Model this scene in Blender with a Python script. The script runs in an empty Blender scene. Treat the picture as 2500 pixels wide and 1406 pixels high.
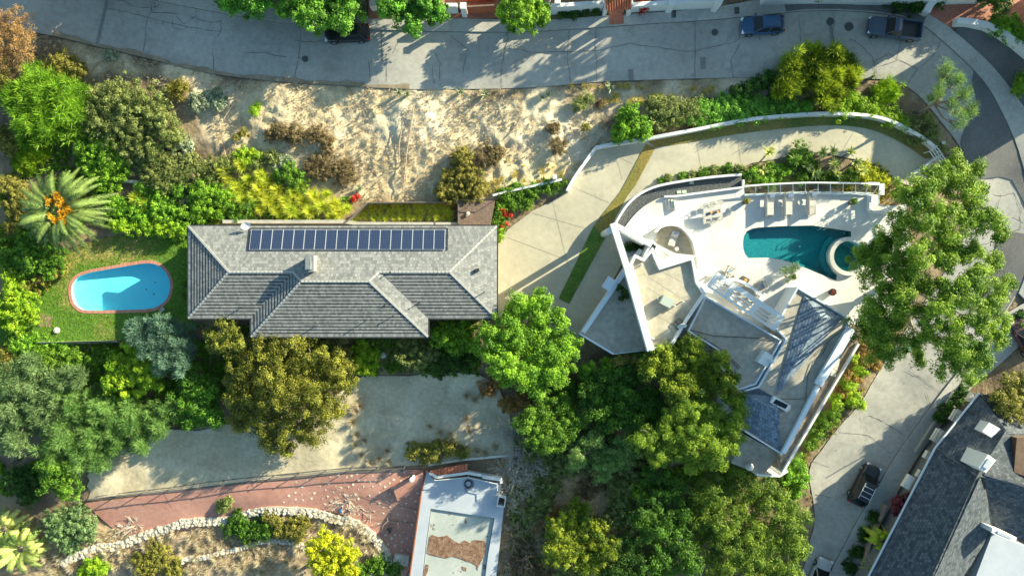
import bpy, math, random
import numpy as np
from mathutils import Vector, Matrix
from mathutils.geometry import delaunay_2d_cdt
R = math.radians
S = bpy.context.scene
C = S.collection
# ---------------------------------------------------------------- camera, sky, sun, exposure
F, H = 1667.0, 70.0            # focal length in photo pixels, camera height above the upper street
cam = bpy.data.cameras.new('camera'); cam_o = bpy.data.objects.new('camera', cam); C.objects.link(cam_o)
cam.sensor_width = 36; cam.lens = 24.0; cam.clip_end = 3000; cam.clip_start = 1
cam_o.location = (0, 0, H); S.camera = cam_o
S.render.resolution_x = 1024; S.render.resolution_y = 575
SUN_EL, SUN_AZ = R(19.5), R(58.8)
w = bpy.data.worlds.new('World'); S.world = w; w.use_nodes = True
nt = w.node_tree; bg = nt.nodes['Background']
sky = nt.nodes.new('ShaderNodeTexSky'); sky.sky_type = 'NISHITA'; sky.sun_disc = False
sky.sun_elevation = SUN_EL; sky.sun_rotation = SUN_AZ
tg = nt.nodes.new('ShaderNodeMix'); tg.data_type = 'RGBA'; tg.blend_type = 'MULTIPLY'; tg.inputs[0].default_value = 1; tg.inputs[7].default_value = (.82, 1.0, .95, 1)   # the clear teal-blue sky light of the photograph
nt.links.new(sky.outputs[0], tg.inputs[6]); nt.links.new(tg.outputs[2], bg.inputs[0]); bg.inputs[1].default_value = 0.095
sl = bpy.data.lights.new('sun', 'SUN'); so = bpy.data.objects.new('sun', sl); C.objects.link(so)
sl.energy = 5.0; sl.angle = R(0.5); sl.color = (1.0, 0.925, 0.66)
SV = Vector((math.sin(SUN_AZ)*math.cos(SUN_EL), math.cos(SUN_AZ)*math.cos(SUN_EL), math.sin(SUN_EL)))
so.rotation_euler = SV.to_track_quat('Z', 'Y').to_euler(); so.location = SV*200
S.view_settings.view_transform = 'Standard'; S.view_settings.look = 'None'
S.view_settings.exposure = 1.5; S.view_settings.gamma = 1.0

# ---------------------------------------------------------------- helpers
def tag(o, label=None, cat=None, group=None, kind=None):
    if label: o['label'] = label
    if cat: o['category'] = cat
    if group: o['group'] = group
    if kind: o['kind'] = kind
    return o
def empty(name, loc, rz=0, label=None, cat=None, group=None):
    o = bpy.data.objects.new(name, None); C.objects.link(o)
    o.location = loc; o.rotation_euler = (0, 0, rz); o.empty_display_size = .3
    return tag(o, label, cat, group)
def base_of(o):
    v = Vector((0, 0, 0))
    while o: v = v + Vector(o.location); o = o.parent
    return v
def link_mesh(name, me, m, parent=None):
    o = bpy.data.objects.new(name, me); C.objects.link(o)
    if m: me.materials.append(m)
    o.parent = parent
    return o
def copy_tree(o, parent=None):
    c = o.copy(); C.objects.link(c); c.parent = parent
    for ch in list(o.children): copy_tree(ch, c)
    return c
class MB:
    def __init__(s): s.v = []; s.f = []; s.uv = []
    def face(s, pts, uv=None):
        n = len(s.v); s.v += [tuple(p) for p in pts]; s.f.append(list(range(n, n+len(pts))))
        s.uv.append(uv or [(p[0], p[1]) for p in pts]); return s
    def prism(s, poly, z0, z1):             # poly: world xy list; z1 on top
        a = sum(poly[i][0]*poly[(i+1) % len(poly)][1]-poly[(i+1) % len(poly)][0]*poly[i][1] for i in range(len(poly)))
        if a < 0: poly = poly[::-1]
        n = len(poly)
        s.face([(p[0], p[1], z1) for p in poly])
        s.face([(p[0], p[1], z0) for p in poly][::-1])
        for i in range(n):
            p, q = poly[i], poly[(i+1) % n]
            s.face([(p[0], p[1], z0), (q[0], q[1], z0), (q[0], q[1], z1), (p[0], p[1], z1)])
        return s
    def box(s, c, size, rz=0, z0=None):     # c = centre xy, z0 bottom
        hx, hy = size[0]/2, size[1]/2; ca, sa = math.cos(rz), math.sin(rz)
        zb = c[2]-size[2]/2 if z0 is None else z0
        return s.prism([(c[0]+x*ca-y*sa, c[1]+x*sa+y*ca) for x, y in ((-hx, -hy), (hx, -hy), (hx, hy), (-hx, hy))], zb, zb+size[2])
    def bar(s, a, b, wd, ht):               # box beam between two 3D points (top centre line)
        a = Vector(a); b = Vector(b); d = (b-a); n = Vector((-d.y, d.x, 0))
        n = n.normalized()*wd/2 if n.length > 1e-6 else Vector((wd/2, 0, 0)); up = Vector((0, 0, ht))
        q = [a-n-up, b-n-up, b+n-up, a+n-up, a-n, b-n, b+n, a+n]
        for f in ((0, 3, 2, 1), (4, 5, 6, 7), (0, 1, 5, 4), (2, 3, 7, 6), (1, 2, 6, 5), (3, 0, 4, 7)): s.face([q[i] for i in f])
        return s
    def wall(s, pts, th, z0, z1, closed=False):   # mitred wall along world xy polyline; z may be funcs
        P = [Vector((p[0], p[1])) for p in pts]; n = len(P); L = []; Rr = []
        for i in range(n):
            a = P[i-1] if (i > 0 or closed) else None; b = P[(i+1) % n] if (i < n-1 or closed) else None
            d1 = (P[i]-a).normalized() if a is not None else None; d2 = (b-P[i]).normalized() if b is not None else None
            if d1 is None: d1 = d2
            if d2 is None: d2 = d1
            t = (d1+d2).normalized(); m = Vector((-t.y, t.x)); k = th/2/max(.4, m.dot(Vector((-d1.y, d1.x))))
            L.append(P[i]+m*k); Rr.append(P[i]-m*k)
        f0 = z0 if callable(z0) else (lambda x, y: z0); f1 = z1 if callable(z1) else (lambda x, y: z1)
        def q(p, top): return (p.x, p.y, f1(p.x, p.y) if top else f0(p.x, p.y))
        for i in range(n if closed else n-1):
            j = (i+1) % n
            s.face([q(L[i], 1), q(Rr[i], 1), q(Rr[j], 1), q(L[j], 1)])
            s.face([q(L[i], 0), q(L[i], 1), q(L[j], 1), q(L[j], 0)])
            s.face([q(Rr[j], 0), q(Rr[j], 1), q(Rr[i], 1), q(Rr[i], 0)])
        if not closed:
            s.face([q(L[0], 0), q(Rr[0], 0), q(Rr[0], 1), q(L[0], 1)]); s.face([q(Rr[-1], 0), q(L[-1], 0), q(L[-1], 1), q(Rr[-1], 1)])
        return s
    def tube(s, pts, r0, r1=None, n=6, cap=True):
        r1 = r0 if r1 is None else r1; P = [Vector(p) for p in pts]; rings = []
        for i, p in enumerate(P):
            d = (P[min(i+1, len(P)-1)]-P[max(i-1, 0)]).normalized()
            a = d.orthogonal().normalized() if abs(d.z) > .95 else d.cross(Vector((0, 0, 1))).normalized(); b = d.cross(a)
            r = r0+(r1-r0)*i/(len(P)-1)
            rings.append([p+(a*math.cos(2*math.pi*k/n)+b*math.sin(2*math.pi*k/n))*r for k in range(n)])
        for i in range(len(P)-1):
            for k in range(n):
                m = (k+1) % n; s.face([rings[i][k], rings[i+1][k], rings[i+1][m], rings[i][m]])
        if cap: s.face(rings[-1][::-1]); s.face(rings[0])
        return s
    def lathe(s, c, prof, n=16):            # prof: (r, z) list upwards
        for (ra, za), (rb, zb) in zip(prof, prof[1:]):
            for k in range(n):
                a0, a1 = 2*math.pi*k/n, 2*math.pi*(k+1)/n
                s.face([(c[0]+ra*math.cos(a0), c[1]+ra*math.sin(a0), c[2]+za), (c[0]+ra*math.cos(a1), c[1]+ra*math.sin(a1), c[2]+za),
                        (c[0]+rb*math.cos(a1), c[1]+rb*math.sin(a1), c[2]+zb), (c[0]+rb*math.cos(a0), c[1]+rb*math.sin(a0), c[2]+zb)])
        return s
    def slope(s, poly, e, course=.33, lift=.045, gap=0):     # stepped tile courses on a roof plane; e = eave direction
        P = [Vector(p) for p in poly]; nrm = Vector((0, 0, 0))
        for i in range(len(P)): nrm += P[i].cross(P[(i+1) % len(P)])
        nrm.normalize()
        if nrm.z < 0: nrm = -nrm; P = P[::-1]
        e = Vector(e).normalized(); u = nrm.cross(e)
        if u.z < 0: u = -u
        u.normalize(); e = (e-nrm*e.dot(nrm)).normalized(); o = min(P, key=lambda p: (p-Vector((0, 0, 0))).dot(u))
        Q = [((p-o).dot(e), (p-o).dot(u)) for p in P]; tmax = max(q[1] for q in Q)
        def clip(Q, t, keep_above):
            out = []
            for i in range(len(Q)):
                a, b = Q[i], Q[(i+1) % len(Q)]; ia = (a[1] >= t) == keep_above or abs(a[1]-t) < 1e-9; ib = (b[1] >= t) == keep_above or abs(b[1]-t) < 1e-9
                if ia: out.append(a)
                if ia != ib and abs(b[1]-a[1]) > 1e-9:
                    k = (t-a[1])/(b[1]-a[1]); out.append((a[0]+(b[0]-a[0])*k, t))
            return out
        k = 0
        while k*course < tmax-1e-4:
            t0, t1 = k*course, min((k+1)*course, tmax); t0 += gap if k else 0; B = clip(clip(Q, t0, True), t1, False); k += 1
            B = [B[i] for i in range(len(B)) if (abs(B[i][0]-B[i-1][0])+abs(B[i][1]-B[i-1][1])) > 1e-6]
            if len(B) < 3: continue
            def p3(q, off): return o+e*q[0]+u*q[1]+nrm*off
            s.face([p3(q, lift*(1-(q[1]-t0)/course)+.002) for q in B], [q for q in B])
            lo = [q for q in B if abs(q[1]-t0) < 1e-5]
            if len(lo) >= 2:
                a = min(lo); b = max(lo)
                s.face([p3(a, -.1), p3(b, -.1), p3(b, lift+.002), p3(a, lift+.002)], [(a[0], a[1]-.01), (b[0], b[1]-.01), b, a])
        return s
    def build(s, name, m, parent=None, smooth=False):
        me = bpy.data.meshes.new(name); b = base_of(parent) if parent else Vector((0, 0, 0))
        me.from_pydata([(p[0]-b.x, p[1]-b.y, p[2]-b.z) for p in s.v], [], s.f)
        uvl = me.uv_layers.new(name='uv'); uvl.data.foreach_set('uv', [c for f in s.uv for q in f for c in q])
        if smooth:
            me.polygons.foreach_set('use_smooth', [True]*len(me.polygons))
        me.update()
        return link_mesh(name, me, m, parent)
# value noise
_rs = np.random.RandomState(7); _T = _rs.rand(256, 256)
def vnoise(x, y, s=1.0, o=0):
    x = np.asarray(x)*s+o*17.3; y = np.asarray(y)*s+o*9.1
    xi = np.floor(x).astype(int); yi = np.floor(y).astype(int); fx = x-xi; fy = y-yi
    fx = fx*fx*(3-2*fx); fy = fy*fy*(3-2*fy)
    a = _T[xi % 256, yi % 256]; b = _T[(xi+1) % 256, yi % 256]; c = _T[xi % 256, (yi+1) % 256]; d = _T[(xi+1) % 256, (yi+1) % 256]
    return (a*(1-fx)+b*fx)*(1-fy)+(c*(1-fx)+d*fx)*fy-.5
def fbm(x, y, s, n=4, o=0): return sum(vnoise(x, y, s*2**i, o+i)*.5**i for i in range(n))
def inside(x, y, poly):
    x = np.asarray(x); y = np.asarray(y); r = np.zeros(x.shape, bool); n = len(poly)
    for i in range(n):
        x0, y0 = poly[i]; x1, y1 = poly[i-1]
        if y0 == y1: continue
        r ^= ((y0 > y) != (y1 > y)) & (x < (x1-x0)*(y-y0)/(y1-y0)+x0)
    return r
def dist_poly(x, y, poly, closed=True):
    d = np.full(np.shape(x), 1e9)
    for i in range(0 if closed else 1, len(poly)):
        x0, y0 = poly[i-1]; x1, y1 = poly[i]; dx, dy = x1-x0, y1-y0; L = dx*dx+dy*dy+1e-9
        t = np.clip(((x-x0)*dx+(y-y0)*dy)/L, 0, 1); d = np.minimum(d, np.hypot(x-x0-t*dx, y-y0-t*dy))
    return d
def W(px, py, z=0.0): k = (H-z)/F; return Vector(((px-1250)*k, (703-py)*k, z))
def W2(px, py, z=0.0): v = W(px, py, z); return (v.x, v.y)
# heights of the land at places seen in the photograph
CT = [(-200,20,-1.2),(0,60,-1),(200,60,-.7),(400,90,-.5),(700,130,-.3),(1000,150,0),(1300,140,0),(1600,120,0),(1900,110,0),(2150,110,-.1),(2300,170,-.4),
 (2400,270,-.9),(2440,370,-1.4),(2450,480,-2),(2430,580,-2.6),(2380,690,-3.2),(2320,780,-3.7),(2260,870,-4.2),(2180,970,-4.7),(2120,1060,-5.1),(2050,1180,-5.6),(2020,1300,-6.1),(1980,1406,-6.6),(1930,1550,-7.2),
 (0,-100,0),(500,-50,.1),(1000,-50,.3),(1500,-50,.3),(2000,-50,.3),(2400,0,.2),(2550,150,0),(2600,350,-.8),(2650,600,-2.2),(2600,900,-4),(2500,800,-3.8),
 (1000,225,-.15),(1300,225,-.15),(1600,210,-.15),(1900,200,-.2),(700,215,-.4),(500,200,-.6),(300,150,-.8),
 (500,320,-1.1),(800,330,-.8),(1100,330,-.8),(1350,300,-.7),(1600,270,-.5),(1850,250,-.4),(2050,250,-.4),(2200,270,-.7),
 (500,430,-1.5),(800,440,-1.3),(1100,450,-1.3),(1350,420,-1.2),(200,300,-1.4),(0,300,-1.6),(50,450,-1.9),(200,480,-1.9),
 (900,520,-1.5),(600,530,-1.5),(300,560,-1.7),(100,600,-1.8),
 (1250,600,-1.6),(1350,600,-1.6),(1300,700,-1.7),(1420,520,-1.5),(1500,450,-1.3),(1460,380,-1.2),(1600,400,-1.1),(1800,360,-.9),(2000,340,-.8),(2150,360,-.9),(2250,410,-1.2),(2330,430,-1.4),
 (1450,650,-1.7),(1400,760,-1.9),(1700,330,-.95),(1900,300,-.85),(2100,300,-.85),(2260,360,-1.1),(2000,410,-.9),(2150,450,-1.2),
 (500,700,-1.7),(900,700,-1.7),(1150,700,-1.7),(800,850,-2),(1100,850,-2),
 (100,870,-2.4),(300,900,-3),(500,950,-3.4),(100,1050,-3.5),(250,1150,-3.7),(100,1250,-4.3),(600,1130,-3.7),(900,1100,-3.6),(900,980,-3.3),(1100,1000,-3.3),
 (1300,960,-3.1),(1300,1060,-3.4),(1450,950,-3),(1600,1000,-3.2),(1500,1200,-3.4),(1700,1200,-4),(1350,1300,-4),(1600,1406,-4.6),(1850,1300,-5),(1850,1160,-4.6),
 (1300,1150,-3.8),(1280,1400,-4.6),(2090,900,-4.1),(2040,1000,-4.7),(1990,1080,-5),(1960,1130,-5.2),
 (300,1350,-4.8),(600,1350,-5),(900,1350,-4.9),(300,1500,-7),(900,1500,-7),(1500,1500,-7.2),
 (2300,1100,-5.2),(2400,1000,-5),(2500,1200,-5.2),(2300,1350,-5.8),(2500,1450,-6),(2600,1200,-5.4),(-200,800,-2.6),(-200,1300,-5.5),(-200,400,-1.9)]
_cw = np.array([W(*c) for c in CT])
def hbase(x, y):
    x = np.asarray(x, float); y = np.asarray(y, float)
    if x.size < 400:
        q = 1/((x[..., None]-_cw[:, 0])**2+(y[..., None]-_cw[:, 1])**2+4.0)**2; return (q*_cw[:, 2]).sum(-1)/q.sum(-1)
    num = np.zeros(x.shape); den = np.zeros(x.shape)
    for cx, cy, cz in _cw:
        q = 1/((x-cx)**2+(y-cy)**2+4.0)**2; num += q*cz; den += q
    return num/den
PADS = []   # (world polygon, z)
def hgt(x, y):
    h = hbase(x, y)
    for poly, z in PADS: h = np.where(inside(x, y, poly), z, h)
    return h
def h1(x, y): return float(hgt(np.array([x]), np.array([y]))[0])
def G(px, py, up=0.0):
    z = -1.5
    for _ in range(6): v = W(px, py, z+up); z = h1(v.x, v.y)
    return Vector((v.x, v.y, z))
def G2(px, py): v = G(px, py); return (v.x, v.y)
def pxpoly(pts, z=None): return [G2(*p) if z is None else W2(p[0], p[1], z) for p in pts]
def smooth(pts, k=4, closed=False):      # Catmull-Rom
    P = [np.array(p, float) for p in pts]; n = len(P); out = []
    for i in range(n if closed else n-1):
        a = P[i-1] if (i > 0 or closed) else P[0]; b = P[i]; c = P[(i+1) % n]; d = P[(i+2) % n] if (closed or i+2 < n) else P[-1]
        for j in range(k):
            t = j/k; out.append(tuple(.5*((2*b)+(-a+c)*t+(2*a-5*b+4*c-d)*t*t+(-a+3*b-3*c+d)*t**3)))
    if not closed: out.append(tuple(P[-1]))
    return out
SHEETS = []
def sheet(name, poly, m, zf, holes=(), res=1.5, skirt=.3, kind='structure', lower=True, parent=None):
    """paving laid on the land: world polygon, triangulated, z = zf(x, y), with a skirt round its edge"""
    ring = []
    for i in range(len(poly)):
        a = Vector(poly[i]); b = Vector(poly[(i+1) % len(poly)]); k = max(1, int((b-a).length/res))
        ring += [a+(b-a)*j/k for j in range(k)]
    pts = list(ring); edges = [(i, (i+1) % len(ring)) for i in range(len(ring))]
    for hp in holes:
        o = len(pts); pts += [Vector(p) for p in hp]; edges += [(o+i, o+(i+1) % len(hp)) for i in range(len(hp))]
    xs = [p[0] for p in poly]; ys = [p[1] for p in poly]
    gx, gy = np.meshgrid(np.arange(min(xs), max(xs), res), np.arange(min(ys), max(ys), res)); gx = gx.ravel()+.03; gy = gy.ravel()+.03
    rp = [tuple(p) for p in ring]; ok = inside(gx, gy, rp) & (dist_poly(gx, gy, rp) > res*.4)
    for hp in holes: ok &= ~inside(gx, gy, hp) & (dist_poly(gx, gy, hp) > res*.3)
    pts += [Vector((a, b)) for a, b in zip(gx[ok], gy[ok])]
    V, E, Fc, *_ = delaunay_2d_cdt(pts, edges, [], 0, 1e-5)
    V = np.array([(v.x, v.y) for v in V]); T = np.array([f for f in Fc if len(f) == 3]); cen = V[T].mean(1)
    keep = inside(cen[:, 0], cen[:, 1], rp)
    for hp in holes: keep &= ~inside(cen[:, 0], cen[:, 1], hp)
    T = T[keep]; z = zf(V[:, 0], V[:, 1]); mb = MB(); mb.v = [(a, b, c) for (a, b), c in zip(V, z)]
    for t in T:
        a, b, c = V[t[0]], V[t[1]], V[t[2]]
        if (b[0]-a[0])*(c[1]-a[1])-(b[1]-a[1])*(c[0]-a[0]) < 0: t = t[::-1]
        mb.f.append([int(i) for i in t]); mb.uv.append([tuple(V[i]) for i in t])
    for rg in [rp]+list(holes):
        A = np.array(rg); za = zf(A[:, 0], A[:, 1])
        for i in range(len(A)):
            j = (i+1) % len(A); mb.face([(A[i][0], A[i][1], za[i]), (A[j][0], A[j][1], za[j]), (A[j][0], A[j][1], za[j]-skirt), (A[i][0], A[i][1], za[i]-skirt)])
    o = mb.build(name, m, parent); o.data.polygons.foreach_set('use_smooth', [len(f) == 3 for f in mb.f])
    if kind and parent is None: o['kind'] = kind
    if lower: SHEETS.append(rp)
    return o
# ---------------------------------------------------------------- materials
def mat(name, c1, c2=None, rough=.8, ns=1.0, detail=6, lo=.35, hi=.65, fine=0, fs=12, bump=0, bs=8, spec=.5, metal=0, coord='Object'):
    m = bpy.data.materials.new(name); m.use_nodes = True; N = m.node_tree.nodes; L = m.node_tree.links; b = N['Principled BSDF']
    b.inputs['Roughness'].default_value = rough; b.inputs['Specular IOR Level'].default_value = spec; b.inputs['Metallic'].default_value = metal
    b.inputs['Base Color'].default_value = (*c1, 1)
    tc = N.new('ShaderNodeTexCoord'); co = tc.outputs[coord]; out = None
    if c2:
        n = N.new('ShaderNodeTexNoise'); n.inputs['Scale'].default_value = ns; n.inputs['Detail'].default_value = detail; n.inputs['Roughness'].default_value = .6; L.new(co, n.inputs['Vector'])
        r = N.new('ShaderNodeValToRGB'); r.color_ramp.elements[0].position = lo; r.color_ramp.elements[1].position = hi
        r.color_ramp.elements[0].color = (*c1, 1); r.color_ramp.elements[1].color = (*c2, 1); L.new(n.outputs[0], r.inputs[0]); out = r.outputs[0]
    if fine:
        n = N.new('ShaderNodeTexNoise'); n.inputs['Scale'].default_value = fs; n.inputs['Detail'].default_value = 4; L.new(co, n.inputs['Vector'])
        mr = N.new('ShaderNodeMapRange'); mr.inputs[1].default_value = .3; mr.inputs[2].default_value = .7; mr.inputs[3].default_value = 1-fine; mr.inputs[4].default_value = 1+fine; L.new(n.outputs[0], mr.inputs[0])
        mx = N.new('ShaderNodeMix'); mx.data_type = 'RGBA'; mx.blend_type = 'MULTIPLY'; mx.inputs[0].default_value = 1
        if out: L.new(out, mx.inputs[6])
        else: mx.inputs[6].default_value = (*c1, 1)
        cc = N.new('ShaderNodeCombineColor'); [L.new(mr.outputs[0], cc.inputs[i]) for i in range(3)]; L.new(cc.outputs[0], mx.inputs[7]); out = mx.outputs[2]
    if out: L.new(out, b.inputs['Base Color'])
    if bump:
        n = N.new('ShaderNodeTexNoise'); n.inputs['Scale'].default_value = bs; n.inputs['Detail'].default_value = 6; L.new(co, n.inputs['Vector'])
        bp = N.new('ShaderNodeBump'); bp.inputs['Strength'].default_value = 1; bp.inputs['Distance'].default_value = bump; L.new(n.outputs[0], bp.inputs['Height']); L.new(bp.outputs[0], b.inputs['Normal'])
    return m
def mix_color(m, fac_build, col):
    """lay one more colour over the base colour of m where fac_build's output is 1"""
    N = m.node_tree.nodes; L = m.node_tree.links; b = N['Principled BSDF']; src = b.inputs['Base Color']
    mx = N.new('ShaderNodeMix'); mx.data_type = 'RGBA'
    if src.links: L.new(src.links[0].from_socket, mx.inputs[6])
    else: mx.inputs[6].default_value = src.default_value
    mx.inputs[7].default_value = (*col, 1); L.new(fac_build(N, L), mx.inputs[0]); L.new(mx.outputs[2], src)
def crack_fac(scale, width, strength=.8, warp=.6, mask=.5):
    def f(N, L):
        tc = N.new('ShaderNodeTexCoord'); nz = N.new('ShaderNodeTexNoise'); nz.inputs['Scale'].default_value = scale*2.5; L.new(tc.outputs['Object'], nz.inputs['Vector'])
        va = N.new('ShaderNodeVectorMath'); va.operation = 'MULTIPLY_ADD'; L.new(nz.outputs['Color'], va.inputs[0]); va.inputs[1].default_value = (warp/scale*.5,)*3; L.new(tc.outputs['Object'], va.inputs[2])
        v = N.new('ShaderNodeTexVoronoi'); v.feature = 'DISTANCE_TO_EDGE'; v.inputs['Scale'].default_value = scale; L.new(va.outputs[0], v.inputs['Vector'])
        r = N.new('ShaderNodeMapRange'); r.inputs[1].default_value = 0; r.inputs[2].default_value = width; r.inputs[3].default_value = strength; r.inputs[4].default_value = 0; L.new(v.outputs['Distance'], r.inputs[0])
        n2 = N.new('ShaderNodeTexNoise'); n2.inputs['Scale'].default_value = scale*.8; L.new(tc.outputs['Object'], n2.inputs['Vector'])
        r2 = N.new('ShaderNodeMapRange'); r2.inputs[1].default_value = mask; r2.inputs[2].default_value = mask+.08; L.new(n2.outputs[0], r2.inputs[0])
        mu = N.new('ShaderNodeMath'); mu.operation = 'MULTIPLY'; L.new(r.outputs[0], mu.inputs[0]); L.new(r2.outputs[0], mu.inputs[1]); return mu.outputs[0]
    return f
def brick_mat(name, c1, c2, mortar, bw, rh, ms=.01, rough=.8, fine=.15, coord='UV', offset=.5, bump=0, fs=10):
    m = mat(name, c1, None, rough, fine=0, bump=bump); N = m.node_tree.nodes; L = m.node_tree.links; b = N['Principled BSDF']
    tc = N.new('ShaderNodeTexCoord'); t = N.new('ShaderNodeTexBrick'); L.new(tc.outputs[coord], t.inputs['Vector'])
    t.inputs['Scale'].default_value = 1; t.inputs['Brick Width'].default_value = bw; t.inputs['Row Height'].default_value = rh; t.inputs['Mortar Size'].default_value = ms; t.offset = offset
    t.inputs['Color1'].default_value = (*c1, 1); t.inputs['Color2'].default_value = (*c2, 1); t.inputs['Mortar'].default_value = (*mortar, 1); t.inputs['Bias'].default_value = 0
    n = N.new('ShaderNodeTexNoise'); n.inputs['Scale'].default_value = fs; n.inputs['Detail'].default_value = 5; L.new(tc.outputs['Object'], n.inputs['Vector'])
    mr = N.new('ShaderNodeMapRange'); mr.inputs[1].default_value = .3; mr.inputs[2].default_value = .7; mr.inputs[3].default_value = 1-fine; mr.inputs[4].default_value = 1+fine; L.new(n.outputs[0], mr.inputs[0])
    mx = N.new('ShaderNodeMix'); mx.data_type = 'RGBA'; mx.blend_type = 'MULTIPLY'; mx.inputs[0].default_value = 1; L.new(t.outputs[0], mx.inputs[6])
    cc = N.new('ShaderNodeCombineColor'); [L.new(mr.outputs[0], cc.inputs[i]) for i in range(3)]; L.new(cc.outputs[0], mx.inputs[7]); L.new(mx.outputs[2], b.inputs['Base Color'])
    return m
def leafmat(name, dark, light, trans=.3, rough=.55, hue=.008):
    light = tuple(min(.85, c*1.5) for c in light); dark = tuple(c*1.1 for c in dark)
    m = bpy.data.materials.new(name); m.use_nodes = True; N = m.node_tree.nodes; L = m.node_tree.links; b = N['Principled BSDF']; outn = N['Material Output']
    at = N.new('ShaderNodeAttribute'); at.attribute_name = 'tint'; r = N.new('ShaderNodeValToRGB')
    r.color_ramp.elements[0].color = (*dark, 1); r.color_ramp.elements[1].color = (*light, 1); r.color_ramp.elements[0].position = .15; r.color_ramp.elements[1].position = .9
    L.new(at.outputs['Fac'], r.inputs[0])
    oi = N.new('ShaderNodeObjectInfo'); hs = N.new('ShaderNodeHueSaturation'); mr = N.new('ShaderNodeMapRange'); mr.inputs[3].default_value = .5-hue; mr.inputs[4].default_value = .5+hue
    L.new(oi.outputs['Random'], mr.inputs[0]); L.new(mr.outputs[0], hs.inputs['Hue']); L.new(r.outputs[0], hs.inputs['Color'])
    L.new(hs.outputs[0], b.inputs['Base Color']); b.inputs['Roughness'].default_value = rough; b.inputs['Specular IOR Level'].default_value = .25
    t = N.new('ShaderNodeBsdfTranslucent'); L.new(hs.outputs[0], t.inputs[0]); mx = N.new('ShaderNodeMixShader'); mx.inputs[0].default_value = trans
    L.new(b.outputs[0], mx.inputs[1]); L.new(t.outputs[0], mx.inputs[2]); L.new(mx.outputs[0], outn.inputs[0])
    return m
def watermat(name, tint, ior=1.33, bump=.02, bs=2.5):
    m = bpy.data.materials.new(name); m.use_nodes = True; N = m.node_tree.nodes; L = m.node_tree.links; N.remove(N['Principled BSDF']); outn = N['Material Output']
    t = N.new('ShaderNodeBsdfTransparent'); t.inputs[0].default_value = (*tint, 1); g = N.new('ShaderNodeBsdfGlossy'); g.inputs['Roughness'].default_value = .03
    fr = N.new('ShaderNodeLayerWeight'); fr.inputs[0].default_value = .04; mx = N.new('ShaderNodeMixShader'); mx.inputs[0].default_value = .05; L.new(t.outputs[0], mx.inputs[1]); L.new(g.outputs[0], mx.inputs[2])
    tc = N.new('ShaderNodeTexCoord'); n = N.new('ShaderNodeTexNoise'); n.inputs['Scale'].default_value = bs; n.inputs['Detail'].default_value = 3; L.new(tc.outputs['Object'], n.inputs['Vector'])
    bp = N.new('ShaderNodeBump'); bp.inputs['Distance'].default_value = bump; L.new(n.outputs[0], bp.inputs['Height']); L.new(bp.outputs[0], g.inputs['Normal']); L.new(bp.outputs[0], fr.inputs['Normal'])
    L.new(mx.outputs[0], outn.inputs[0]); return m
M = {}
M['white'] = mat('white_stucco', (.68, .68, .67), (.6, .6, .58), .7, .6, fine=.04, bump=.004, bs=20)
M['whitepaint'] = mat('white_paint', (.66, .66, .65), None, .45)
M['terrace'] = mat('white_terrace_plaster', (.60, .585, .55), (.47, .44, .385), .75, .16, lo=.5, hi=.72, fine=.05, fs=1.5)
M['road'] = mat('worn_concrete_road', (.32, .305, .27), (.42, .40, .355), .85, .13, lo=.35, hi=.7, fine=.1, fs=2.2, bump=.006, bs=14)
mix_color(M['road'], crack_fac(.14, .004, .45, 1.2, .52), (.12, .115, .1))
def stain_fac(scale, lo, hi, k):
    def f(N, L):
        tc = N.new('ShaderNodeTexCoord'); n = N.new('ShaderNodeTexNoise'); n.inputs['Scale'].default_value = scale; n.inputs['Detail'].default_value = 9; n.inputs['Roughness'].default_value = .68; n.inputs['Distortion'].default_value = .6; L.new(tc.outputs['Object'], n.inputs[0])
        r = N.new('ShaderNodeMapRange'); r.inputs[1].default_value = lo; r.inputs[2].default_value = hi; r.inputs[4].default_value = k; L.new(n.outputs[0], r.inputs[0]); return r.outputs[0]
    return f
mix_color(M['road'], stain_fac(.35, .52, .66, .45), (.19, .185, .165)); mix_color(M['road'], stain_fac(1.7, .62, .68, .5), (.12, .115, .1))
M['asphalt'] = mat('dark_asphalt', (.10, .10, .10), (.15, .145, .14), .9, .3, fine=.2, fs=9, bump=.01, bs=20)
mix_color(M['asphalt'], crack_fac(.2, .006, .6, 1.2, .5), (.03, .03, .03))
M['drive'] = mat('driveway_concrete', (.40, .36, .265), (.51, .465, .35), .8, .18, lo=.3, hi=.7, fine=.07, fs=2, bump=.004, bs=12)
mix_color(M['drive'], crack_fac(.1, .003, .4, .8, .5), (.2, .18, .13))
mix_color(M['drive'], stain_fac(.3, .52, .7, .4), (.27, .245, .18)); mix_color(M['drive'], stain_fac(1.4, .64, .72, .4), (.22, .2, .15))
M['walk'] = mat('sidewalk_concrete', (.34, .33, .30), (.44, .42, .38), .85, .3, fine=.1, fs=3, bump=.005, bs=14)
M['plaster_ground'] = mat('pale_packed_ground', (.43, .36, .24), (.56, .49, .35), .95, .3, lo=.35, hi=.65, fine=.14, fs=2.5, bump=.05, bs=1.6)
mix_color(M['walk'], stain_fac(.8, .54, .7, .4), (.2, .195, .18)); mix_color(M['plaster_ground'], stain_fac(.5, .53, .66, .5), (.30, .25, .17)); mix_color(M['terrace'], stain_fac(.22, .54, .75, .3), (.40, .37, .31))
M['redpatio'] = mat('red_concrete_patio', (.40, .19, .145), (.48, .25, .19), .85, .25, fine=.12, fs=2.5)
M['crack'] = mat('dark_crack', (.10, .09, .08), None, .95)
M['steel'] = mat('grey_iron', (.10, .09, .085), (.16, .14, .12), .7, 6)
M['joint'] = mat('faint_joint', (.36, .33, .25), None, .9)
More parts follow.
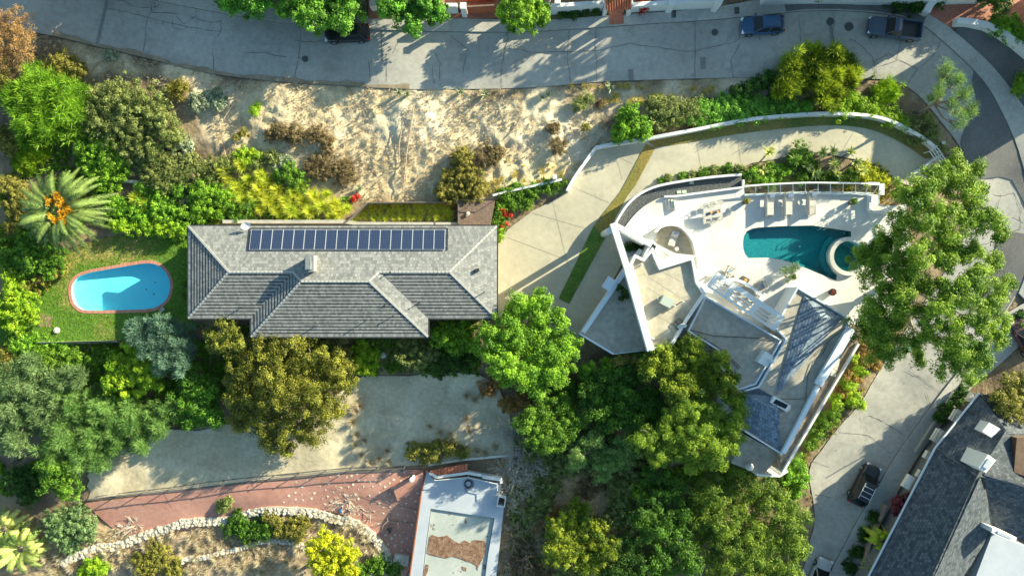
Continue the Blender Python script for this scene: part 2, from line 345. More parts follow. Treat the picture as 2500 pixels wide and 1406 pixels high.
# ---------------------------------------------------------------- vegetation builders
def raw_mesh(name, V, nper, tint, m, parent=None, extra=None):
    """V: (k*nper, 3) world coordinates of k separate faces with nper corners each"""
    b = base_of(parent) if parent else Vector((0, 0, 0)); V = V-np.array(b); me = bpy.data.meshes.new(name); k = len(V)//nper
    ev = np.zeros((0, 3)); ef = []
    if extra is not None and extra.v:
        ev = np.array(extra.v)-np.array(b); ef = extra.f
    me.vertices.add(len(V)+len(ev)); me.vertices.foreach_set('co', np.concatenate([V, ev]).astype(np.float32).ravel())
    loops = np.concatenate([np.arange(len(V)), np.array([i+len(V) for f in ef for i in f], int)]).astype(np.int32)
    tot = np.concatenate([np.full(k, nper), np.array([len(f) for f in ef], int)]).astype(np.int32); st = np.concatenate([[0], np.cumsum(tot)[:-1]]).astype(np.int32)
    me.loops.add(len(loops)); me.loops.foreach_set('vertex_index', loops)
    me.polygons.add(len(tot)); me.polygons.foreach_set('loop_start', st); me.polygons.foreach_set('loop_total', tot)
    a = me.attributes.new('tint', 'FLOAT', 'POINT'); a.data.foreach_set('value', np.concatenate([tint, np.zeros(len(ev))]).astype(np.float32))
    if extra is not None and ef:
        me.materials.append(m); me.materials.append(M['bark']); me.polygons.foreach_set('material_index', np.concatenate([np.zeros(k), np.ones(len(ef))]).astype(np.int32)); mm = None
    else: mm = m
    me.update(calc_edges=True); me.validate()
    return link_mesh(name, me, mm, parent)
def nrm(a): return a/(np.linalg.norm(a, axis=-1, keepdims=True)+1e-9)
def leaves(cl, per, size, width, rg, style='broad', zsq=.8):
    """cl: (n,5) clump x y z r tint"""
    n = len(cl); idx = np.repeat(np.arange(n), per); k = len(idx); d = rg.normal(size=(k, 3)); d[:, 2] = np.where(rg.rand(k) < .75, np.abs(d[:, 2]), d[:, 2]); d = nrm(d)
    rad = cl[idx, 3]*(rg.rand(k)**.45); p = cl[idx, :3]+d*rad[:, None]*np.array([1, 1, zsq]); L = size*(.6+.8*rg.rand(k))
    if style == 'broad':
        nn = nrm(d*.7+rg.normal(size=(k, 3))*.45+np.array([0, 0, .45])); t = nrm(np.cross(nn, rg.normal(size=(k, 3)))); b = np.cross(nn, t)
    else:
        t = nrm(d+rg.normal(size=(k, 3))*(.35 if style == 'needle' else .2)+np.array([0, 0, .2])); b = nrm(np.cross(t, rg.normal(size=(k, 3))))
    Wd = (width*(.7+.6*rg.rand(k)))[:, None]; L = L[:, None]
    if style == 'broad': Q = np.stack([p-t*L*.5, p+b*Wd*.5, p+t*L*.5, p-b*Wd*.5], 1)
    else: Q = np.stack([p-b*Wd*.5, p+b*Wd*.5, p+t*L+b*Wd*.15, p+t*L-b*Wd*.15], 1)
    tint = np.clip(cl[idx, 4]*.6+rg.rand(k)*.4, 0, 1)
    return Q.reshape(-1, 3), np.repeat(tint, 4)
def clumps(lobes, rg, cr=.5, dens=1.0, jit=.18, low=-.25):
    out = []
    for (x, y, z, r, rz) in lobes:
        n = max(5, int(dens*3.2*(r/cr)**2)); d = rg.normal(size=(n, 3)); d = nrm(d); d[:, 2] = np.where(d[:, 2] < low, -d[:, 2], d[:, 2])
        rr = (1-.55*rg.rand(n)**2)*(1+rg.normal(size=n)*jit); base = np.array([x, y, z])+d*np.array([max(.1, r-cr*.6)]*2+[rz])*rr[:, None]
        out.append(np.column_stack([base, cr*(.6+.8*rg.rand(n)), rg.rand(n)]))
    return np.concatenate(out)
def mklobes(L, gz, hgtm, rg, flat=.75):
    out = []
    for l in L:
        px, py, rp = l[:3]; hf = l[3] if len(l) > 3 else .8+.2*rg.rand(); top = gz+hgtm*hf
        r = rp/F*(H-top+.5); rz = min(r*flat, hgtm*.55); z = top-rz; v = W(px, py, z+rz*.3); out.append((v.x, v.y, z, r, rz))
    return out
def tree(name, L, height, m, label, cat='tree', group=None, seed=1, base=None, cr=.55, per=60, size=.26, width=.14, style='broad', dens=1.0, flat=.75, trunk=.22, bark='bark', limbs=True, jit=.18):
    rg = np.random.RandomState(seed); bx = sum(l[0]*l[2] for l in L)/sum(l[2] for l in L); by = sum(l[1]*l[2] for l in L)/sum(l[2] for l in L)
    if base is None:
        k = (H-(-3)-height*.7)/(H+3); base = (1250+(bx-1250)*k, 703+(by-703)*k)
    g = G(*base); root = empty(name, g, 0, label, cat, group); lb = mklobes(L, g.z, height, rg, flat)
    V, t = leaves(clumps(lb, rg, cr, dens, jit), int(per*1.3), size*.85, width*.85, rg, style); raw_mesh('crown', V, 4, t, m, root)
    mb = MB(); zt = g.z+height*(.45 if len(lb) < 24 else .3); cx = sum(l[0] for l in lb)/len(lb); cy = sum(l[1] for l in lb)/len(lb); fork = Vector((g.x+(cx-g.x)*.5, g.y+(cy-g.y)*.5, zt))
    mb.tube([g-Vector((0, 0, .4)), g+(fork-g)*.5+Vector((.1, -.05, 0)), fork], trunk*1.2, trunk*.8, 8)
    if limbs:
        for (x, y, z, r, rz) in (lb if len(lb) < 24 else lb[::3]):
            e = Vector((x, y, z+rz*.2)); mb.tube([fork, fork.lerp(e, .5)+Vector((rg.normal()*.3, rg.normal()*.3, .3)), e], trunk*(.6 if len(lb) < 24 else .32), .05, 6)
            for _ in range(4):
                a = rg.rand()*6.28; q = e+Vector((math.cos(a)*r*.7, math.sin(a)*r*.7, rz*.4)); mb.tube([fork.lerp(e, .7), q], .06, .02, 4)
    mb.build('trunk', M[bark], root); return root
def shrub(name, L, height, m, label, cat='shrub', group=None, seed=1, cr=.28, per=36, size=.2, width=.1, style='broad', dens=1.2, flat=.8, jit=.2, z=None):
    """low bush: leaves and the stems they sit on are one mesh"""
    rg = np.random.RandomState(seed); bx = sum(l[0] for l in L)/len(L); by = sum(l[1] for l in L)/len(L); g = G(bx, by)
    if z is not None: g = W(bx, by, z)
    lb = []
    for l in L:
        gg = G(*l[:2]) if z is None else W(l[0], l[1], z); hf = l[3] if len(l) > 3 else .75+.25*rg.rand(); top = gg.z+height*hf; r = l[2]/F*(H-top); v = W(l[0], l[1], top); lb.append((v.x, v.y, gg.z+height*hf*.25, r, height*hf*.75))
    cl = clumps(lb, rg, cr, dens, jit, -.05); V, t = leaves(cl, per, size, width, rg, style)
    mb = MB()
    for (x, y, zz, r, rz) in lb:
        for _ in range(5):
            a = rg.rand()*6.28; mb.tube([(x, y, zz-rz*.4-.1), (x+math.cos(a)*r*.6, y+math.sin(a)*r*.6, zz+rz*.5)], .03, .012, 4, cap=False)
    o = raw_mesh(name, V-np.array(g), 4, t, m, None, extra=_shift(mb, g)); o.location = g
    return tag(o, label, cat, group)
def _shift(mb, g): mb.v = [(a-g.x, b-g.y, c-g.z) for a, b, c in mb.v]; return mb
def blades(k, rad, hh, wd, rg, droop=.5, seg=3, spread=1.0, r0=.05):
    """arching grass blades round the origin; returns quads and tint"""
    a = rg.rand(k)*6.283; l = rad*(.6+.4*rg.rand(k)); h = hh*(.6+.5*rg.rand(k)); out = []; tt = []; c = np.cos(a); s = np.sin(a); ox = rg.normal(size=k)*r0; oy = rg.normal(size=k)*r0
    sp = spread*(.25+.75*rg.rand(k)); tn = rg.rand(k)
    def P(t): return np.stack([ox+c*l*sp*t, oy+s*l*sp*t, h*(t*(1.6-droop*1.6*t*sp)+0*t)], 1)
    sd = np.stack([-s, c, np.zeros(k)], 1)
    for i in range(seg):
        t0, t1 = i/seg, (i+1)/seg; w0, w1 = wd*(1-t0**2)*.5, wd*(1-t1**2)*.5+.002; p0, p1 = P(t0), P(t1)
        out.append(np.stack([p0-sd*w0, p0+sd*w0, p1+sd*w1, p1-sd*w1], 1)); tt.append(np.repeat(np.clip(tn*.5+t1*.5, 0, 1), 4))
    return np.concatenate(out).reshape(-1, 3), np.concatenate(tt)
def tuft_mesh(name, m, seed, k=130, rad=.95, hh=.75, wd=.05, droop=.6, spread=1.0, r0=.08):
    rg = np.random.RandomState(seed); V, t = blades(k, rad, hh, wd, rg, droop, 3, spread, r0); o = raw_mesh(name, V, 4, t, m); return o
def scatter_copies(protos, spots, label, cat, group, rs, zoff=0, labels=None, z=None):
    for i, sp in enumerate(spots):
        px, py = sp[:2]; sc = sp[2] if len(sp) > 2 else 1
        p = protos[i % len(protos)]; used = p.get('_u'); o = p if not used else p.copy()
        if used: C.objects.link(o)
        else: p['_u'] = 1
        g = G(px, py) if z is None else W(px, py, z); o.location = (g.x, g.y, g.z+zoff); o.rotation_euler = (0, 0, rs.random()*6.28); k = sc*(.85+.3*rs.random()); o.scale = (k, k, k)
        tag(o, labels[i] if labels else label, cat, group)
    for p in protos:
        if '_u' in p: del p['_u']
    for o in C.objects:
        if '_u' in o: del o['_u']
def twigs(name, spots, m, label, cat, group=None, seed=1, n=14, ln=1.0, r=.03, curl=.6, up=.7, depth=3):
    rg = random.Random(seed); mb = MB(); g0 = G(*spots[0][:2])
    def grow(p, d, l, rr, k):
        pts = [p]; q = p
        for _ in range(3):
            d = (d+Vector((rg.gauss(0, .2), rg.gauss(0, .2), rg.gauss(0, .1)))*curl).normalized(); q = q+d*l/3; pts.append(q)
        mb.tube(pts, rr, rr*.5, 4, cap=False)
        if k > 1:
            for _ in range(3): grow(pts[rg.randint(1, 3)], (d+Vector((rg.gauss(0, .6), rg.gauss(0, .6), rg.gauss(0.1, .3)))).normalized(), l*.6, rr*.55, k-1)
    for sp in spots:
        g = G(*sp[:2]); sc = sp[2] if len(sp) > 2 else 1
        for i in range(n):
            a = rg.random()*6.28; grow(g+Vector((rg.gauss(0, .15), rg.gauss(0, .15), -.05)), Vector((math.cos(a), math.sin(a), up)).normalized(), ln*sc, r, depth)
    mb.v = [(a-g0.x, b-g0.y, c-g0.z) for a, b, c in mb.v]; o = mb.build(name, m); o.location = g0
    return tag(o, label, cat, group)
def frond(mb_out, p0, az, ln, rise, droop, n=26, lw=.05, ll=.55, rg=None, tv=None):
    V = []; T = []; c, s = math.cos(az), math.sin(az); tv = rg.rand() if tv is None else tv
    def P(t): return np.array([p0[0]+c*ln*t, p0[1]+s*ln*t, p0[2]+rise*math.sin(min(1, t*1.1)*math.pi*.5)-droop*t*t])
    for i in range(n):
        t = .12+.88*i/n; a = P(t); b = P(t+.03); d = (b-a)/np.linalg.norm(b-a); sd = np.array([-s, c, 0]); l = ll*(math.sin(math.pi*min(1, .15+t*.85))**.6+.12)
        for sg in (-1, 1):
            q = sd*sg*.78+d*.62+np.array([0, 0, .1-.3+.12*rg.rand()]); q = q/np.linalg.norm(q)*l; wv = d*lw*.5; e = a+q; V += [a-wv, a+wv, e+wv*.25, e-wv*.25]; T += [tv*.6+rg.rand()*.4]*4
    for i in range(8):
        a, b = P(i/8), P((i+1)/8); w_ = .05*(1-i/9); sd = np.array([-s, c, 0])*w_; V += [a-sd, a+sd, b+sd, b-sd]; T += [1.0]*4
    mb_out[0] += V; mb_out[1] += T
def palm(name, px, py, label, seed, ln=4.7, n=50, height=4.5, m='palm', cat='palm tree', top=None, orange=True, tr=1.0):
    rg = np.random.RandomState(seed); gz = G(px, py).z; tp = W(px, py, gz+height); g = Vector(tp); k = (H-gz-height)/(H-gz); g = Vector((tp.x*1, tp.y*1, h1(tp.x, tp.y)))
    root = empty(name, g, 0, label, cat); o = [[], []]
    for i in range(n):
        az = i*2.39996+rg.rand()*.2; f = i/n; frond(o, (tp.x+math.cos(az)*.25, tp.y+math.sin(az)*.25, tp.z-.1), az, ln*(1-.35*f)*(.9+.2*rg.rand()), .3+1.7*f, (1-f)*2.6+.3, rg=rg, n=34, ll=.42, lw=.11)
    raw_mesh('frond_crown', np.array(o[0]), 4, np.array(o[1]), M[m], root)
    mb = MB().lathe((g.x, g.y, g.z-.3), [(.55*tr, 0), (.45*tr, .6), (.42*tr, height-.6), (.6*tr, height), (.3*tr, height+.35), (0, height+.4)], 12); mb.build('trunk', M['bark'], root)
    if orange:
        for a in (2.0, 1.45, .7, -.25, -.6, -1.0, -1.7, .1):
            V = []; d = .7+.75*rg.rand(); c0 = np.array([tp.x+math.cos(a)*d, tp.y+math.sin(a)*d, tp.z+.75]); cl = np.column_stack([c0[None]+rg.normal(size=(6, 3))*np.array([.2, .2, .1]), np.full(6, .16), rg.rand(6)])
            V, t = leaves(cl, 60, .16, .07, rg, 'needle'); raw_mesh('fruit_cluster', V, 4, t, M['orange'], root)
    return root
def rosette(V, T, p, k, ln, wd, rg, rise=.6, droop=.5):
    b, t = blades(k, ln, rise, wd, rg, droop, 4, 1.0, .02); V.append(b+np.array(p)); T.append(t)
def aloe(spots, labels, seed=5):
    rg = np.random.RandomState(seed)
    for (px, py, hh, ln, lx, ly), lab in zip(spots, labels):
        g = G(px, py); root = empty('tree_aloe', g, 0, lab, 'aloe', 'tree aloes in the bed below the driveway'); tp = Vector((g.x+lx, g.y+ly, g.z+hh)); V = []; T = []
        rosette(V, T, tp, 40, ln*1.2, .17, rg, ln*.55, .75); raw_mesh('leaf_rosette', np.concatenate(V), 4, np.concatenate(T), M['aloe'], root)
        MB().tube([g-Vector((0, 0, .2)), g.lerp(tp, .5)+Vector((.05, 0, 0)), tp], .09, .07, 6).build('trunk', M['bark'], root)
def cluster_mat(n, a, b, **k): M[n] = leafmat(n, a, b, **k)
M['bark'] = mat('bark', (.16, .12, .09), (.28, .22, .17), .9, 6, bump=.02)
M['palebark'] = mat('pale_bark', (.42, .36, .30), (.22, .17, .13), .85, 5, bump=.01)
M['dead'] = mat('dead_wood', (.40, .32, .24), (.24, .18, .13), .9, 5)
M['deadgrey'] = mat('grey_dead_wood', (.60, .55, .48), (.42, .37, .31), .9, 5)
cluster_mat('leaf_street', (.03, .11, .012), (.16, .36, .035))
cluster_mat('leaf_bright', (.05, .15, .012), (.24, .41, .03))
cluster_mat('leaf_lime', (.09, .22, .01), (.34, .46, .025))
cluster_mat('leaf_yellow', (.18, .24, .01), (.50, .50, .02))
cluster_mat('leaf_green', (.03, .095, .010), (.16, .29, .025))
cluster_mat('leaf_dark', (.016, .05, .008), (.06, .14, .018))
cluster_mat('leaf_olive', (.10, .11, .02), (.28, .25, .05))
cluster_mat('leaf_oak', (.06, .075, .010), (.245, .25, .035))
cluster_mat('leaf_silver', (.06, .12, .04), (.21, .30, .12))
cluster_mat('leaf_blue', (.05, .11, .07), (.19, .30, .20))
cluster_mat('leaf_pine', (.045, .12, .025), (.23, .35, .09))
cluster_mat('leaf_euc', (.04, .11, .010), (.25, .34, .03))
cluster_mat('leaf_grey', (.06, .09, .02), (.26, .30, .09))
cluster_mat('leaf_brown', (.09, .065, .03), (.22, .17, .08))
cluster_mat('leaf_rust', (.18, .11, .03), (.36, .22, .07))
cluster_mat('leaf_red', (.08, .02, .02), (.24, .06, .06))
cluster_mat('palm', (.012, .04, .01), (.20, .27, .07), hue=.0, trans=.2)
cluster_mat('orange', (.50, .24, .01), (.57, .36, .03), hue=.0)
cluster_mat('aloe', (.08, .18, .03), (.58, .58, .18), hue=.01)
cluster_mat('grass_lime', (.25, .38, .02), (.55, .62, .08), hue=.012, trans=.45)
cluster_mat('grass_dry', (.30, .24, .15), (.48, .41, .28), hue=.01)
cluster_mat('grass_gold', (.34, .28, .06), (.46, .39, .12), hue=.01)
cluster_mat('grass_lawn', (.07, .16, .015), (.20, .32, .03), hue=.01)
cluster_mat('agave', (.10, .14, .08), (.38, .42, .27), hue=.01)
cluster_mat('flower_red', (.35, .015, .01), (.45, .04, .02), hue=0)
cluster_mat('leaf_laurel', (.012, .06, .008), (.36, .42, .03))
cluster_mat('leaf_yolive', (.03, .08, .008), (.26, .31, .022))
cluster_mat('leaf_green2', (.02, .07, .008), (.09, .20, .018))
cluster_mat('leaf_green3', (.035, .085, .01), (.21, .28, .03))
cluster_mat('leaf_oak2', (.06, .06, .01), (.38, .30, .04))
cluster_mat('leaf_rusty', (.20, .12, .05), (.36, .20, .08))
cluster_mat('leaf_hedge', (.06, .18, .02), (.26, .48, .06))
cluster_mat('flower_pink', (.5, .05, .12), (.8, .15, .3), hue=0)
cluster_mat('flower_white', (.6, .6, .5), (.8, .8, .7), hue=0)
# crops of the photograph used to read off places
def q1(x, y): return (x/2.929, y/2.929)
def q2(x, y): return (830+x/2.929, y/2.929)
def q3(x, y): return (1660+x/2.929, y/2.929)
def q4(x, y): return (x/2.929, 460+y/2.929)
def q5(x, y): return (830+x/2.929, 460+y/2.929)
def q6(x, y): return (1660+x/2.929, 460+y/2.929)
def q7(x, y): return (x/2.929, 926+y/2.929)
def q8(x, y): return (830+x/2.929, 926+y/2.929)
def q9(x, y): return (1660+x/2.929, 926+y/2.929)
def d1(x, y): return (1480+x/5.857, 420+y/5.857)
def d2(x, y): return (1800+x/4.136, 420+y/4.136)
def d3(x, y): return (1400+x/4.686, 600+y/4.686)
def d4(x, y): return (1680+x/2.928, 680+y/2.928)
# ================================================================ THE SETTING
def zz(off): return lambda x, y: hgt(x, y)+off
# --- street
kerb_n = [(-260,-140),(0,-70),(200,-38),(372,0),(500,25),(600,43),(700,57),(800,66),(880,72),(960,75),(1100,78),(1250,79),(1400,72),(1500,65),(1600,58),(1700,52),(1800,44),(1900,34),(1960,28),(2050,27),(2130,32),(2200,42),(2255,64),(2320,118),(2370,165),(2410,212),(2440,265),(2475,340),(2500,420),(2520,500),(2522,570),(2510,650),(2485,715),(2455,765),(2415,815),(2370,870),(2315,935),(2250,1022),(2180,1122),(2140,1190),(2090,1275),(2050,1350),(2020,1406),(1960,1530),(1920,1640)]
edge_s = [(-260,-60),(-100,10),(30,60),(80,78),(130,88),(230,112),(350,140),(470,170),(550,185),(700,201),(830,208),(900,214),(1000,218),(1100,218),(1250,216),(1390,207),(1480,199),(1600,195),(1700,192),(1800,190),(1900,192),(2100,192),(2170,196),(2215,212),(2255,245),(2300,300),(2340,352),(2362,400),(2375,450),(2372,520),(2350,590),(2310,660),(2262,730),(2215,800),(2170,870),(2135,925),(2100,985),(2050,1040),(2005,1100),(1976,1150),(1990,1260),(1975,1330),(1955,1406),(1890,1520),(1850,1620)]
kn = pxpoly(smooth(kerb_n, 3)); es = pxpoly(smooth(edge_s, 3))
street = sheet('street', kn+es[::-1], M['road'], zz(.02), res=1.6, skirt=.25)
asp = pxpoly(smooth([(2378,166),(2412,216),(2440,268),(2474,342),(2499,421),(2517,480)], 3)+[(2512,520),(2470,440),(2440,432),(2400,437),(2376,440)]+[(2362,402),(2345,350),(2350,330),(2382,240),(2374,200)])
sheet('asphalt_patch', asp, M['asphalt'], zz(.09), res=1.2, skirt=.08, lower=False)
asp2 = pxpoly(smooth([(2520,575),(2508,650),(2480,715),(2450,765)], 3)+[(2400,790),(2385,720),(2420,640),(2440,560)])
sheet('worn_asphalt_patch', asp2, M['asphalt'], zz(.09), res=1.2, skirt=.0, lower=False)
# drain strip of broken earth along the lower edge of the street
M['verge'] = mat('dirty_gutter', (.20, .155, .10), (.31, .25, .17), .95, 1.5, fine=.15)
v = []
for i, p in enumerate(smooth(edge_s[4:13], 6)): v.append((p[0], p[1]-9-3*math.sin(i*.7)-2*math.sin(i*1.9)))
sheet('gutter', pxpoly(smooth(edge_s[4:13], 6)+v[::-1]), M['verge'], zz(.075), res=1.2, skirt=0, lower=False)
# --- north sidewalk, then the lower sidewalk round the bend
wn = [(-260,-200),(0,-130),(200,-90),(372,-45),(500,-18),(600,5),(700,25),(830,38),(960,45),(1100,47),(1200,48),(1330,50),(1480,40),(1600,32),(1700,24),(1800,10),(1900,-10),(1960,-25),(2050,-30),(2140,-20),(2225,6),(2275,35),(2330,80),(2398,140),(2440,185),(2480,238),(2520,300),(2560,420),(2570,560),(2550,680),(2520,750)]
kk = [q for q in kerb_n if q[0] < 2486 or q[1] < 720][:kerb_n.index((2485,715))+1]
sheet('sidewalk', pxpoly(smooth(kk, 3)+smooth(wn, 3)[::-1]), M['walk'], zz(.15), res=1.5, skirt=.25)
ws = [(2580,700),(2530,790),(2480,850),(2420,905),(2372,945),(2310,1020),(2262,1080),(2205,1170),(2170,1240),(2120,1330),(2080,1406),(2020,1530)]
ks = kerb_n[kerb_n.index((2455,765)):kerb_n.index((1960,1530))+1]
sheet('lower_sidewalk', pxpoly(smooth(ks, 3)+smooth(ws, 3)[::-1]), M['walk'], zz(.151), res=1.5, skirt=.25)
sheet('side_street', pxpoly([(2330,78),(2345,48),(2400,52),(2455,80),(2510,125),(2700,250),(2700,420),(2562,420),(2520,300),(2480,238),(2440,185),(2398,140)]), M['asphalt'], zz(.1), res=1.5)
# --- driveway of the white house, grass strips in it
wallpath = smooth([(1203,477),(1260,463),(1330,448),(1372,438)], 3)
wall2 = smooth([(1385,466),(1402,435),(1430,395),(1455,361)], 3)+smooth([(1456,360),(1500,351),(1560,342),(1630,329),(1700,316),(1780,300),(1850,289),(1950,280),(2030,277),(2120,282),(2180,297),(2240,328),(2275,352),(2296,372)], 4)
drv = [(1214,775),(1213,600),(1240,560),(1300,515),(1345,493),(1378,472)]+wall2[1:]+[(2305,385),(2345,372),(2372,440),(2330,455),(2290,440),(2240,460),(2192,444),(2155,416),(2114,394),(2070,386),(2001,372),(1926,382),(1872,393),(1838,398),(1790,418),(1740,428),(1690,435),(1640,446),(1600,456),(1570,470),(1545,492),(1520,520),(1505,548),(1520,640),(1470,735),(1415,815),(1400,860),(1300,860)]
sheet('driveway', pxpoly(drv), M['drive'], zz(.03), res=1.3, skirt=.2)
M['stripgreen'] = mat('worn_grass_strip', (.07, .13, .018), (.26, .20, .06), .95, .13, lo=.4, hi=.62, fine=.3, fs=5, bump=.03, bs=10)
M['stripdry'] = mat('dry_grass_strip', (.30, .19, .05), (.17, .17, .035), .95, .3, fine=.3, fs=5, bump=.03, bs=10)
up = [p for p in wall2 if p[0] > 1575]
lowe = smooth([(1600,361),(1625,357),(1700,345),(1800,328),(1900,316),(2000,307),(2090,310),(2150,325),(2210,355),(2258,388)], 3)
sp1 = [(x, y+3) for x, y in up]+[(2280,385)]+lowe[::-1]; i1 = next(i for i, p in enumerate(sp1) if p[0] > 1780); i2 = next(i for i, p in enumerate(sp1) if i > i1+5 and p[0] < 1790)
sheet('grass_strip', pxpoly(sp1[i1:i2]), M['stripgreen'], zz(.085), res=1.2, skirt=.02, lower=False)
sheet('dry_grass_strip', pxpoly(sp1[:i1+1]+sp1[i2-1:]), M['stripdry'], zz(.085), res=1.2, skirt=.02, lower=False)
sheet('diagonal_grass_strip', pxpoly([(1578,352),(1601,360),(1560,440),(1535,487),(1500,530),(1486,560),(1466,600),(1436,560),(1460,520),(1500,480),(1545,400)][:0]+[(1577,352),(1600,361),(1552,452),(1531,480),(1500,535),(1478,580),(1449,552),(1480,512),(1516,466)]), M['stripdry'], zz(.085), res=1.2, skirt=.02, lower=False)
sheet('lower_grass_strip', pxpoly([(1478,580),(1449,552),(1364,728),(1389,742)][::-1]), mat('strip_grass', (.06, .13, .015), (.12, .2, .03), .95, .6, fine=.3, fs=5, bump=.03, bs=10), zz(.084), res=1.2, skirt=.02, lower=False)
# driveway joints
mb = MB()
for a, b in (((1640,352),(1735,330)),((1466,362),(1545,400)),((1700,345),(1715,428)),((1800,330),(1810,408)),((1900,318),(1905,385)),((2090,312),(2050,380)),((1240,580),(1400,640)),((1300,520),(1440,560)),((1350,495),(1400,700)),((1395,455),(1500,500)),((1500,368),(1520,440))):
    n = 14
    for i in range(n):
        A = [a[k]+(b[k]-a[k])*i/n for k in (0, 1)]; B = [a[k]+(b[k]-a[k])*(i+1)/n for k in (0, 1)]; p, q = G(*A), G(*B); d = (q-p).normalized(); s_ = Vector((-d.y, d.x, 0))*.018; u = Vector((0, 0, .05))
        mb.face([p-s_+u, q-s_+u, q+s_+u, p+s_+u])
tag(mb.build('driveway_joints', M['joint']), kind='structure')
# cracks, joints in the street
CR = [[(1237,80),(1240,100),(1232,125),(1226,160),(1224,200),(1228,214)],[(1455,70),(1452,110),(1456,150),(1458,198)],[(1697,54),(1697,190)],[(1805,62),(1805,95),(1790,105),(1750,112),(1700,125),(1660,125),(1600,115),(1540,108),(1450,125),(1300,130),(1240,118)],
 [(1950,40),(1953,80),(1956,130)],[(2300,97),(2275,140),(2240,170),(2215,207)],[(2190,62),(2200,100),(2188,150)],[(2030,60),(2035,115)],[(2140,180),(2135,150),(2170,132),(2240,170)],[(2075,95),(2100,110),(2130,140),(2137,178)],[(2120,90),(2130,115)],
 [(972,92),(970,112),(960,130)],[(945,135),(943,200)],[(1062,130),(1075,155),(1072,200)],[(1055,160),(1060,205)],[(372,12),(358,60),(350,138)],[(265,22),(340,38),(430,62),(520,75),(540,80)],[(290,0),(330,18),(370,20),(372,32),(430,33),(450,40),(490,50),(520,56),(540,52),(538,80),(525,95)],[(430,40),(450,60),(462,52),(480,40)],[(422,50),(420,65),(440,74),(460,66)],
 [(735,75),(733,110),(720,190)],[(520,118),(523,170)],[(137,62),(130,85)],[(365,8),(378,8),(378,22),(390,10)],
 [(2215,905),(2260,930),(2290,955),(2310,975)],[(2120,1015),(2150,1025),(2170,1038),(2205,1060)],[(2048,1055),(2120,1062),(2130,1070),(2175,1108)],[(1985,1125),(2040,1145)],[(1990,1205),(2030,1215)],[(2330,1010),(2270,990),(2262,960)],
 [(2400,470),(2440,480),(2475,470),(2492,510),(2490,560),(2450,570)],[(2440,445),(2442,480),(2430,520),(2390,540)],[(2470,530),(2500,545)],[(2380,600),(2430,590),(2470,600)],[(1850,55),(1855,100)],[(1805,110),(1782,150),(1790,188)],[(2190,150),(2150,160),(2130,150)],[(2035,60),(2036,110)],
 [(720,100),(760,104),(800,100)],[(600,130),(640,128),(700,140)],[(1100,90),(1140,120),(1130,180)],[(1390,75),(1385,150),(1395,205)],[(900,150),(905,205)]]
mb = MB(); rr = random.Random(3)
for line in CR:
    P = []
    for i in range(len(line)-1):
        for k in range(5):
            t = k/5; P.append((line[i][0]+(line[i+1][0]-line[i][0])*t+rr.gauss(0, .9), line[i][1]+(line[i+1][1]-line[i][1])*t+rr.gauss(0, .9)))
    P.append(line[-1]); V = [G(*p) for p in P]
    for a, b in zip(V, V[1:]):
        d = (b-a).normalized(); wd = rr.uniform(.01, .028); s_ = Vector((-d.y, d.x, 0))*wd; u = Vector((0, 0, .05)); mb.face([a-s_+u, b-s_+u, b+s_+u, a+s_+u])
tag(mb.build('street_cracks', M['crack']), kind='structure')
mb = MB()
for i, (x, y) in enumerate([(240,-15),(700,40),(830,52),(880,58),(960,60),(1030,62),(1140,62),(1340,62),(1420,56),(1560,48),(1650,40),(1740,34),(1790,26),(2330,95),(2400,175),(2445,230),(2480,300),(2505,390)]):
    pass
for line, nn in ((smooth(kk, 3), smooth(wn, 3)),):
    for (a, b) in (((880,72),(882,40)),((960,75),(958,45)),((1137,78),(1137,48)),((1340,75),(1342,50)),((1410,70),(1412,44)),((1560,61),(1556,35)),((1640,56),(1640,28)),((1740,48),(1738,18)),((1790,44),(1786,12)),((1825,41),(1822,5)),((2310,110),(2290,48)),((2365,160),(2390,130)),((2438,262),(2478,235)),((2475,340),(2530,320)),((2255,1016),(2290,1045)),((2225,1060),(2258,1085)),((2190,1108),(2228,1135)),((2150,1172),(2192,1195)),((2110,1242),(2155,1268)),((2070,1315),(2112,1345)),((2330,918),(2366,952)),((2290,970),(2325,1000))):
        p, q = G(*a), G(*b); d = (q-p).normalized(); s_ = Vector((-d.y, d.x, 0))*.02; u = Vector((0, 0, .158)); mb.face([p-s_+u, q-s_+u, q+s_+u, p+s_+u])
tag(mb.build('sidewalk_joints', M['joint']), kind='structure')
sheet('asphalt_pavement', pxpoly([(1905,-22),(1918,30),(1960,25),(2050,24),(2130,29),(2200,39),(2252,60),(2262,34),(2225,8),(2140,-18),(2050,-28),(1960,-24)]), M['asphalt'], zz(.19), res=1.2, skirt=.03, lower=False)
mb = MB(); M['tar'] = mat('tar_strip', (.17, .165, .15), (.24, .23, .2), .9, 3)
for a, b, wd in (((262,2),(237,108),.16), ((2026,60),(2033,118),.14), ((930,60),(934,150),.05), ((1540,170),(1542,196),.25), ((1715,140),(1716,170),.3)):
    n = 8
    for i in range(n):
        A = [a[k]+(b[k]-a[k])*i/n for k in (0, 1)]; B = [a[k]+(b[k]-a[k])*(i+1)/n for k in (0, 1)]; p, q = G(*A), G(*B); d = (q-p).normalized(); s_ = Vector((-d.y, d.x, 0))*wd; u = Vector((0, 0, .042)); mb.face([p-s_+u, q-s_+u, q+s_+u, p+s_+u])
tag(mb.build('tar_strips', M['tar']), kind='structure')
# kerb dark line
mb = MB(); kl = [G(*p) for p in smooth(kerb_n[3:-2], 4)]
mb.wall([(p.x, p.y) for p in kl], .09, lambda x, y: h1(x, y)+.0, lambda x, y: h1(x, y)+.035)
tag(mb.build('gutter_line', M['crack']), kind='structure')
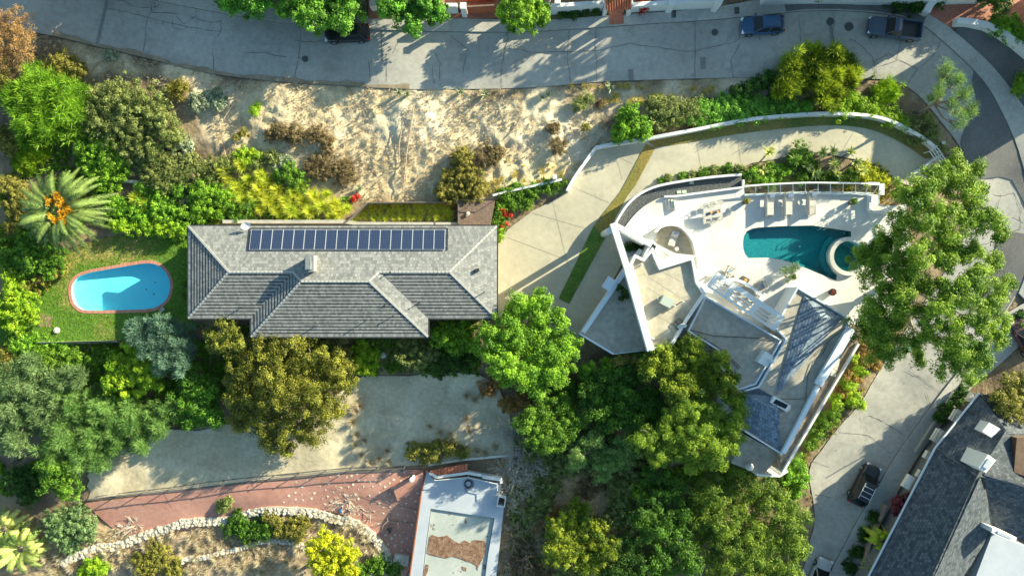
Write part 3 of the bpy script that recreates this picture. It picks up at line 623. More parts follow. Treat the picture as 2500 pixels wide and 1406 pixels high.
# --- lawn with the oval pool
pool_o = [q4(*p) for p in ((490,720),(505,660),(550,612),(640,580),(800,551),(930,528),(1030,514),(1100,519),(1160,548),(1205,600),(1232,670),(1228,740),(1205,805),(1160,850),(1090,880),(900,889),(650,892),(570,872),(515,815))]
pool_w = pxpoly(smooth(pool_o, 3, True)); cxy = Vector((sum(p[0] for p in pool_w)/len(pool_w), sum(p[1] for p in pool_w)/len(pool_w)))
def inset(poly, d):
    P = [Vector(p) for p in poly]; n = len(P); out = []; a = sum(P[i-1].x*P[i].y-P[i].x*P[i-1].y for i in range(n)); sg = 1 if a > 0 else -1
    for i in range(n):
        t = (P[(i+1) % n]-P[i-1]).normalized(); out.append(tuple(P[i]+Vector((-t.y, t.x))*d*sg))
    return out
LZ = G(300, 700).z
lawn = [(10,640),(60,700),(40,640),(150,600),(230,590),(280,575),(460,578),(470,790),(400,800),(320,828),(240,836),(60,840),(0,840),(-60,840),(-60,720)]
lawn = [(-60,740),(60,700),(110,665),(150,620),(230,585),(290,572),(470,578),(470,800),(400,800),(320,828),(240,836),(60,840),(-60,845)]
PADS.append((pxpoly(lawn), LZ))
M['lawn'] = mat('lawn_turf', (.09, .19, .02), (.36, .26, .09), .95, .2, lo=.5, hi=.66, fine=.28, fs=3, bump=.04, bs=9)
sheet('lawn', pxpoly(lawn), M['lawn'], lambda x, y: np.full(np.shape(x), LZ+.03), holes=[inset(pool_w, .1)], res=1.0, skirt=.5)
DIG = [(inset(pool_w, -.05), LZ-2.4)]
# --- pale packed ground and the red patio
plaster = [(215,1217),(222,1200),(212,1186),(219,1172),(214,1160),(228,1140),(224,1128),(240,1108),(262,1098),(330,1070),(390,1050),(560,1035),(760,1000),(850,945),(885,918),(1000,918),(1080,905),(1170,915),(1215,940),(1245,1010),(1255,1110),(1130,1118),(1040,1133),(840,1150),(620,1172),(400,1198)]
sheet('packed_ground', pxpoly(plaster), M['plaster_ground'], lambda x, y: hgt(x, y)+.03+fbm(x, y, .5, 4)*.14+.05, res=.55, skirt=.4)
red = [(205,1228),(400,1203),(620,1178),(840,1156),(982,1145),(1043,1147),(1028,1240),(1003,1380),(990,1406),(960,1400),(945,1345),(900,1290),(860,1262),(800,1246),(640,1252),(480,1290),(330,1310),(270,1285),(220,1240)]
sheet('red_patio', pxpoly(red), M['redpatio'], zz(.04), res=1.2, skirt=.3)
mb = MB()
for a, b in (((615,1180),(620,1245)),((795,1162),(800,1240)),((955,1156),(948,1200)),((880,1210),(1025,1245)),((955,1240),(950,1290)),((400,1205),(420,1240)),((880,1265),(1015,1275)),((900,1225),(955,1170))):
    p, q = G(*a), G(*b); d = (q-p).normalized(); s_ = Vector((-d.y, d.x, 0))*.02; u = Vector((0, 0, .05)); mb.face([p-s_+u, q-s_+u, q+s_+u, p+s_+u])
tag(mb.build('patio_joints', M['crack']), kind='structure')
mb = MB(); rr = random.Random(9); redw = pxpoly(red)      # pale flagstones set into the red concrete
M['flag'] = mat('pale_flagstone', (.62, .56, .45), (.5, .44, .36), .8, 4)
pts = []
while len(pts) < 135:
    x, y = rr.uniform(690, 1030), rr.uniform(1150, 1390)
    g = G(x, y)
    if not bool(inside(np.array([g.x]), np.array([g.y]), redw)[0]) or min([math.hypot(x-a, y-b) for a, b in pts]+[99]) < 12: continue
    pts.append((x, y)); n = rr.choice((4, 5, 5)); a0 = rr.random()*6; rad = rr.uniform(.1, .22)
    mb.face([(g.x+rad*rr.uniform(.6, 1)*math.cos(a0+k*6.283/n), g.y+rad*rr.uniform(.6, 1.1)*math.sin(a0+k*6.283/n), g.z+.052) for k in range(n)])
tag(mb.build('flagstones', M['flag']), kind='structure')
# brick paving and steps on the north side
M['brick'] = brick_mat('red_brick_paving', (.34, .10, .06), (.45, .17, .10), (.28, .17, .13), .25, .12, .01, coord='Object')
sheet('brick_path', pxpoly([(900,48),(900,-60),(1215,-60),(1215,46)]), M['brick'], zz(.2), res=2)
sheet('brick_patio', pxpoly([(2262,34),(2290,-60),(2560,-60),(2560,120),(2450,78),(2400,50),(2342,46),(2322,72)]), M['brick'], zz(.18), res=2)
sheet('brick_path', pxpoly([(1487,62),(1486,10),(1522,10),(1522,60)]), M['brick'], zz(.19), res=2, lower=False)
sheet('brick_path', pxpoly([(2462,800),(2478,770),(2560,740),(2560,830),(2500,850)]), M['brick'], zz(.19), res=2, lower=False)
# --- the land itself
x0 = np.concatenate([[-900, -500, -250, -130, -90], np.arange(-66, 66.1, .24), [90, 130, 250, 500, 900]])
y0 = np.concatenate([[-900, -500, -250, -100, -60], np.arange(-42, 42.1, .24), [60, 100, 250, 500, 900]])
X, Y = np.meshgrid(x0, y0); shp = X.shape; xf, yf = X.ravel(), Y.ravel(); Z = hgt(xf, yf); keepflat = np.zeros(len(xf), bool)
core = (np.abs(xf) < 70) & (np.abs(yf) < 45); sand = [(60,70),(130,92),(350,145),(550,190),(830,215),(1100,222),(1390,212),(1600,200),(1900,205),(2000,245),(1800,235),(1660,240),(1570,280),(1480,300),(1500,350),(1455,358),(1400,420),(1380,440),(1203,480),(900,495),(850,470),(640,420),(560,370),(480,330),(420,220),(300,190),(210,200),(100,130)]
sw = pxpoly(sand); dS = dist_poly(xf, yf, sw); inS = inside(xf, yf, sw); sd = np.where(inS, dS, -dS)+fbm(xf, yf, .35, 3)*3
wS = np.clip(sd/1.6+.5, 0, 1)
oz = pxpoly([(1240,1130),(1380,1080),(1560,1130),(1700,1250),(1600,1400),(1300,1400),(1240,1300)]); dO = dist_poly(xf, yf, oz); inO = inside(xf, yf, oz); wO = np.clip((np.where(inO, dO, -dO)+fbm(xf, yf, .3, 3, 5)*4)/2+.5, 0, 1)
lowr = pxpoly([(150,1230),(250,1280),(640,1255),(830,1250),(950,1340),(960,1450),(100,1450),(50,1300)]); dL = dist_poly(xf, yf, lowr); inL = inside(xf, yf, lowr); wL = np.clip((np.where(inL, dL, -dL)+fbm(xf, yf, .4, 3, 8)*3)/2+.5, 0, 1)
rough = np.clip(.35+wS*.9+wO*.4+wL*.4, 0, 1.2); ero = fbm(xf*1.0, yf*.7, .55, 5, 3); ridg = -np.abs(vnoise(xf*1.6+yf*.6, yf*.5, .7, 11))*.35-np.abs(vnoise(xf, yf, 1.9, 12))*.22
Z = np.where(core, Z+rough*(ero*.2+ridg*.55+fbm(xf, yf, 1.7, 3, 20)*.22), Z)
for p in SHEETS:
    ins = inside(xf, yf, p); dp = dist_poly(xf, yf, p); nb = ~ins & (dp < .6) & core
    Z = np.where(ins, hgt(xf, yf)-.22, np.where(nb, hgt(xf, yf)+(Z-hgt(xf, yf))*np.clip((dp-.15)/.45, 0, 1)-.03, Z))
for p, z in DIG: Z = np.where(inside(xf, yf, p), z, Z)
soil = np.array([.16, .115, .07]); soil2 = np.array([.27, .20, .12]); sandc = np.array([.60, .49, .31]); sandd = np.array([.42, .30, .17]); pale = np.array([.68, .62, .50]); orange_ = np.array([.62, .38, .17]); gold = np.array([.55, .42, .15]); low_ = np.array([.34, .25, .16])
n1 = np.clip(fbm(xf, yf, .25, 4, 30)+.5, 0, 1)[:, None]; n2 = np.clip(fbm(xf, yf, .8, 4, 40)*1.6+.5, 0, 1)[:, None]; n3 = np.clip(fbm(xf, yf, .12, 3, 50)*2.2+.1, 0, 1)[:, None]
col = soil*(1-n2)+soil2*n2; sc_ = sandc*(1-n2*.35)+sandd*n2*.35; sc_ = sc_*(1-n3*.5)+pale*n3*.5
gz_ = pxpoly([(1100,380),(1460,380),(1380,445),(1200,480),(1060,480)]); wG = np.clip(np.where(inside(xf, yf, gz_), dist_poly(xf, yf, gz_), 0)/2, 0, .4)[:, None]*n1; sc_ = sc_*(1-wG)+gold*wG
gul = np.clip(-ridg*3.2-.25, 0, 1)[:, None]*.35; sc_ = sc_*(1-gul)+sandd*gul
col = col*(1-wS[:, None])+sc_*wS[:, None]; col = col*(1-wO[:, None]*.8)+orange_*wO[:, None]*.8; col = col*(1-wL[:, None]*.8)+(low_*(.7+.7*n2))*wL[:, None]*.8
ny, nx = shp; idx = np.arange(ny*nx).reshape(shp); fq = np.stack([idx[:-1, :-1], idx[:-1, 1:], idx[1:, 1:], idx[1:, :-1]], -1).reshape(-1, 4)
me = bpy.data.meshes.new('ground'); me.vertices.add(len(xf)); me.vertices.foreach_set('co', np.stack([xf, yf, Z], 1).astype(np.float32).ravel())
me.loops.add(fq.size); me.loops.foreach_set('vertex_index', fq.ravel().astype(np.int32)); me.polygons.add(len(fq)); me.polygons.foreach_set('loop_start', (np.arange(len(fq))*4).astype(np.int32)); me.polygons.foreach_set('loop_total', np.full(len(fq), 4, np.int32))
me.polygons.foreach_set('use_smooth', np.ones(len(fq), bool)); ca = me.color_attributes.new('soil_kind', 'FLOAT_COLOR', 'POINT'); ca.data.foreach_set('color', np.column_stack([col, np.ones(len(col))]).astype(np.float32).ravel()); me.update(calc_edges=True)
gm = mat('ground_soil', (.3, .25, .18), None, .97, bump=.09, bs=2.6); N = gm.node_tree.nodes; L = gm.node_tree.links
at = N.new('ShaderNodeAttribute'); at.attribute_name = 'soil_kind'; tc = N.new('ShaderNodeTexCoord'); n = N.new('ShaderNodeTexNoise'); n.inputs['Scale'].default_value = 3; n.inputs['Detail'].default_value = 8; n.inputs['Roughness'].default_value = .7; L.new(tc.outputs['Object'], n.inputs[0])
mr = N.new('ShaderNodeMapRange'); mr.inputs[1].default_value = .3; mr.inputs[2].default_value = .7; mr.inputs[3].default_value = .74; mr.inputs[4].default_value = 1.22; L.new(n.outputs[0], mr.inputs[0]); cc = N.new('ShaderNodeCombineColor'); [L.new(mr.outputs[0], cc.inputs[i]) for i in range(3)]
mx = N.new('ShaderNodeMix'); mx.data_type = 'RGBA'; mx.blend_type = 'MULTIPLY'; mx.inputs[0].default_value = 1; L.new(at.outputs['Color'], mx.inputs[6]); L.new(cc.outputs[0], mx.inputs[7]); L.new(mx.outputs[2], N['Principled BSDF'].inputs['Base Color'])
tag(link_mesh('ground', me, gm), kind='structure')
# ---------------------------------------------------------------- oval pool
root = empty('swimming_pool', (cxy.x, cxy.y, LZ), 0, 'oval swimming pool with turquoise water and red brick coping set in the lawn', 'swimming pool')
M['poolbrick'] = brick_mat('pool_coping_brick', (.42, .15, .10), (.52, .24, .17), (.35, .22, .17), .13, 2.0, .012)
mb = MB(); pi_ = inset(pool_w, .32); n = len(pool_w); acc = 0
for i in range(n):
    j = (i+1) % n; ln = (Vector(pool_w[j])-Vector(pool_w[i])).length; zt = LZ+.07
    mb.face([(*pi_[i], zt), (*pi_[j], zt), (*pool_w[j], zt), (*pool_w[i], zt)], [(acc, .9), (acc+ln, .9), (acc+ln, .3), (acc, .3)]); mb.face([(*pool_w[i], zt-.1), (*pool_w[j], zt-.1), (*pool_w[j], zt), (*pool_w[i], zt)]); mb.face([(*pi_[i], zt), (*pi_[j], zt), (*pi_[j], zt-.12), (*pi_[i], zt-.12)]); acc += ln
mb.build('coping', M['poolbrick'], root)
M['basin'] = mat('pale_blue_pool_plaster', (.26, .76, .84), (.32, .80, .87), .6, .8); M['basinteal'] = mat('teal_pool_plaster', (.010, .18, .20), (.022, .26, .26), .6, 5, fine=.15, fs=9)
pb = inset(pool_w, .3); mb = MB(); xs = [p[0] for p in pb]; xa, xb = min(xs), max(xs)
def pdepth(x):
    t = (x-xa)/(xb-xa); return LZ-.5-.7*t
for i in range(n):
    j = (i+1) % n; mb.face([(*pb[i], LZ), (*pb[j], LZ), (*pb[j], pdepth(pb[j][0])), (*pb[i], pdepth(pb[i][0]))])
mb.build('basin_wall', M['basin'], root)
bf = MB(); pbv = [Vector(p) for p in pb]; yb = [p[1] for p in pb]
st = sheet('basin_floor', pb, M['basin'], lambda x, y: np.array([pdepth(a) for a in x]), res=.35, skirt=0, lower=False, kind=None)
for v_ in st.data.vertices: v_.co = v_.co-Vector((cxy.x, cxy.y, LZ))
st.parent = root
M['water'] = watermat('clear_pool_water', (.93, .99, 1)); M['waterteal'] = watermat('dark_pool_water', (.5, .9, .95))
for wm_, ab_, dn_ in (('water', (0, .90, .98), .3),):
    N_ = M[wm_].node_tree.nodes; va_ = N_.new('ShaderNodeVolumeAbsorption'); va_.inputs[0].default_value = (*ab_, 1); va_.inputs[1].default_value = dn_; M[wm_].node_tree.links.new(va_.outputs[0], N_['Material Output'].inputs[1])
mb = MB(); pq_ = pb if sum(pb[i-1][0]*pb[i][1]-pb[i][0]*pb[i-1][1] for i in range(n)) > 0 else pb[::-1]
mb.prism(inset(pq_, -.05), LZ-1.6, LZ-.12); mb.build('water', M['water'], root)
for px, py in (q4(1110,672), q4(1050,722)):
    g = W(px, py, LZ-1.1); MB().lathe((g.x, g.y, pdepth(g.x)-.0), [(.07, 0), (.07, .03), (0, .035)], 14).build('floor_drain', M['steel'], root)
g = W(*q4(1100,755), LZ-.11); MB().lathe((g.x, g.y, LZ-.12), [(.02, 0), (.1, .02), (.06, .04), (0, .05)], 7).build('floating_leaf', M['steel'], root)
g = G(*q4(1160,868)); MB().box((g.x, g.y, g.z+.08), (.55, .4, .1), .8).build('stepping_stone', M['walk']); tag(bpy.data.objects['stepping_stone'], 'pale flat stepping slab touching the lower right rim of the oval pool', 'stepping stone')
# ================================================================ BUILDINGS
M['slate'] = brick_mat('grey_roof_tile', (.16, .165, .165), (.29, .29, .28), (.10, .10, .10), .26, .33, .008, .75, .2, fs=5)
M['ridgecap'] = mat('pale_ridge_cap', (.40, .39, .37), (.32, .32, .31), .8, 5)
M['shingle'] = brick_mat('blue_grey_shingle', (.09, .13, .18), (.22, .27, .33), (.06, .08, .11), .36, .26, .012, .85, .25, fs=4)
M['darkshingle'] = brick_mat('dark_slate_shingle', (.038, .05, .062), (.115, .13, .145), (.025, .03, .04), .36, .26, .012, .85, .2, fs=4)
M['tanroof'] = mat('tan_roof_membrane', (.34, .29, .205), (.50, .445, .34), .85, .35, lo=.3, hi=.65, fine=.14, fs=2.5)
M['greyroof'] = mat('weathered_grey_membrane', (.30, .27, .22), (.44, .40, .33), .85, .4, lo=.3, hi=.68, fine=.16, fs=2)
M['flatwhite'] = mat('pale_blue_roof_membrane', (.42, .45, .50), (.36, .39, .44), .7, .5, fine=.05, fs=4)
M['cell'] = brick_mat('solar_cells', (.012, .022, .06), (.015, .028, .075), (.10, .13, .19), .165, .165, .008, .12, .05, offset=0)
M['alu'] = mat('aluminium', (.62, .63, .65), None, .35, metal=.4)
M['darkmetal'] = mat('dark_metal', (.03, .03, .032), None, .5)
M['glassdark'] = mat('dark_glass', (.012, .016, .02), None, .08, spec=.35)
M['terracotta'] = mat('terracotta_tile', (.50, .15, .07), (.36, .09, .045), .8, 5, fine=.15)
M['wood'] = mat('dark_deck_wood', (.15, .10, .075), (.22, .155, .12), .8, 3, fine=.2, fs=8)
M['redwood'] = mat('red_fence_wood', (.36, .11, .045), (.28, .08, .03), .75, 4)
M['stonewall'] = mat('dry_stone', (.62, .57, .48), (.42, .37, .29), .9, 2.2, fine=.2, fs=6, bump=.05, bs=4)
M['cream'] = mat('cream_paint', (.70, .66, .58), (.58, .53, .44), .8, 2)
M['stuccotan'] = mat('tan_stucco', (.42, .33, .23), (.48, .40, .30), .9, 1)
M['trim'] = mat('shade_blue_trim', (.60, .66, .72), None, .5)  # white trim with the blue cast of shade mixed into its colour
# ---------------------------------------------------------------- the long grey-tiled house
EV, PK = 2.0, .30
hb = W(836, 690, -1.8); house = empty('house', (hb.x, hb.y, -1.8), 0, 'long single storey house with grey tiled hip roof and a row of solar panels', 'house')
def hp(px, py, d=0): v = W(px, py, EV); return Vector((v.x, v.y, EV+d/F*(H-EV)*PK))
fN = [hp(460,552), hp(572.5,664.5,112.5), hp(725.5,664.5,112.5), hp(748,687,135), hp(910,687,135), hp(932.5,664.5,112.5), hp(1100.5,664.5,112.5), hp(1213,552)]
fW = [hp(460,552), hp(460,777), hp(572.5,664.5,112.5)]; fSL = [hp(460,777), hp(613,777), hp(725.5,664.5,112.5), hp(572.5,664.5,112.5)]
fWW = [hp(613,777), hp(613,822), hp(748,687,135), hp(725.5,664.5,112.5)]; fS = [hp(613,822), hp(1045,822), hp(910,687,135), hp(748,687,135)]
fWE = [hp(1045,822), hp(1045,777), hp(932.5,664.5,112.5), hp(910,687,135)]; fSR = [hp(1045,777), hp(1213,777), hp(1100.5,664.5,112.5), hp(932.5,664.5,112.5)]; fE = [hp(1213,552), hp(1213,777), hp(1100.5,664.5,112.5)]
# the west and east end of the main wing reach down from the higher wing roof: the side strips of the wing
mb = MB()
for f, e in ((fN, (1, 0, 0)), (fW, (0, 1, 0)), (fSL, (1, 0, 0)), (fWW, (0, 1, 0)), (fS, (1, 0, 0)), (fWE, (0, 1, 0)), (fSR, (1, 0, 0)), (fE, (0, 1, 0))): mb.slope(f, e, .34, .035, .1 if f in (fW, fSL, fWW, fS, fSR) else 0)  # gaps only on slopes away from the sun, drawing shade lines between courses
roof = mb.build('roof', M['slate'], house); mb = MB()
for f in (fN, fW, fSL, fWW, fS, fWE, fSR, fE): mb.face([p-Vector((0, 0, .09)) for p in f])
mb.build('course_shade', M['darkmetal'], roof)  # dark sheet seen through the gaps, standing in for shade under the courses
mb = MB(); up = Vector((0, 0, .05))
for a, b in ((fN[0], fN[1]), (fN[1], fN[2]), (fN[2], fN[3]), (fN[3], fN[4]), (fN[4], fN[5]), (fN[5], fN[6]), (fN[6], fN[7]), (fW[1], fW[2]), (fWW[1], fWW[2]), (fS[1], fS[2]), (fSR[1], fSR[2])):
    n = max(2, int((b-a).length/.38))
    for i in range(n):
        p, q = a.lerp(b, i/n)+up, a.lerp(b, (i+1)/n)+up; mb.bar(p+Vector((0, 0, .03)), q, .2, .1)
mb.build('ridge_cap', M['ridgecap'], roof)
mb = MB()
for a, b in ((fW[0], fW[1]), (fSL[0], fSL[1]), (fS[0], fS[1]), (fSR[0], fSR[1]), (fE[0], fE[1]), (fN[0], fN[7]), (fWW[0], fWW[1]), (fWE[0], fWE[1])):
    d = (b-a).normalized(); o_ = Vector((d.y, -d.x, 0)); m_ = (a+b)/2; cc_ = Vector((hb.x, hb.y, 0)); o_ = o_ if (m_+o_-cc_).length > (m_-o_-cc_).length else -o_
    if a in (fWW[0],): o_ = Vector((-1, 0, 0))
    if a in (fWE[0],): o_ = Vector((1, 0, 0))
    mb.bar(a+o_*.07+Vector((0, 0, .02)), b+o_*.07+Vector((0, 0, .02)), .12, .13)
mb.build('gutter', M['darkmetal'], house)
def pl(*p): return [(hp(*q).x, hp(*q).y) for q in p]
MB().prism(pl((472,565),(1201,565),(1201,766),(1033,766),(1033,811),(625,811),(625,766),(472,766)), -2.8, EV-.03).build('wall', M['stuccotan'], house)
MB().prism(pl((463,555),(1210,555),(1210,774),(1042,774),(1042,819),(616,819),(616,774),(463,774)), EV-.06, EV-.025).build('eave_soffit', M['darkmetal'], house)
# solar panels on the north slope
ya, yb_ = 561.5, 610.5
def nz(px, py, up=.0): v = hp(px, py, py-552); return v+Vector((0, 0, up))
for i in range(18):
    xa_, xb_ = 616+i*26.2+.6, 616+(i+1)*26.2-.6; a, b, c, d = nz(xa_, ya, .17), nz(xb_, ya, .17), nz(xb_, yb_, .17), nz(xa_, yb_, .17)
    f = MB()
    for p, q in ((a, b), (b, c), (c, d), (d, a)): f.bar(p+Vector((0, 0, .012)), q+Vector((0, 0, .012)), .03, .06)
    f.face([p-Vector((0, 0, .03)) for p in (d, c, b, a)])
    sp = f.build('solar_panel', M['alu'], house); wv, hv = (b-a).length, (c-b).length
    MB().face([d, c, b, a], [(0, 0), (wv, 0), (wv, hv), (0, hv)]).build('cell_sheet', M['cell'], sp)
mb = MB(); mb.bar(nz(614, 557, .12), nz(1092, 557, .12), .05, .08); mb.bar(nz(1094, 557, .13), nz(1094, 612, .13), .06, .1); mb.bar(nz(612, 557, .13), nz(612, 612, .13), .06, .1); mb.build('conduit', M['darkmetal'], house)
# chimney, vents, dish
c = hp(772, 645, 100); ch = MB().box((c.x, c.y, 0), (.75, 1.5, 1.5), 0, c.z-.4).build('chimney', M['stuccotan'], house)
mb = MB().box((c.x, c.y, 0), (.9, 1.65, .12), 0, c.z+1.1); mb.box((c.x-.02, c.y, 0), (.5, 1.2, .3), 0, c.z+1.22); mb.build('chimney_cap', mat('dull_zinc', (.22, .24, .25), (.14, .15, .15), .6, 3), ch)
for px, py in ((593,750),(769,737),(774,795),(944,745),(963,770),(896,783),(1027,738),(960,665),(1183,713)):
    v = hp(px, py, 40 if py > 700 else 100); r = MB().tube([(v.x, v.y, v.z-.2), (v.x, v.y, v.z+.5)], .045, .045, 8); r.lathe((v.x, v.y, v.z+.5), [(.08, 0), (.08, .06), (0, .09)], 8); r.build('vent_pipe', M['darkmetal'], house)
v = hp(1166, 660, 50); MB().box((v.x, v.y, v.z+.2), (.4, .3, .4), .3).build('roof_vent', M['darkmetal'], house)
v = hp(607, 551, 0); dsh = MB().tube([(v.x, v.y-.1, v.z), (v.x, v.y, v.z+.6)], .03, .03, 6); dr = dsh.build('satellite_dish', M['alu'], house)
mb = MB()
for k in range(3):
    for i in range(14):
        a0, a1 = 6.283*i/14, 6.283*(i+1)/14; r0, r1 = .13*k, .13*(k+1); o3 = Vector((v.x-.05, v.y-.05, v.z+.62)); e1 = Vector((.9, .3, -.15)).normalized(); nn = Vector((.3, -.45, .84)).normalized(); e2 = nn.cross(e1).normalized(); e1 = e2.cross(nn)
        def dp(r, a): return o3+e1*r*math.cos(a)*1.2+e2*r*math.sin(a)+nn*r*r*.8
        mb.face([dp(r0, a0), dp(r1, a0), dp(r1, a1), dp(r0, a1)])
mb.build('dish_reflector', M['whitepaint'], dr)
# timber deck and the concrete wall behind the house
g = W(1163, 522, -.2); pts = [W2(*p, -.2) for p in ((1119,492),(1208,490),(1197,553),(1119,551))]
dk = empty('timber_deck', (g.x, g.y, -1.5), 0, 'small dark timber deck between the fountain grass bed and the red flowering vine', 'deck'); mb = MB()
for i in range(16):
    t0, t1 = i/16+.004, (i+1)/16-.004; A = Vector(pts[0]).lerp(Vector(pts[3]), t0); B = Vector(pts[1]).lerp(Vector(pts[2]), t0); c2 = Vector(pts[1]).lerp(Vector(pts[2]), t1); D = Vector(pts[0]).lerp(Vector(pts[3]), t1); mb.prism([A, B, c2, D], -.26, -.2)
mb.build('deck_board', M['wood'], dk); MB().prism(pts, -1.8, -.27).build('frame', M['wood'], dk)
mb = MB().wall([pts[3], pts[0], pts[1], pts[2]][:3], .06, .6, .66); [mb.tube([(x, y, -.3), (x, y, .62)], .03, .03, 6) for x, y in (pts[0], pts[1], tuple((Vector(pts[0])+Vector(pts[1]))/2))]; mb.build('railing', M['darkmetal'], dk)
for dx, dy, s_, lb in ((-8, 0, .2, 'upper'), (-11, 4, .15, 'lower')):
    p = W(1145+dx+6, 522+dy, -.2); MB().lathe((p.x, p.y, -.2), [(s_*.7, 0), (s_, s_), (s_*.8, s_*1.4), (0, s_*1.5)], 10).build('ornament', M['flag'])
    tag(bpy.data.objects['ornament'] if lb == 'upper' else bpy.data.objects['ornament.001'], ('larger' if lb == 'upper' else 'smaller')+' pale round ornament on the small dark timber deck', 'ornament')
pw = [W2(*p, -.4) for p in ((543,541),(840,541),(872,546),(1118,547))]; o = MB().wall(pw, .35, -2.2, -.4).build('retaining_wall', M['walk']); tag(o, 'low concrete retaining wall running along the back of the grey tiled house', 'wall')
pf = [W2(*p, .2) for p in ((844,540),(896,494),(1118,492),(1118,545))]; o = MB().wall(pf, .1, -1.9, -.1).build('planter_edge', M['steel']); tag(o, 'thin grey metal edge framing the grass bed behind the grey tiled house', 'planter edge')
# ---------------------------------------------------------------- the white villa
ZR, ZP = 2.75, 3.15
vb = W(1750, 850, -3); villa = empty('house', (vb.x, vb.y, -3), 0, 'white modern villa with flat tan roofs, parapets, pergola and blue shingled hip', 'house')
def vp(pts, z=ZP): return [W2(*p, z) for p in pts]
R1 = [(1538,645),(1550,622),(1571,631),(1592,606),(1602,625),(1612,651),(1692,627),(1705,688),(1723,718),(1680,782),(1640,848),(1588,852)]
R2 = [(1727,722),(1915,830),(1852,941),(1806,956),(1762,900),(1756,858),(1681,809)]
R3 = [(1951,699),(2082,777),(2075,802),(1914,1112),(1815,1054),(1795,990),(1804,957),(1853,943),(1921,828),(1893,797)]
R0 = [(1418,818),(1531,655),(1542,662),(1588,856),(1500,868)]
for P_, rm, zt in ((R1, 'tanroof', ZR), (R2, 'greyroof', ZR-.25), (R3, 'greyroof', ZR-.1)):
    pw = vp(P_); MB().prism(inset(pw, .08), -7, zt-.004).build('wall', M['white'], villa)
    ii = inset(pw, .26); MB().face([(*p, zt) for p in (ii if sum(ii[i-1][0]*ii[i][1]-ii[i][0]*ii[i-1][1] for i in range(len(ii))) > 0 else ii[::-1])]).build('flat_roof', M[rm], villa)
    MB().wall(inset(pw, .14), .28 if rm == 'tanroof' else .15, zt-.3, (ZP if rm == 'tanroof' else zt+.2)-(ZR-zt)*0, True).build('parapet', M['trim' if rm == 'greyroof' else 'whitepaint'], villa)
pw = vp(R0, 1.2); MB().prism(inset(pw, .1), -6, .996).build('wall', M['white'], villa); MB().face([(*p, 1.0) for p in inset(pw, .2)] if sum(pw[i-1][0]*pw[i][1]-pw[i][0]*pw[i-1][1] for i in range(len(pw))) > 0 else [(*p, 1.0) for p in inset(pw, .2)][::-1]).build('carport_roof', M['greyroof'], villa)
cw = [W2(*p, 1.5) for p in ((1566,610),(1531,655),(1424,812))]; MB().wall(cw, .42, .2, 1.5).build('parapet', M['trim'], villa)
cw = [W2(*p, 1.3) for p in ((1416,815),(1498,864))]; MB().wall(cw, .2, .2, 1.3).build('parapet', M['trim'], villa)
MB().wall([W2(*p, 1.8) for p in ((1480,706),(1496,680))], .9, 1.2, 1.8).build('roof_block', M['trim'], villa)
# long beam and the second beam of the tower
mb = MB(); a, b, b2 = W(1497,545,3.6), W(1532,655,3.6), W(1588,852,3.6); mb.bar(a, b, .62, .5); A1 = MB().bar(W(1533,656,3.55), W(1590,856,3.55), .7, .75)
mb.bar(W(1500,548,3.58), W(1592,598,3.58), .5, .48); mb.tube([W(1489,563,3.1)-Vector((0, 0, 5)), W(1489,563,3.1)], .33, .33, 16); mb.build('tower_beam', M['whitepaint'], villa); A1.build('roof_beam', M['trim'], villa)
mb = MB().wall([W2(*p, 2.4) for p in (d1(215,840), d1(540,1020), d1(600,1000))], .3, -1.5, 2.4); mb.build('screen_wall', M['whitepaint'], villa)
mb = MB().wall([W2(*p, 3.1) for p in (d1(540,1220), d1(660,990), d1(740,1060), d1(710,1110), d1(780,1340))], .22, -.2, 3.1); mb.build('stair_wall', M['whitepaint'], villa)
mb = MB().face([(*p, 2.3) for p in [W2(*q, 2.3) for q in (d1(720,1110), d1(1080,1240), d1(1090,1255), d1(785,1335))]][::-1]); mb2 = MB().prism([W2(*q, 2.6) for q in (d1(760,1050), d1(985,1160), d1(1280,1195), d1(1275,1210), d1(785,1335), d1(725,1110))], 2.35, 2.6); mb2.build('canopy_slab', M['whitepaint'], villa)
mb = MB()
for i in range(4):
    p = [W2(*d1(x, y), 2.61) for x, y in ((755+i*32-(i % 2)*8, 1120+i*24), (790+i*32, 1120+i*22), (880+i*12, 1190+i*14), (850+i*2-(i*12), 1190+i*16))]
for q in (((755,1110),(800,1125),(905,1195),(885,1210)), ((765,1150),(785,1155),(860,1215),(840,1228)), ((760,1185),(775,1190),(830,1230),(810,1240))): mb.prism([W2(*d1(*p), 2.62) for p in q], 2.601, 2.615)
mb.build('canopy_slot', M['glassdark'] if False else M['tanroof'], villa)
# balcony arc
arc = [W(*d1(x, y), 1.05) for x, y in ((720,850),(760,800),(840,760),(940,745),(1040,760),(1130,820),(1210,910),(1260,1000),(1290,1110),(1330,1250),(1350,1370))]
MB().wall([(p.x, p.y) for p in [Vector(q) for q in smooth([tuple(p) for p in arc], 3)]], .3, -.05, .95).build('balcony_wall', M['whitepaint'], villa)
fl = [W2(*d1(*p), .12) for p in ((735,870),(800,800),(940,765),(1040,780),(1120,840),(1200,930),(1260,1060),(1290,1200),(1080,1250),(850,1120),(700,1000))]
MB().prism(fl, .0, .12).build('balcony_floor', M['tanroof'], villa)
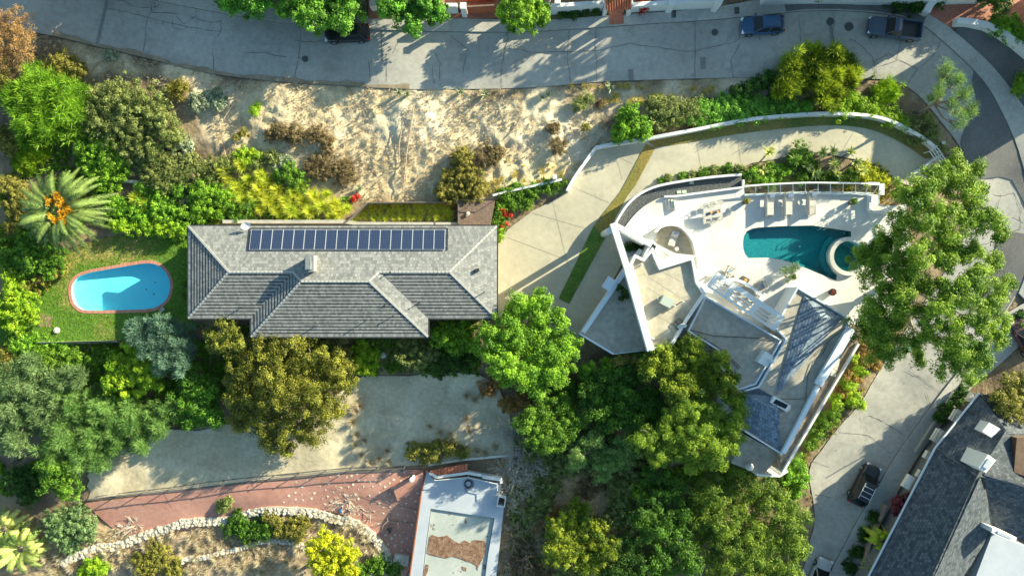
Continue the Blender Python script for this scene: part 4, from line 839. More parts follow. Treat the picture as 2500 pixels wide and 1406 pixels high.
# shingled hips standing on the long wing
mb = MB(); zb = ZR-.03
A, B, P1, P2 = W(1963,722,zb), W(2058,775,zb), W(2006,775,zb+.75), W(1893,968,zb+.1)
for f in ([A, P2, P1], [A, P1, B], [B, P1, P2]): e = (f[1]-f[0]) if f[0] is A and f[1] is P2 else ((B-A) if f[0] is A else (P2-B)); mb.slope(f, (e.x, e.y, 0), .26, .006)
Q1, Q2, Q3, Q4, Q5 = W(1812,960,zb), W(1852,948,zb), W(1888,968,zb), W(1824,1048,zb), W(1903,1004,zb+.75); Q6 = W(1906,1098,zb)
mb.slope([Q1, Q4, Q5], (Q4-Q1).to_3d()*Vector((1, 1, 0)) if False else Vector((Q4.x-Q1.x, Q4.y-Q1.y, 0)), .2, .03); mb.slope([Q1, Q5, Q3, Q2][:3]+[Q2], Vector((Q3.x-Q1.x, Q3.y-Q1.y, 0)), .2, .03) if False else mb.face([Q1, Q5, Q3, Q2], [(0, 0), (2, 2), (2, 0), (1, 0)])
mb.slope([Q4, Q6, Q5], Vector((Q6.x-Q4.x, Q6.y-Q4.y, 0)), .2, .03); mb.build('hip_roof', M['shingle'], villa)
# east wall, ledge and beam
cw = [W2(*p, 3.4) for p in ((2095,812),(1926,1150))]; MB().wall([W2(*p, 2.0) for p in ((2098,838),(1911,1155))], .22, -6.5, 2.0).build('side_ledge', M['white'], villa)
MB().prism([W2(*p, 1.7) for p in ((2092,800),(2094,838),(1908,1150),(1905,1105),(2050,830))], -6, 1.68).build('planter_ledge', mat('brown_ledge', (.20, .14, .09), (.33, .27, .2), .9, 2), villa)
cw = [W2(*p, 3.3) for p in ((2080,802),(1999,940))]; MB().wall(cw, .75, 2.9, 3.3).build('parapet', M['trim'], villa); MB().wall([W2(*p, 3.3) for p in ((1998,945),(1914,1106))], .4, 2.9, 3.3).build('parapet', M['trim'], villa)
MB().wall([W2(*p, 2.9) for p in ((2046,875),(2034,918))], .5, 2.2, 2.9).build('screen_panel', M['stonewall'], villa)
# lower deck to the south
dkp = [W2(*p, .4) for p in ((1822,1062),(1908,1110),(1862,1160),(1785,1130))]; MB().prism(dkp, -6, .4).build('lower_deck', M['greyroof'], villa)
cw = [W2(*p, 1.0) for p in ((1925,1150),(1905,1163),(1850,1160))]; MB().wall(cw, .2, -5, .9).build('deck_rail', M['white'], villa)
# pergola
pA, pB = Vector(W2(1728,697,3.4)), Vector(W2(1893,806,3.4)); pC, pD = Vector(W2(1746,668,3.4)), Vector(W2(1917,780,3.4))
u_ = (pB-pA); v_ = ((pC-pA)+(pD-pB))/2; mb = MB()
def pp(s, t, z=3.4): q = pA+u_*s+v_*t; return Vector((q.x, q.y, z))
for t, wd in ((0, .2), (1.0, .5), (.3, .1), (.56, .1)): mb.bar(pp(0, t, 3.4 if t in (0, 1.0) else 3.38), pp(1, t, 3.4 if t in (0, 1.0) else 3.38), wd, .22)
for s in (.02, .26, .63, .97): mb.bar(pp(s, 0, 3.42), pp(s, 1, 3.42), .5, .24)
for s, t in ((.02, 1), (.5, 1), (.97, 1)): mb.tube([pp(s, t, 3.2), pp(s, t, 0)], .14, .14, 8)
mb.build('pergola', M['whitepaint'], villa)
# skylight, chimney, ac unit, pipes, hoses
sk = [W(*p, ZR+.45) for p in (d4(618,838), d4(737,908), d4(710,955), d4(586,885))]; s_ = MB().prism([(p.x, p.y) for p in sk], ZR-.2, ZR+.4).build('skylight', M['whitepaint'], villa)
ce = sum(sk, Vector())/4; MB().prism([(ce.x+(p.x-ce.x)*.72, ce.y+(p.y-ce.y)*.6) for p in sk], ZR+.3, ZR+.42).build('pane', M['glassdark'], s_)
cs = [W(*p, 3.9) for p in (d4(562,520), d4(620,560), d4(575,635), d4(506,598))]; s_ = MB().prism([(p.x, p.y) for p in cs], 2, 3.6).build('chimney', M['whitepaint'], villa); ce = W(*d4(595,592), 3.9)
MB().lathe((ce.x, ce.y, 3.6), [(.24, 0), (.24, .45), (0, .5)], 16).build('flue', M['alu'], s_)
M['acgreen'] = mat('grey_green_metal', (.40, .45, .38), None, .6)
ac = [W(*d3(*p), 3.6) for p in ((1040,565),(1160,630),(1105,712),(995,655))]; s_ = MB().prism([(p.x, p.y) for p in ac], ZR, 3.55).build('roof_unit', M['acgreen'], villa); ce = sum(ac, Vector())/4
MB().prism([(ce.x+(p.x-ce.x)*1.04, ce.y+(p.y-ce.y)*1.04) for p in ac], 3.55, 3.61).build('lid', M['acgreen'], s_)
for (x, y, h_) in ((795,215,.9),(1265,640,.8),(975,605,.5),(1165,685,1.0),(925,1060,.9),(1100,620,.3)):
    p = W(*d3(x, y), ZR+h_); MB().tube([(p.x, p.y, ZR), (p.x, p.y, ZR+h_)], .07, .07, 8).build('vent_pipe', M['whitepaint'], villa)
p = W(*d3(1200,890), ZR); dd = MB(); [dd.bar(W(*d3(*a), ZR+.2), W(*d3(*b), ZR+.2), .06, .06) for a, b in (((1140,895),(1210,830)),((1165,950),(1250,870)),((1190,965),(1260,900)),((1140,895),(1200,965)),((1210,830),(1265,880)),((1165,860),(1230,940)))]
dd.tube([(p.x, p.y, ZR), (p.x, p.y, ZR+1)], .04, .04, 6); s_ = dd.build('satellite_dish', M['darkmetal'], villa)
mb = MB(); e1, e2, nn = Vector((.93, .1, 0)).normalized(), Vector((-.1, .45, .8)).normalized(), None
for k in range(3):
    for i in range(14):
        a0, a1 = 6.283*i/14, 6.283*(i+1)/14
        mb.face([Vector((p.x+.1, p.y, ZR+1.1))+e1*.5*rr_*math.cos(a)+e2*.5*rr_*math.sin(a)+Vector((0, -.2*rr_*rr_, 0)) for rr_, a in ((k/3, a0), ((k+1)/3, a0), ((k+1)/3, a1), (k/3, a1))])
mb.build('dish_reflector', M['whitepaint'], s_)
mb = MB()
for line in ([(1310,960),(1450,990),(1600,1030),(1900,1045),(2100,1055),(2300,1075)], [(1315,965),(1480,1050),(1640,1150),(1730,1210),(1820,1300),(1920,1400)], [(1300,975),(1480,1070),(1630,1165),(1720,1230),(1800,1310),(1890,1405)]):
    mb.tube([W(*d3(*p), ZR-.15) for p in line], .035, .035, 5)
for line in ([(1140,345),(1080,385),(1010,440),(960,540),(890,600),(855,700),(840,855),(760,862),(660,858)], [(1000,450),(985,470),(900,560)]): mb.tube([W(*d4(*p), ZR+.02) for p in line], .03, .03, 5)
mb.build('roof_cable', M['darkmetal'], villa)
mb = MB()
for a, b in (((755,160),(1450,520)),((800,320),(1400,700)),((850,480),(1330,760)),((860,620),(1250,840)),((870,760),(1200,930)),((1000,100),(1420,330))): mb.bar(W(*d3(*a), ZR+.012), W(*d3(*b), ZR+.012), .03, .01)
mb.build('roof_seam', M['greyroof'], villa)
# --- terrace of the villa, its gravel bed, pool, glass rail
tin = [d1(*p) for p in ((275,780),(350,680),(450,570),(560,480),(700,400),(820,355))]
ter = smooth(tin, 3)+[d1(985,345), d1(1965,218), d1(1975,330)]+[d2(*p) for p in ((560,222),(1000,220),(1340,226),(1432,232),(1435,335),(1505,345))]+[(2215,500),(2225,620),(2205,700),(2170,790),(2080,795),(1900,850),(1700,850),(1590,760),(1545,650),(1500,575)]
tw = [W2(*p, 0) for p in ter]
pl_px = [d2(*p) for p in ((58,720),(66,650),(95,600),(150,572),(220,560),(450,547),(760,540),(1150,600),(1152,662),(1060,690),(985,735),(940,800),(925,870),(935,940),(970,1005),(1010,1040),(1000,1095),(800,1015),(600,930),(450,888),(300,865),(110,868),(80,830),(62,780))]
plw = [W2(*p, 0) for p in pl_px]; SC = W(*d2(1110, 852), 0); spo, spi = 47/F*H, 37/F*H
spaw = [(SC.x+spi*math.cos(2*math.pi*i/28), SC.y+spi*math.sin(2*math.pi*i/28)) for i in range(28)]
sheet('terrace', tw, M['terrace'], lambda x, y: np.zeros(np.shape(x)), holes=[plw, spaw], res=1.3, skirt=2.6, lower=False)
gout = smooth([(1502,549),(1512,530),(1530,503),(1552,481),(1580,464),(1610,453),(1650,445),(1700,437),(1750,431),(1811,426)], 2)
M['gravel'] = mat('dark_gravel', (.035, .04, .045), (.14, .15, .15), .9, 14, lo=.45, hi=.62, bump=.05, bs=12)
gb = [W2(*p, .0) for p in gout]+[W2(*d1(1965,212), 0), W2(*d1(985,340), 0)]+[W2(*p, 0) for p in smooth(tin, 3)[::-1]]
sheet('gravel_bed', gb, M['gravel'], lambda x, y: np.full(np.shape(x), -.12), res=1.2, skirt=1.2, lower=False)
MB().wall([W2(*p, .35) for p in gout], .22, -2.2, .35).build('curved_wall', M['whitepaint']); tag(bpy.data.objects['curved_wall'], 'curved white retaining wall round the dark gravel bed of the villa terrace', 'wall')
MB().wall([W2(*d1(*p), .4) for p in ((835,350),(985,345),(1965,216),(1968,110))], .2, -1.5, .35).build('parapet_wall', M['whitepaint']); tag(bpy.data.objects['parapet_wall'], 'straight low white wall between the dark gravel bed and the white terrace', 'wall')
mb = MB()
for i in range(4): mb.box((*W2(*d1(865+i*38, 450+(i % 2)*6+i*6), .1), .0), (.22, .95, .12+.1*i), .12, 0)
tag(mb.build('stone_steps', M['cream']), 'flight of pale stone steps at the left end of the terrace parapet', 'steps')
for x, y in ((1045,285),(1120,280),(1225,150)):
    p = W(*d1(x, y), 0); MB().box((p.x, p.y, 0), (.45, .32, .06), .1, -.12).build('stepping_stone', M['acgreen'])
    tag([o for o in C.objects if o.name.startswith('stepping_stone')][-1], {1045: 'left pale flat slab lying in the dark gravel bed beside the parapet', 1120: 'right pale flat slab of the pair in the dark gravel bed', 1225: 'upper pale flat slab in the dark gravel bed by the curved wall'}[x], 'stepping stone')
# pool
pr = empty('swimming_pool', (*plw[0], 0), 0, 'dark teal funnel shaped pool with a round raised spa at its right end', 'swimming pool')
mb = MB(); n = len(plw)
for i in range(n): j = (i+1) % n; mb.face([(*plw[i], -.02), (*plw[j], -.02), (*plw[j], -.85), (*plw[i], -.85)])
mb.build('basin_wall', M['basinteal'], pr)
st = sheet('basin_floor', plw, M['basinteal'], lambda x, y: np.full(np.shape(x), -.85), res=1.5, skirt=0, lower=False, kind=None)
for v_q in st.data.vertices: v_q.co = v_q.co-Vector((*plw[0], 0))
st.parent = pr
MB().prism([W2(*d2(*p), -.35) for p in ((60,720),(66,650),(92,604),(112,602),(118,640),(150,865),(110,866),(80,830),(62,780))], -.9, -.35).build('tanning_ledge', M['basinteal'], pr)
MB().wall([W2(*d2(*p), -.5) for p in ((600,935),(800,1018),(960,1080))], .5, -.9, -.5).build('bench', M['basinteal'], pr)
MB().wall([(SC.x+(spo+.35)*math.cos(a), SC.y+(spo+.35)*math.sin(a)) for a in [R(125+i*9) for i in range(14)]], .5, -.9, -.45).build('bench', M['basinteal'], pr)
MB().face([(*p, -.1) for p in (plw if sum(plw[i-1][0]*plw[i][1]-plw[i][0]*plw[i-1][1] for i in range(n)) > 0 else plw[::-1])]).build('water', M['waterteal'], pr)
mb = MB().lathe((SC.x, SC.y, 0), [(spo, -1.5), (spo, .4), (spi, .42), (spi, -1.0)], 40); ring = mb.build('spa_ring', M['terrace'], pr)
MB().lathe((SC.x, SC.y, 0), [(0, -1.0), (spi-.45, -1.0), (spi-.45, -.5), (spi, -.5)], 32).build('spa_basin', M['basinteal'], pr); MB().lathe((SC.x, SC.y, 0), [(0, .26), (spi, .26)][::-1], 32).build('spa_water', M['waterteal'], pr)
mb = MB()
for x in (825, 880): b0 = W(*d2(x, 520), 0); mb.tube([(b0.x, b0.y+.15, 0), (b0.x, b0.y+.15, .8), (b0.x, b0.y-.25, .85), (b0.x, b0.y-.6, .3), (b0.x, b0.y-.65, -.5)], .03, .03, 6)
mb.build('ladder', M['alu'], pr)
p = W(*d2(1115, 590), -.1); MB().lathe((p.x, p.y-.2, -.84), [(.0, .0), (.13, .01), (.13, .03), (0, .03)], 14).build('skimmer', M['whitepaint'], pr)
p = W(*d2(605, 755), -1.45); MB().lathe((p.x, p.y, -.845), [(.0, .0), (.1, .01), (.1, .03), (0, .03)], 10).build('floor_drain', M['whitepaint'], pr)
# glass screen
ttop = smooth([d2(*p) for p in ((75,143),(300,125),(560,112),(760,106),(1000,110),(1250,114),(1440,120))], 2); tbot = [d2(*p) for p in ((75,236),(300,228),(560,216),(700,214),(860,213),(1000,214),(1130,216),(1250,218),(1320,222),(1340,224),(1350,225),(1360,226),(1370,228))]
gr_ = W(*d2(700,160), 0); gs = empty('glass_screen', (gr_.x, gr_.y, 0), 0, 'long white framed glass screen along the top edge of the villa terrace', 'glass screen')
M['glasspane'] = watermat('clear_glass', (.72, .82, .84), 1.5, 0, 1)
def tz(s): return W(*[a+(b-a)*s for a, b in zip(ttop[0], ttop[-1])], 1.2)
top3 = [W(*p, 1.0) for p in ttop]; xs_ = [75, 190, 315, 440, 565, 690, 820, 945, 1075, 1200, 1325, 1440]; xl = [75, 188, 317, 440, 568, 692, 818, 942, 1070, 1195, 1300, 1375]
def iy(tab, x):
    for a, b in zip(tab, tab[1:]):
        if a[0] <= x <= b[0]: return a[1]+(b[1]-a[1])*(x-a[0])/(b[0]-a[0])
    return tab[-1][1]
TT = [(75,143),(300,125),(560,112),(760,106),(1000,110),(1250,114),(1440,120)]; BB = [(75,236),(300,228),(560,216),(700,212),(1000,214),(1250,218),(1375,226)]
tp = [W(*d2(x, iy(TT, x)), 1.0) for x in xs_]; bp_ = [W(*d2(x, iy(BB, x)), .15) for x in xl]
mb = MB()
for a, b in zip(tp, tp[1:]): mb.bar(a, b, .16 if a is not tp[-2] else .3, .1)
for a, b in zip(bp_, bp_[1:]): mb.bar(a, b, .3, .17)
mb.build('rail', M['whitepaint'], gs); mb = MB()
for a, b in zip(tp, bp_): MB().bar(a-Vector((0, 0, .02)), b-Vector((0, 0, .02)), .07, .06).build('mullion', M['whitepaint'], gs)
for i in range(len(tp)-1): dz = Vector((0, 0, .05)); MB().face([bp_[i]-dz, bp_[i+1]-dz, tp[i+1]-dz, tp[i]-dz]).build('pane', M['glasspane'], gs)
cr_ = [W(*p, 1.0) for p in (d2(1440,118), d2(1488,118), d2(1488,232), d2(1430,232))]; MB().prism([(p.x, p.y) for p in cr_], .9, 1.0).build('corner_slab', M['whitepaint'], gs)
# white stair block and railings at the right end of the terrace
sr = W(*d2(1430,330), 0); so_ = empty('stair_railing', (sr.x, sr.y, 0), 0, 'white railing with thin balusters round the terrace corner beside the eucalyptus', 'railing'); mb = MB()
rl = [W(*d2(*p), 1.05) for p in ((1432,235),(1432,338),(1515,345),(1530,420))]
for a, b in zip(rl, rl[1:]):
    mb.bar(a, b, .1, .08); mb.bar(a-Vector((0, 0, .5)), b-Vector((0, 0, .5)), .04, .04); k = max(2, int((b-a).length/.35))
    for i in range(k+1): q = a.lerp(b, i/k); mb.tube([q, (q.x, q.y, 0)], .025, .025, 5, cap=False)
mb.build('balustrade', M['whitepaint'], so_)
rl = [W(*d2(*p), .5) for p in ((1345,240),(1345,360),(1350,400),(1520,405))]; mb = MB()
for a, b in zip(rl, rl[1:]):
    mb.bar(a, b, .22, .5)
mb.build('kerb', M['whitepaint'], so_)
# ---------------------------------------------------------------- walls of the driveway
def zwall(name, pts, th, up, down, m, label, cat='wall'):
    w_ = [G(*p, up) for p in pts]; f = MB().wall([(p.x, p.y) for p in w_], th, lambda x, y: h1(x, y)-down, lambda x, y: h1(x, y)+up); return tag(f.build(name, m), label, cat)
zwall('driveway_wall', wall2, .32, .85, .8, M['whitepaint'], 'long white wall curving along the uphill side of the driveway')
zwall('garden_wall', wallpath, .22, .7, .6, M['whitepaint'], 'short thin white wall above the ivy bank at the driveway entrance')
MB().box((*G2(1353,437), h1(*G2(1353,437))+.6), (.4, .4, 1.6)).build('wall_pillar', M['whitepaint']); tag(bpy.data.objects['wall_pillar'], 'small square white pillar at the right end of the ivy bank wall', 'pillar')
ga, gb2 = W(2302,376,-.1), W(2222,432,-.1); gt = empty('driveway_gate', (ga.x, ga.y, -1.4), 0, 'white slatted gate across the driveway mouth beside the eucalyptus', 'gate'); mb = MB()
d = (gb2-ga); 
for k in range(5): mb.bar(ga-Vector((0, 0, .3*k)), gb2-Vector((0, 0, .3*k)), .06, .1)
for i in range(9): q = ga+d*i/8; mb.tube([q+Vector((0, 0, .03)), q-Vector((0, 0, 1.3))], .04, .04, 5)
mb.build('gate_leaf', M['whitepaint'], gt); mb = MB(); nv = Vector((-d.y, d.x, 0)).normalized()
for k in range(4): q = ga+d*(.02+.07*k)-nv*1.0; mb.bar(q, q+nv*2.0, .06, .08)
mb.bar(ga-nv*1.0, ga+d*.24-nv*1.0, .06, .08); mb.bar(ga+nv*1.0, ga+d*.24+nv*1.0, .06, .08)
for q in (ga-nv, ga+nv, ga+d*.24-nv, ga+d*.24+nv): mb.tube([q, q-Vector((0, 0, 1.4))], .05, .05, 6)
mb.build('gate_frame', M['whitepaint'], gt); MB().box((ga.x+.3, ga.y+1.2, -1.0), (.35, .3, 1.2)).build('gate_pillar', M['whitepaint'], gt)
# ---------------------------------------------------------------- flat roofed building at the bottom
lb = W(1110, 1300, -6); low = empty('house', (lb.x, lb.y, -6), 0, 'flat roofed pale blue building with a peeling sunken roof panel, beside the red patio', 'house')
ZL = -3.0
ro = [W2(*p, ZL) for p in (q8(622,655), q8(680,725), q8(920,700), q8(1155,750), q8(1140,850), q8(1128,905), q8(1172,915), q8(1130,1300), q8(1110,1480), q8(490,1480), q8(505,1350), q8(585,800))]
ip = [W2(*p, ZL) for p in (q8(648,922), q8(1106,992), q8(1060,1250), q8(1030,1480), q8(580,1480), q8(610,1180))]
MB().prism(inset(ro, .02), -7.5, ZL-.35).build('wall', M['white'], low)
sheet('x', ro, M['flatwhite'], lambda x, y: np.full(np.shape(x), ZL), holes=[ip], res=3, skirt=.36, lower=False, kind=None)
o = bpy.data.objects['x']; o.name = 'roof'; 
for v_q in o.data.vertices: v_q.co -= Vector(low.location)
o.parent = low
M['peel'] = mat('peeling_roof_coating', (.33, .36, .33), (.42, .44, .41), .85, .5, fine=.08, fs=6)
def peel(N, L):
    tc = N.new('ShaderNodeTexCoord'); n = N.new('ShaderNodeTexNoise'); n.inputs['Scale'].default_value = 1.0; n.inputs['Detail'].default_value = 8; n.inputs['Roughness'].default_value = .7; L.new(tc.outputs['Object'], n.inputs[0])
    r = N.new('ShaderNodeMapRange'); r.inputs[1].default_value = .60; r.inputs[2].default_value = .63; L.new(n.outputs[0], r.inputs[0]); return r.outputs[0]
mix_color(M['peel'], peel, (.16, .13, .10))
ipi = inset(ip, .12); MB().face([(*p, ZL-.22) for p in (ipi if sum(ipi[i-1][0]*ipi[i][1]-ipi[i][0]*ipi[i-1][1] for i in range(len(ipi))) > 0 else ipi[::-1])]).build('sunken_roof_panel', M['peel'], low)
rr = random.Random(4); mb = MB(); dt = [q8(x, y+rr.uniform(-14, 14)) for x, y in ((640,1130),(660,1120),(700,1128),(740,1130),(770,1125),(800,1145),(850,1160),(890,1140),(930,1160),(960,1155),(1000,1148),(1040,1160),(1042,1200),(1035,1260),(1010,1310),(985,1330),(975,1320),(940,1300),(900,1290),(850,1285),(800,1270),(760,1275),(700,1260),(650,1245),(620,1230))]
mb.prism([W2(*p, ZL-.2) for p in dt], ZL-.215, ZL-.18); mb.prism([W2(*q8(*p), ZL-.2) for p in ((612,1320),(635,1325),(628,1370),(605,1420),(590,1420),(600,1370))], ZL-.215, ZL-.19); mb.prism([W2(*q8(*p), ZL-.2) for p in ((870,1335),(905,1345),(900,1370),(875,1360))], ZL-.215, ZL-.19); mb.prism([W2(*q8(*p), ZL-.2) for p in ((975,1310),(990,1320),(985,1365),(975,1350))], ZL-.215, ZL-.19)
M['debris'] = mat('brown_roof_debris', (.13, .06, .035), (.28, .18, .12), .95, 3, fine=.4, fs=12, bump=.06, bs=14); mb.build('debris_patch', M['debris'], low)
MB().wall([W2(*q8(*p), ZL+.5) for p in ((640,668),(690,700),(915,670),(1020,690),(1150,710),(1155,745))], .28, ZL-.2, ZL+.45).build('parapet', M['whitepaint'], low)
MB().prism([W2(*q8(*p), ZL+.7) for p in ((1020,683),(1150,703),(1152,728),(1018,708))], ZL, ZL+.7).build('parapet_block', M['whitepaint'], low)
mb = MB(); tpz = [W(*q8(*p), ZL+z) for p, z in (((645,650), .55), ((915,600), .55), ((912,670), .3), ((650,705), .3))]
for i in range(11):
    a, b, c, d = tpz[0].lerp(tpz[1], i/11+.006), tpz[0].lerp(tpz[1], (i+1)/11-.006), tpz[3].lerp(tpz[2], (i+1)/11-.006), tpz[3].lerp(tpz[2], i/11+.006); mb.face([a, d, c, b][::1]); u = Vector((0, 0, .1)); mb.face([a, a-u, d-u, d]); mb.face([d, d-u, c-u, c])
mb.build('tile_coping', M['terracotta'], low)
mb = MB(); rp_ = [W(*q8(*p), ZL+1.0) for p in ((675,722),(915,700),(1125,748),(1128,800))]
for a, b in zip(rp_, rp_[1:]): mb.bar(a, b, .06, .06)
for q in rp_: mb.tube([q, q-Vector((0, 0, 1.0))], .03, .03, 5)
mb.build('rail', M['whitepaint'], low)
bx = [W2(*q8(*p), ZL+.5) for p in ((1133,838),(1185,848),(1175,912),(1122,905))]; MB().wall(bx, .1, -6, ZL+.5, True).build('light_well', M['whitepaint'], low)
MB().wall([W2(*q8(*p), ZL) for p in ((618,650),(585,800),(500,1400))], .12, -6, ZL+.06).build('edge_trim', M['redwood'], low)
c = W(*q8(918,745), ZL); cl = empty('hose_coil', (c.x, c.y, ZL), 0, 'coil of black hose lying on the pale blue flat roof', 'hose'); mb = MB()
for k in range(4): mb.tube([(c.x+(.3+.07*k)*math.cos(i*.45+k)+.03*k, c.y+(.3+.07*k)*math.sin(i*.45+k), ZL+.04+.03*k) for i in range(15)], .025, .025, 5)
mb.tube([(c.x-.1, c.y-.4, ZL+.04), (c.x-.35, c.y-.55, ZL+.04), (c.x-.1, c.y-.95, ZL+.04)], .03, .03, 5); mb.build('hose', M['darkmetal'], cl)
# pots and posts on the red patio
def pot(px, py, r, h_, label, m='darkmetal', plant=None, z=None, cat='plant pot', seed=1, pr_=.4, ph=.5):
    g = G(px, py) if z is None else W(px, py, z); ro_ = empty('plant_pot', g, 0, label, cat)
    MB().lathe(g, [(r*.7, 0), (r, h_*.9), (r, h_), (r*.85, h_), (r*.8, h_*.88), (0, h_*.88)], 16).build('pot', M[m], ro_)
    if plant:
        rg = np.random.RandomState(seed); cl_ = clumps([(g.x, g.y, g.z+h_+ph*.4, pr_, ph)], rg, .14, 1.2); V, t = leaves(cl_, 26, .11, .06, rg); raw_mesh('foliage', V, 4, t, M[plant], ro_)
    return ro_
pot(*q8(355,1070), .32, .7, 'dark upright pot with bare twigs on the lower end of the red patio'); twigs('bare_twigs', [q8(362,1010)], M['dead'], 'bare twigs rising from the dark pot on the red patio', 'twigs', seed=3, n=5, ln=1.2, r=.025, up=1.5, depth=2)
g = G(*q8(528,690)); MB().lathe(g, [(.2, 0), (.2, 1.3), (.26, 1.3), (.26, 1.4), (0, 1.42)], 16).build('round_post', M['whitepaint']); tag(bpy.data.objects['round_post'], 'round white post standing on the red patio beside the flat roof', 'post')
mb = MB(); zz0 = G(*q8(500,760)); 
for i in range(7):
    a, b = G(*q8(385+i*4, 770+i*14)), G(*q8(600-i*2, 665+i*15)); mb.bar(a+Vector((0, 0, .55-i*.05)), b+Vector((0, 0, .55-i*.05)), .34, .6-i*.05)
mb.build('red_steps', M['redpatio']); tag(bpy.data.objects['red_steps'], 'flight of red concrete steps joining the patio to the flat roof', 'steps')
# iron fence on the edge of the packed ground
fp = [G(*p, 1.2) for p in ((218,1219),(310,1207),(400,1197),(500,1183),(620,1170),(740,1158),(840,1148),(985,1144))]; fr_ = empty('iron_fence', fp[0], 0, 'rusty iron fence with thin pickets between the packed ground and the red patio', 'fence'); mb = MB()
for a, b in zip(fp, fp[1:]):
    for up_ in (1.15, .15): mb.bar(a+Vector((0, 0, up_)), b+Vector((0, 0, up_)), .06, .06)
mb.build('rail', M['steel'], fr_); tot = sum((b-a).length for a, b in zip(fp, fp[1:])); k = int(tot/2.75); acc = 0
cum = [0]
for a, b in zip(fp, fp[1:]): cum.append(cum[-1]+(b-a).length)
def along(s):
    for i in range(len(fp)-1):
        if s <= cum[i+1]+1e-6: return fp[i].lerp(fp[i+1], (s-cum[i])/(cum[i+1]-cum[i]))
    return fp[-1]
for i in range(k+1): q = along(tot*i/k); MB().box((q.x, q.y, 0), (.08, .08, 1.4), 0, q.z-.15).build('post', M['steel'], fr_)
mb = MB()
for i in range(int(tot*.72/.25), int(tot/.25)): q = along(i*.25); mb.tube([q, q+Vector((0, 0, 1.1))], .012, .012, 4, cap=False)
mb.build('picket_row', M['steel'], fr_)
zwall('edge_wall', ((213,1220),(400,1201),(620,1175),(840,1153),(985,1148)), .22, .12, 1.0, M['steel'], 'thin dark edging wall along the lower side of the packed ground')
zwall('edge_wall', ((1045,1135),(1130,1122),(1262,1110)), .25, .3, 1.0, M['cream'], 'cream edging wall above the bare brush beside the flat roof')
# stone terrace walls lower left
def stones(pts, label, sz=.42, seed=1, wdt=2, name='stone_wall'):
    rg = random.Random(seed); P = [G(*p) for p in smooth(pts, 5)]; mb = MB(); 
    for a, b in zip(P, P[1:]):
        L_ = (b-a).length; d = (b-a).normalized(); s_ = Vector((-d.y, d.x, 0)); k = max(1, int(L_/(sz*.8)))
        for i in range(k):
            for j in range(wdt):
                c = a.lerp(b, (i+rg.random()*.7)/k)+s_*((j-(wdt-1)/2)*sz*.75+rg.uniform(-.08, .08)); rd = sz*rg.uniform(.38, .68); n = rg.choice((5, 6, 7)); a0 = rg.random()*6; rs = [rd*rg.uniform(.7, 1.15) for _ in range(n)]; h_ = .25+rg.uniform(0, .12)
                lo = [(c.x+rs[q]*math.cos(a0+q*6.283/n), c.y+rs[q]*math.sin(a0+q*6.283/n), c.z-.3) for q in range(n)]; hi = [(c.x+rs[q]*.92*math.cos(a0+q*6.283/n), c.y+rs[q]*.92*math.sin(a0+q*6.283/n), c.z+h_+rg.uniform(-.04, .04)) for q in range(n)]; mb.face(hi)
                for q in range(n): mb.face([lo[q], lo[(q+1) % n], hi[(q+1) % n], hi[q]])
    mb.wall([(p.x, p.y) for p in P], wdt*sz*.72, lambda x, y: h1(x, y)-.4, lambda x, y: h1(x, y)+.2); o = mb.build(name, M['stonewall']); return tag(o, label, 'stone wall')
stones([q7(450,1315),q7(560,1260),q7(700,1200),q7(840,1190),q7(1000,1130),q7(1150,1080),q7(1300,1030),q7(1420,1012),q7(1600,1005),q7(1750,965),q7(1900,935),q7(2060,935),q7(2250,950),q7(2380,990),q7(2460,1010),q8(60,1005),q8(160,1060),q8(250,1130),q8(310,1210),q8(350,1310),q8(360,1390)], 'long curved dry stone wall of pale blocks along the lower side of the red patio', .4, 2, 3)
stones([q7(1260,1320),q7(1350,1280),q7(1480,1270),q7(1600,1230),q7(1720,1205),q7(1850,1160),q7(2000,1150),q7(2100,1165),q7(2190,1200)], 'short curved stone wall below the long one, left of the yellow tree', .34, 3, 2)
mb = MB()
for i, (a, b) in enumerate((((395,1250),(500,1265)), ((385,1280),(495,1290)), ((380,1305),(490,1315)))):
    p, q = G(*q8(*a)), G(*q8(*b)); mb.bar(p+Vector((0, 0, .5-i*.12)), q+Vector((0, 0, .5-i*.12)), .4, .5)
tag(mb.build('garden_steps', M['stonewall']), 'three pale stone steps between the curved stone wall and the flat roofed building', 'steps')
zwall('garden_wall', (q4(250,1112), q4(330,1108), q4(450,1106), q4(700,1100), q4(860,1092)), .3, .35, .8, M['stonewall'], 'low pale stone edging along the bottom of the pool lawn')
zwall('garden_wall', (q1(820,1292), q1(950,1298), q1(1110,1310)), .3, .4, .6, M['stonewall'], 'short weathered wall among shrubs uphill of the pool lawn')
zwall('garden_wall', (q7(1235,365), q7(1420,372), q7(1540,345)), .15, .5, .6, M['walk'], 'dark low wall hidden between the pine and the rust coloured oak')
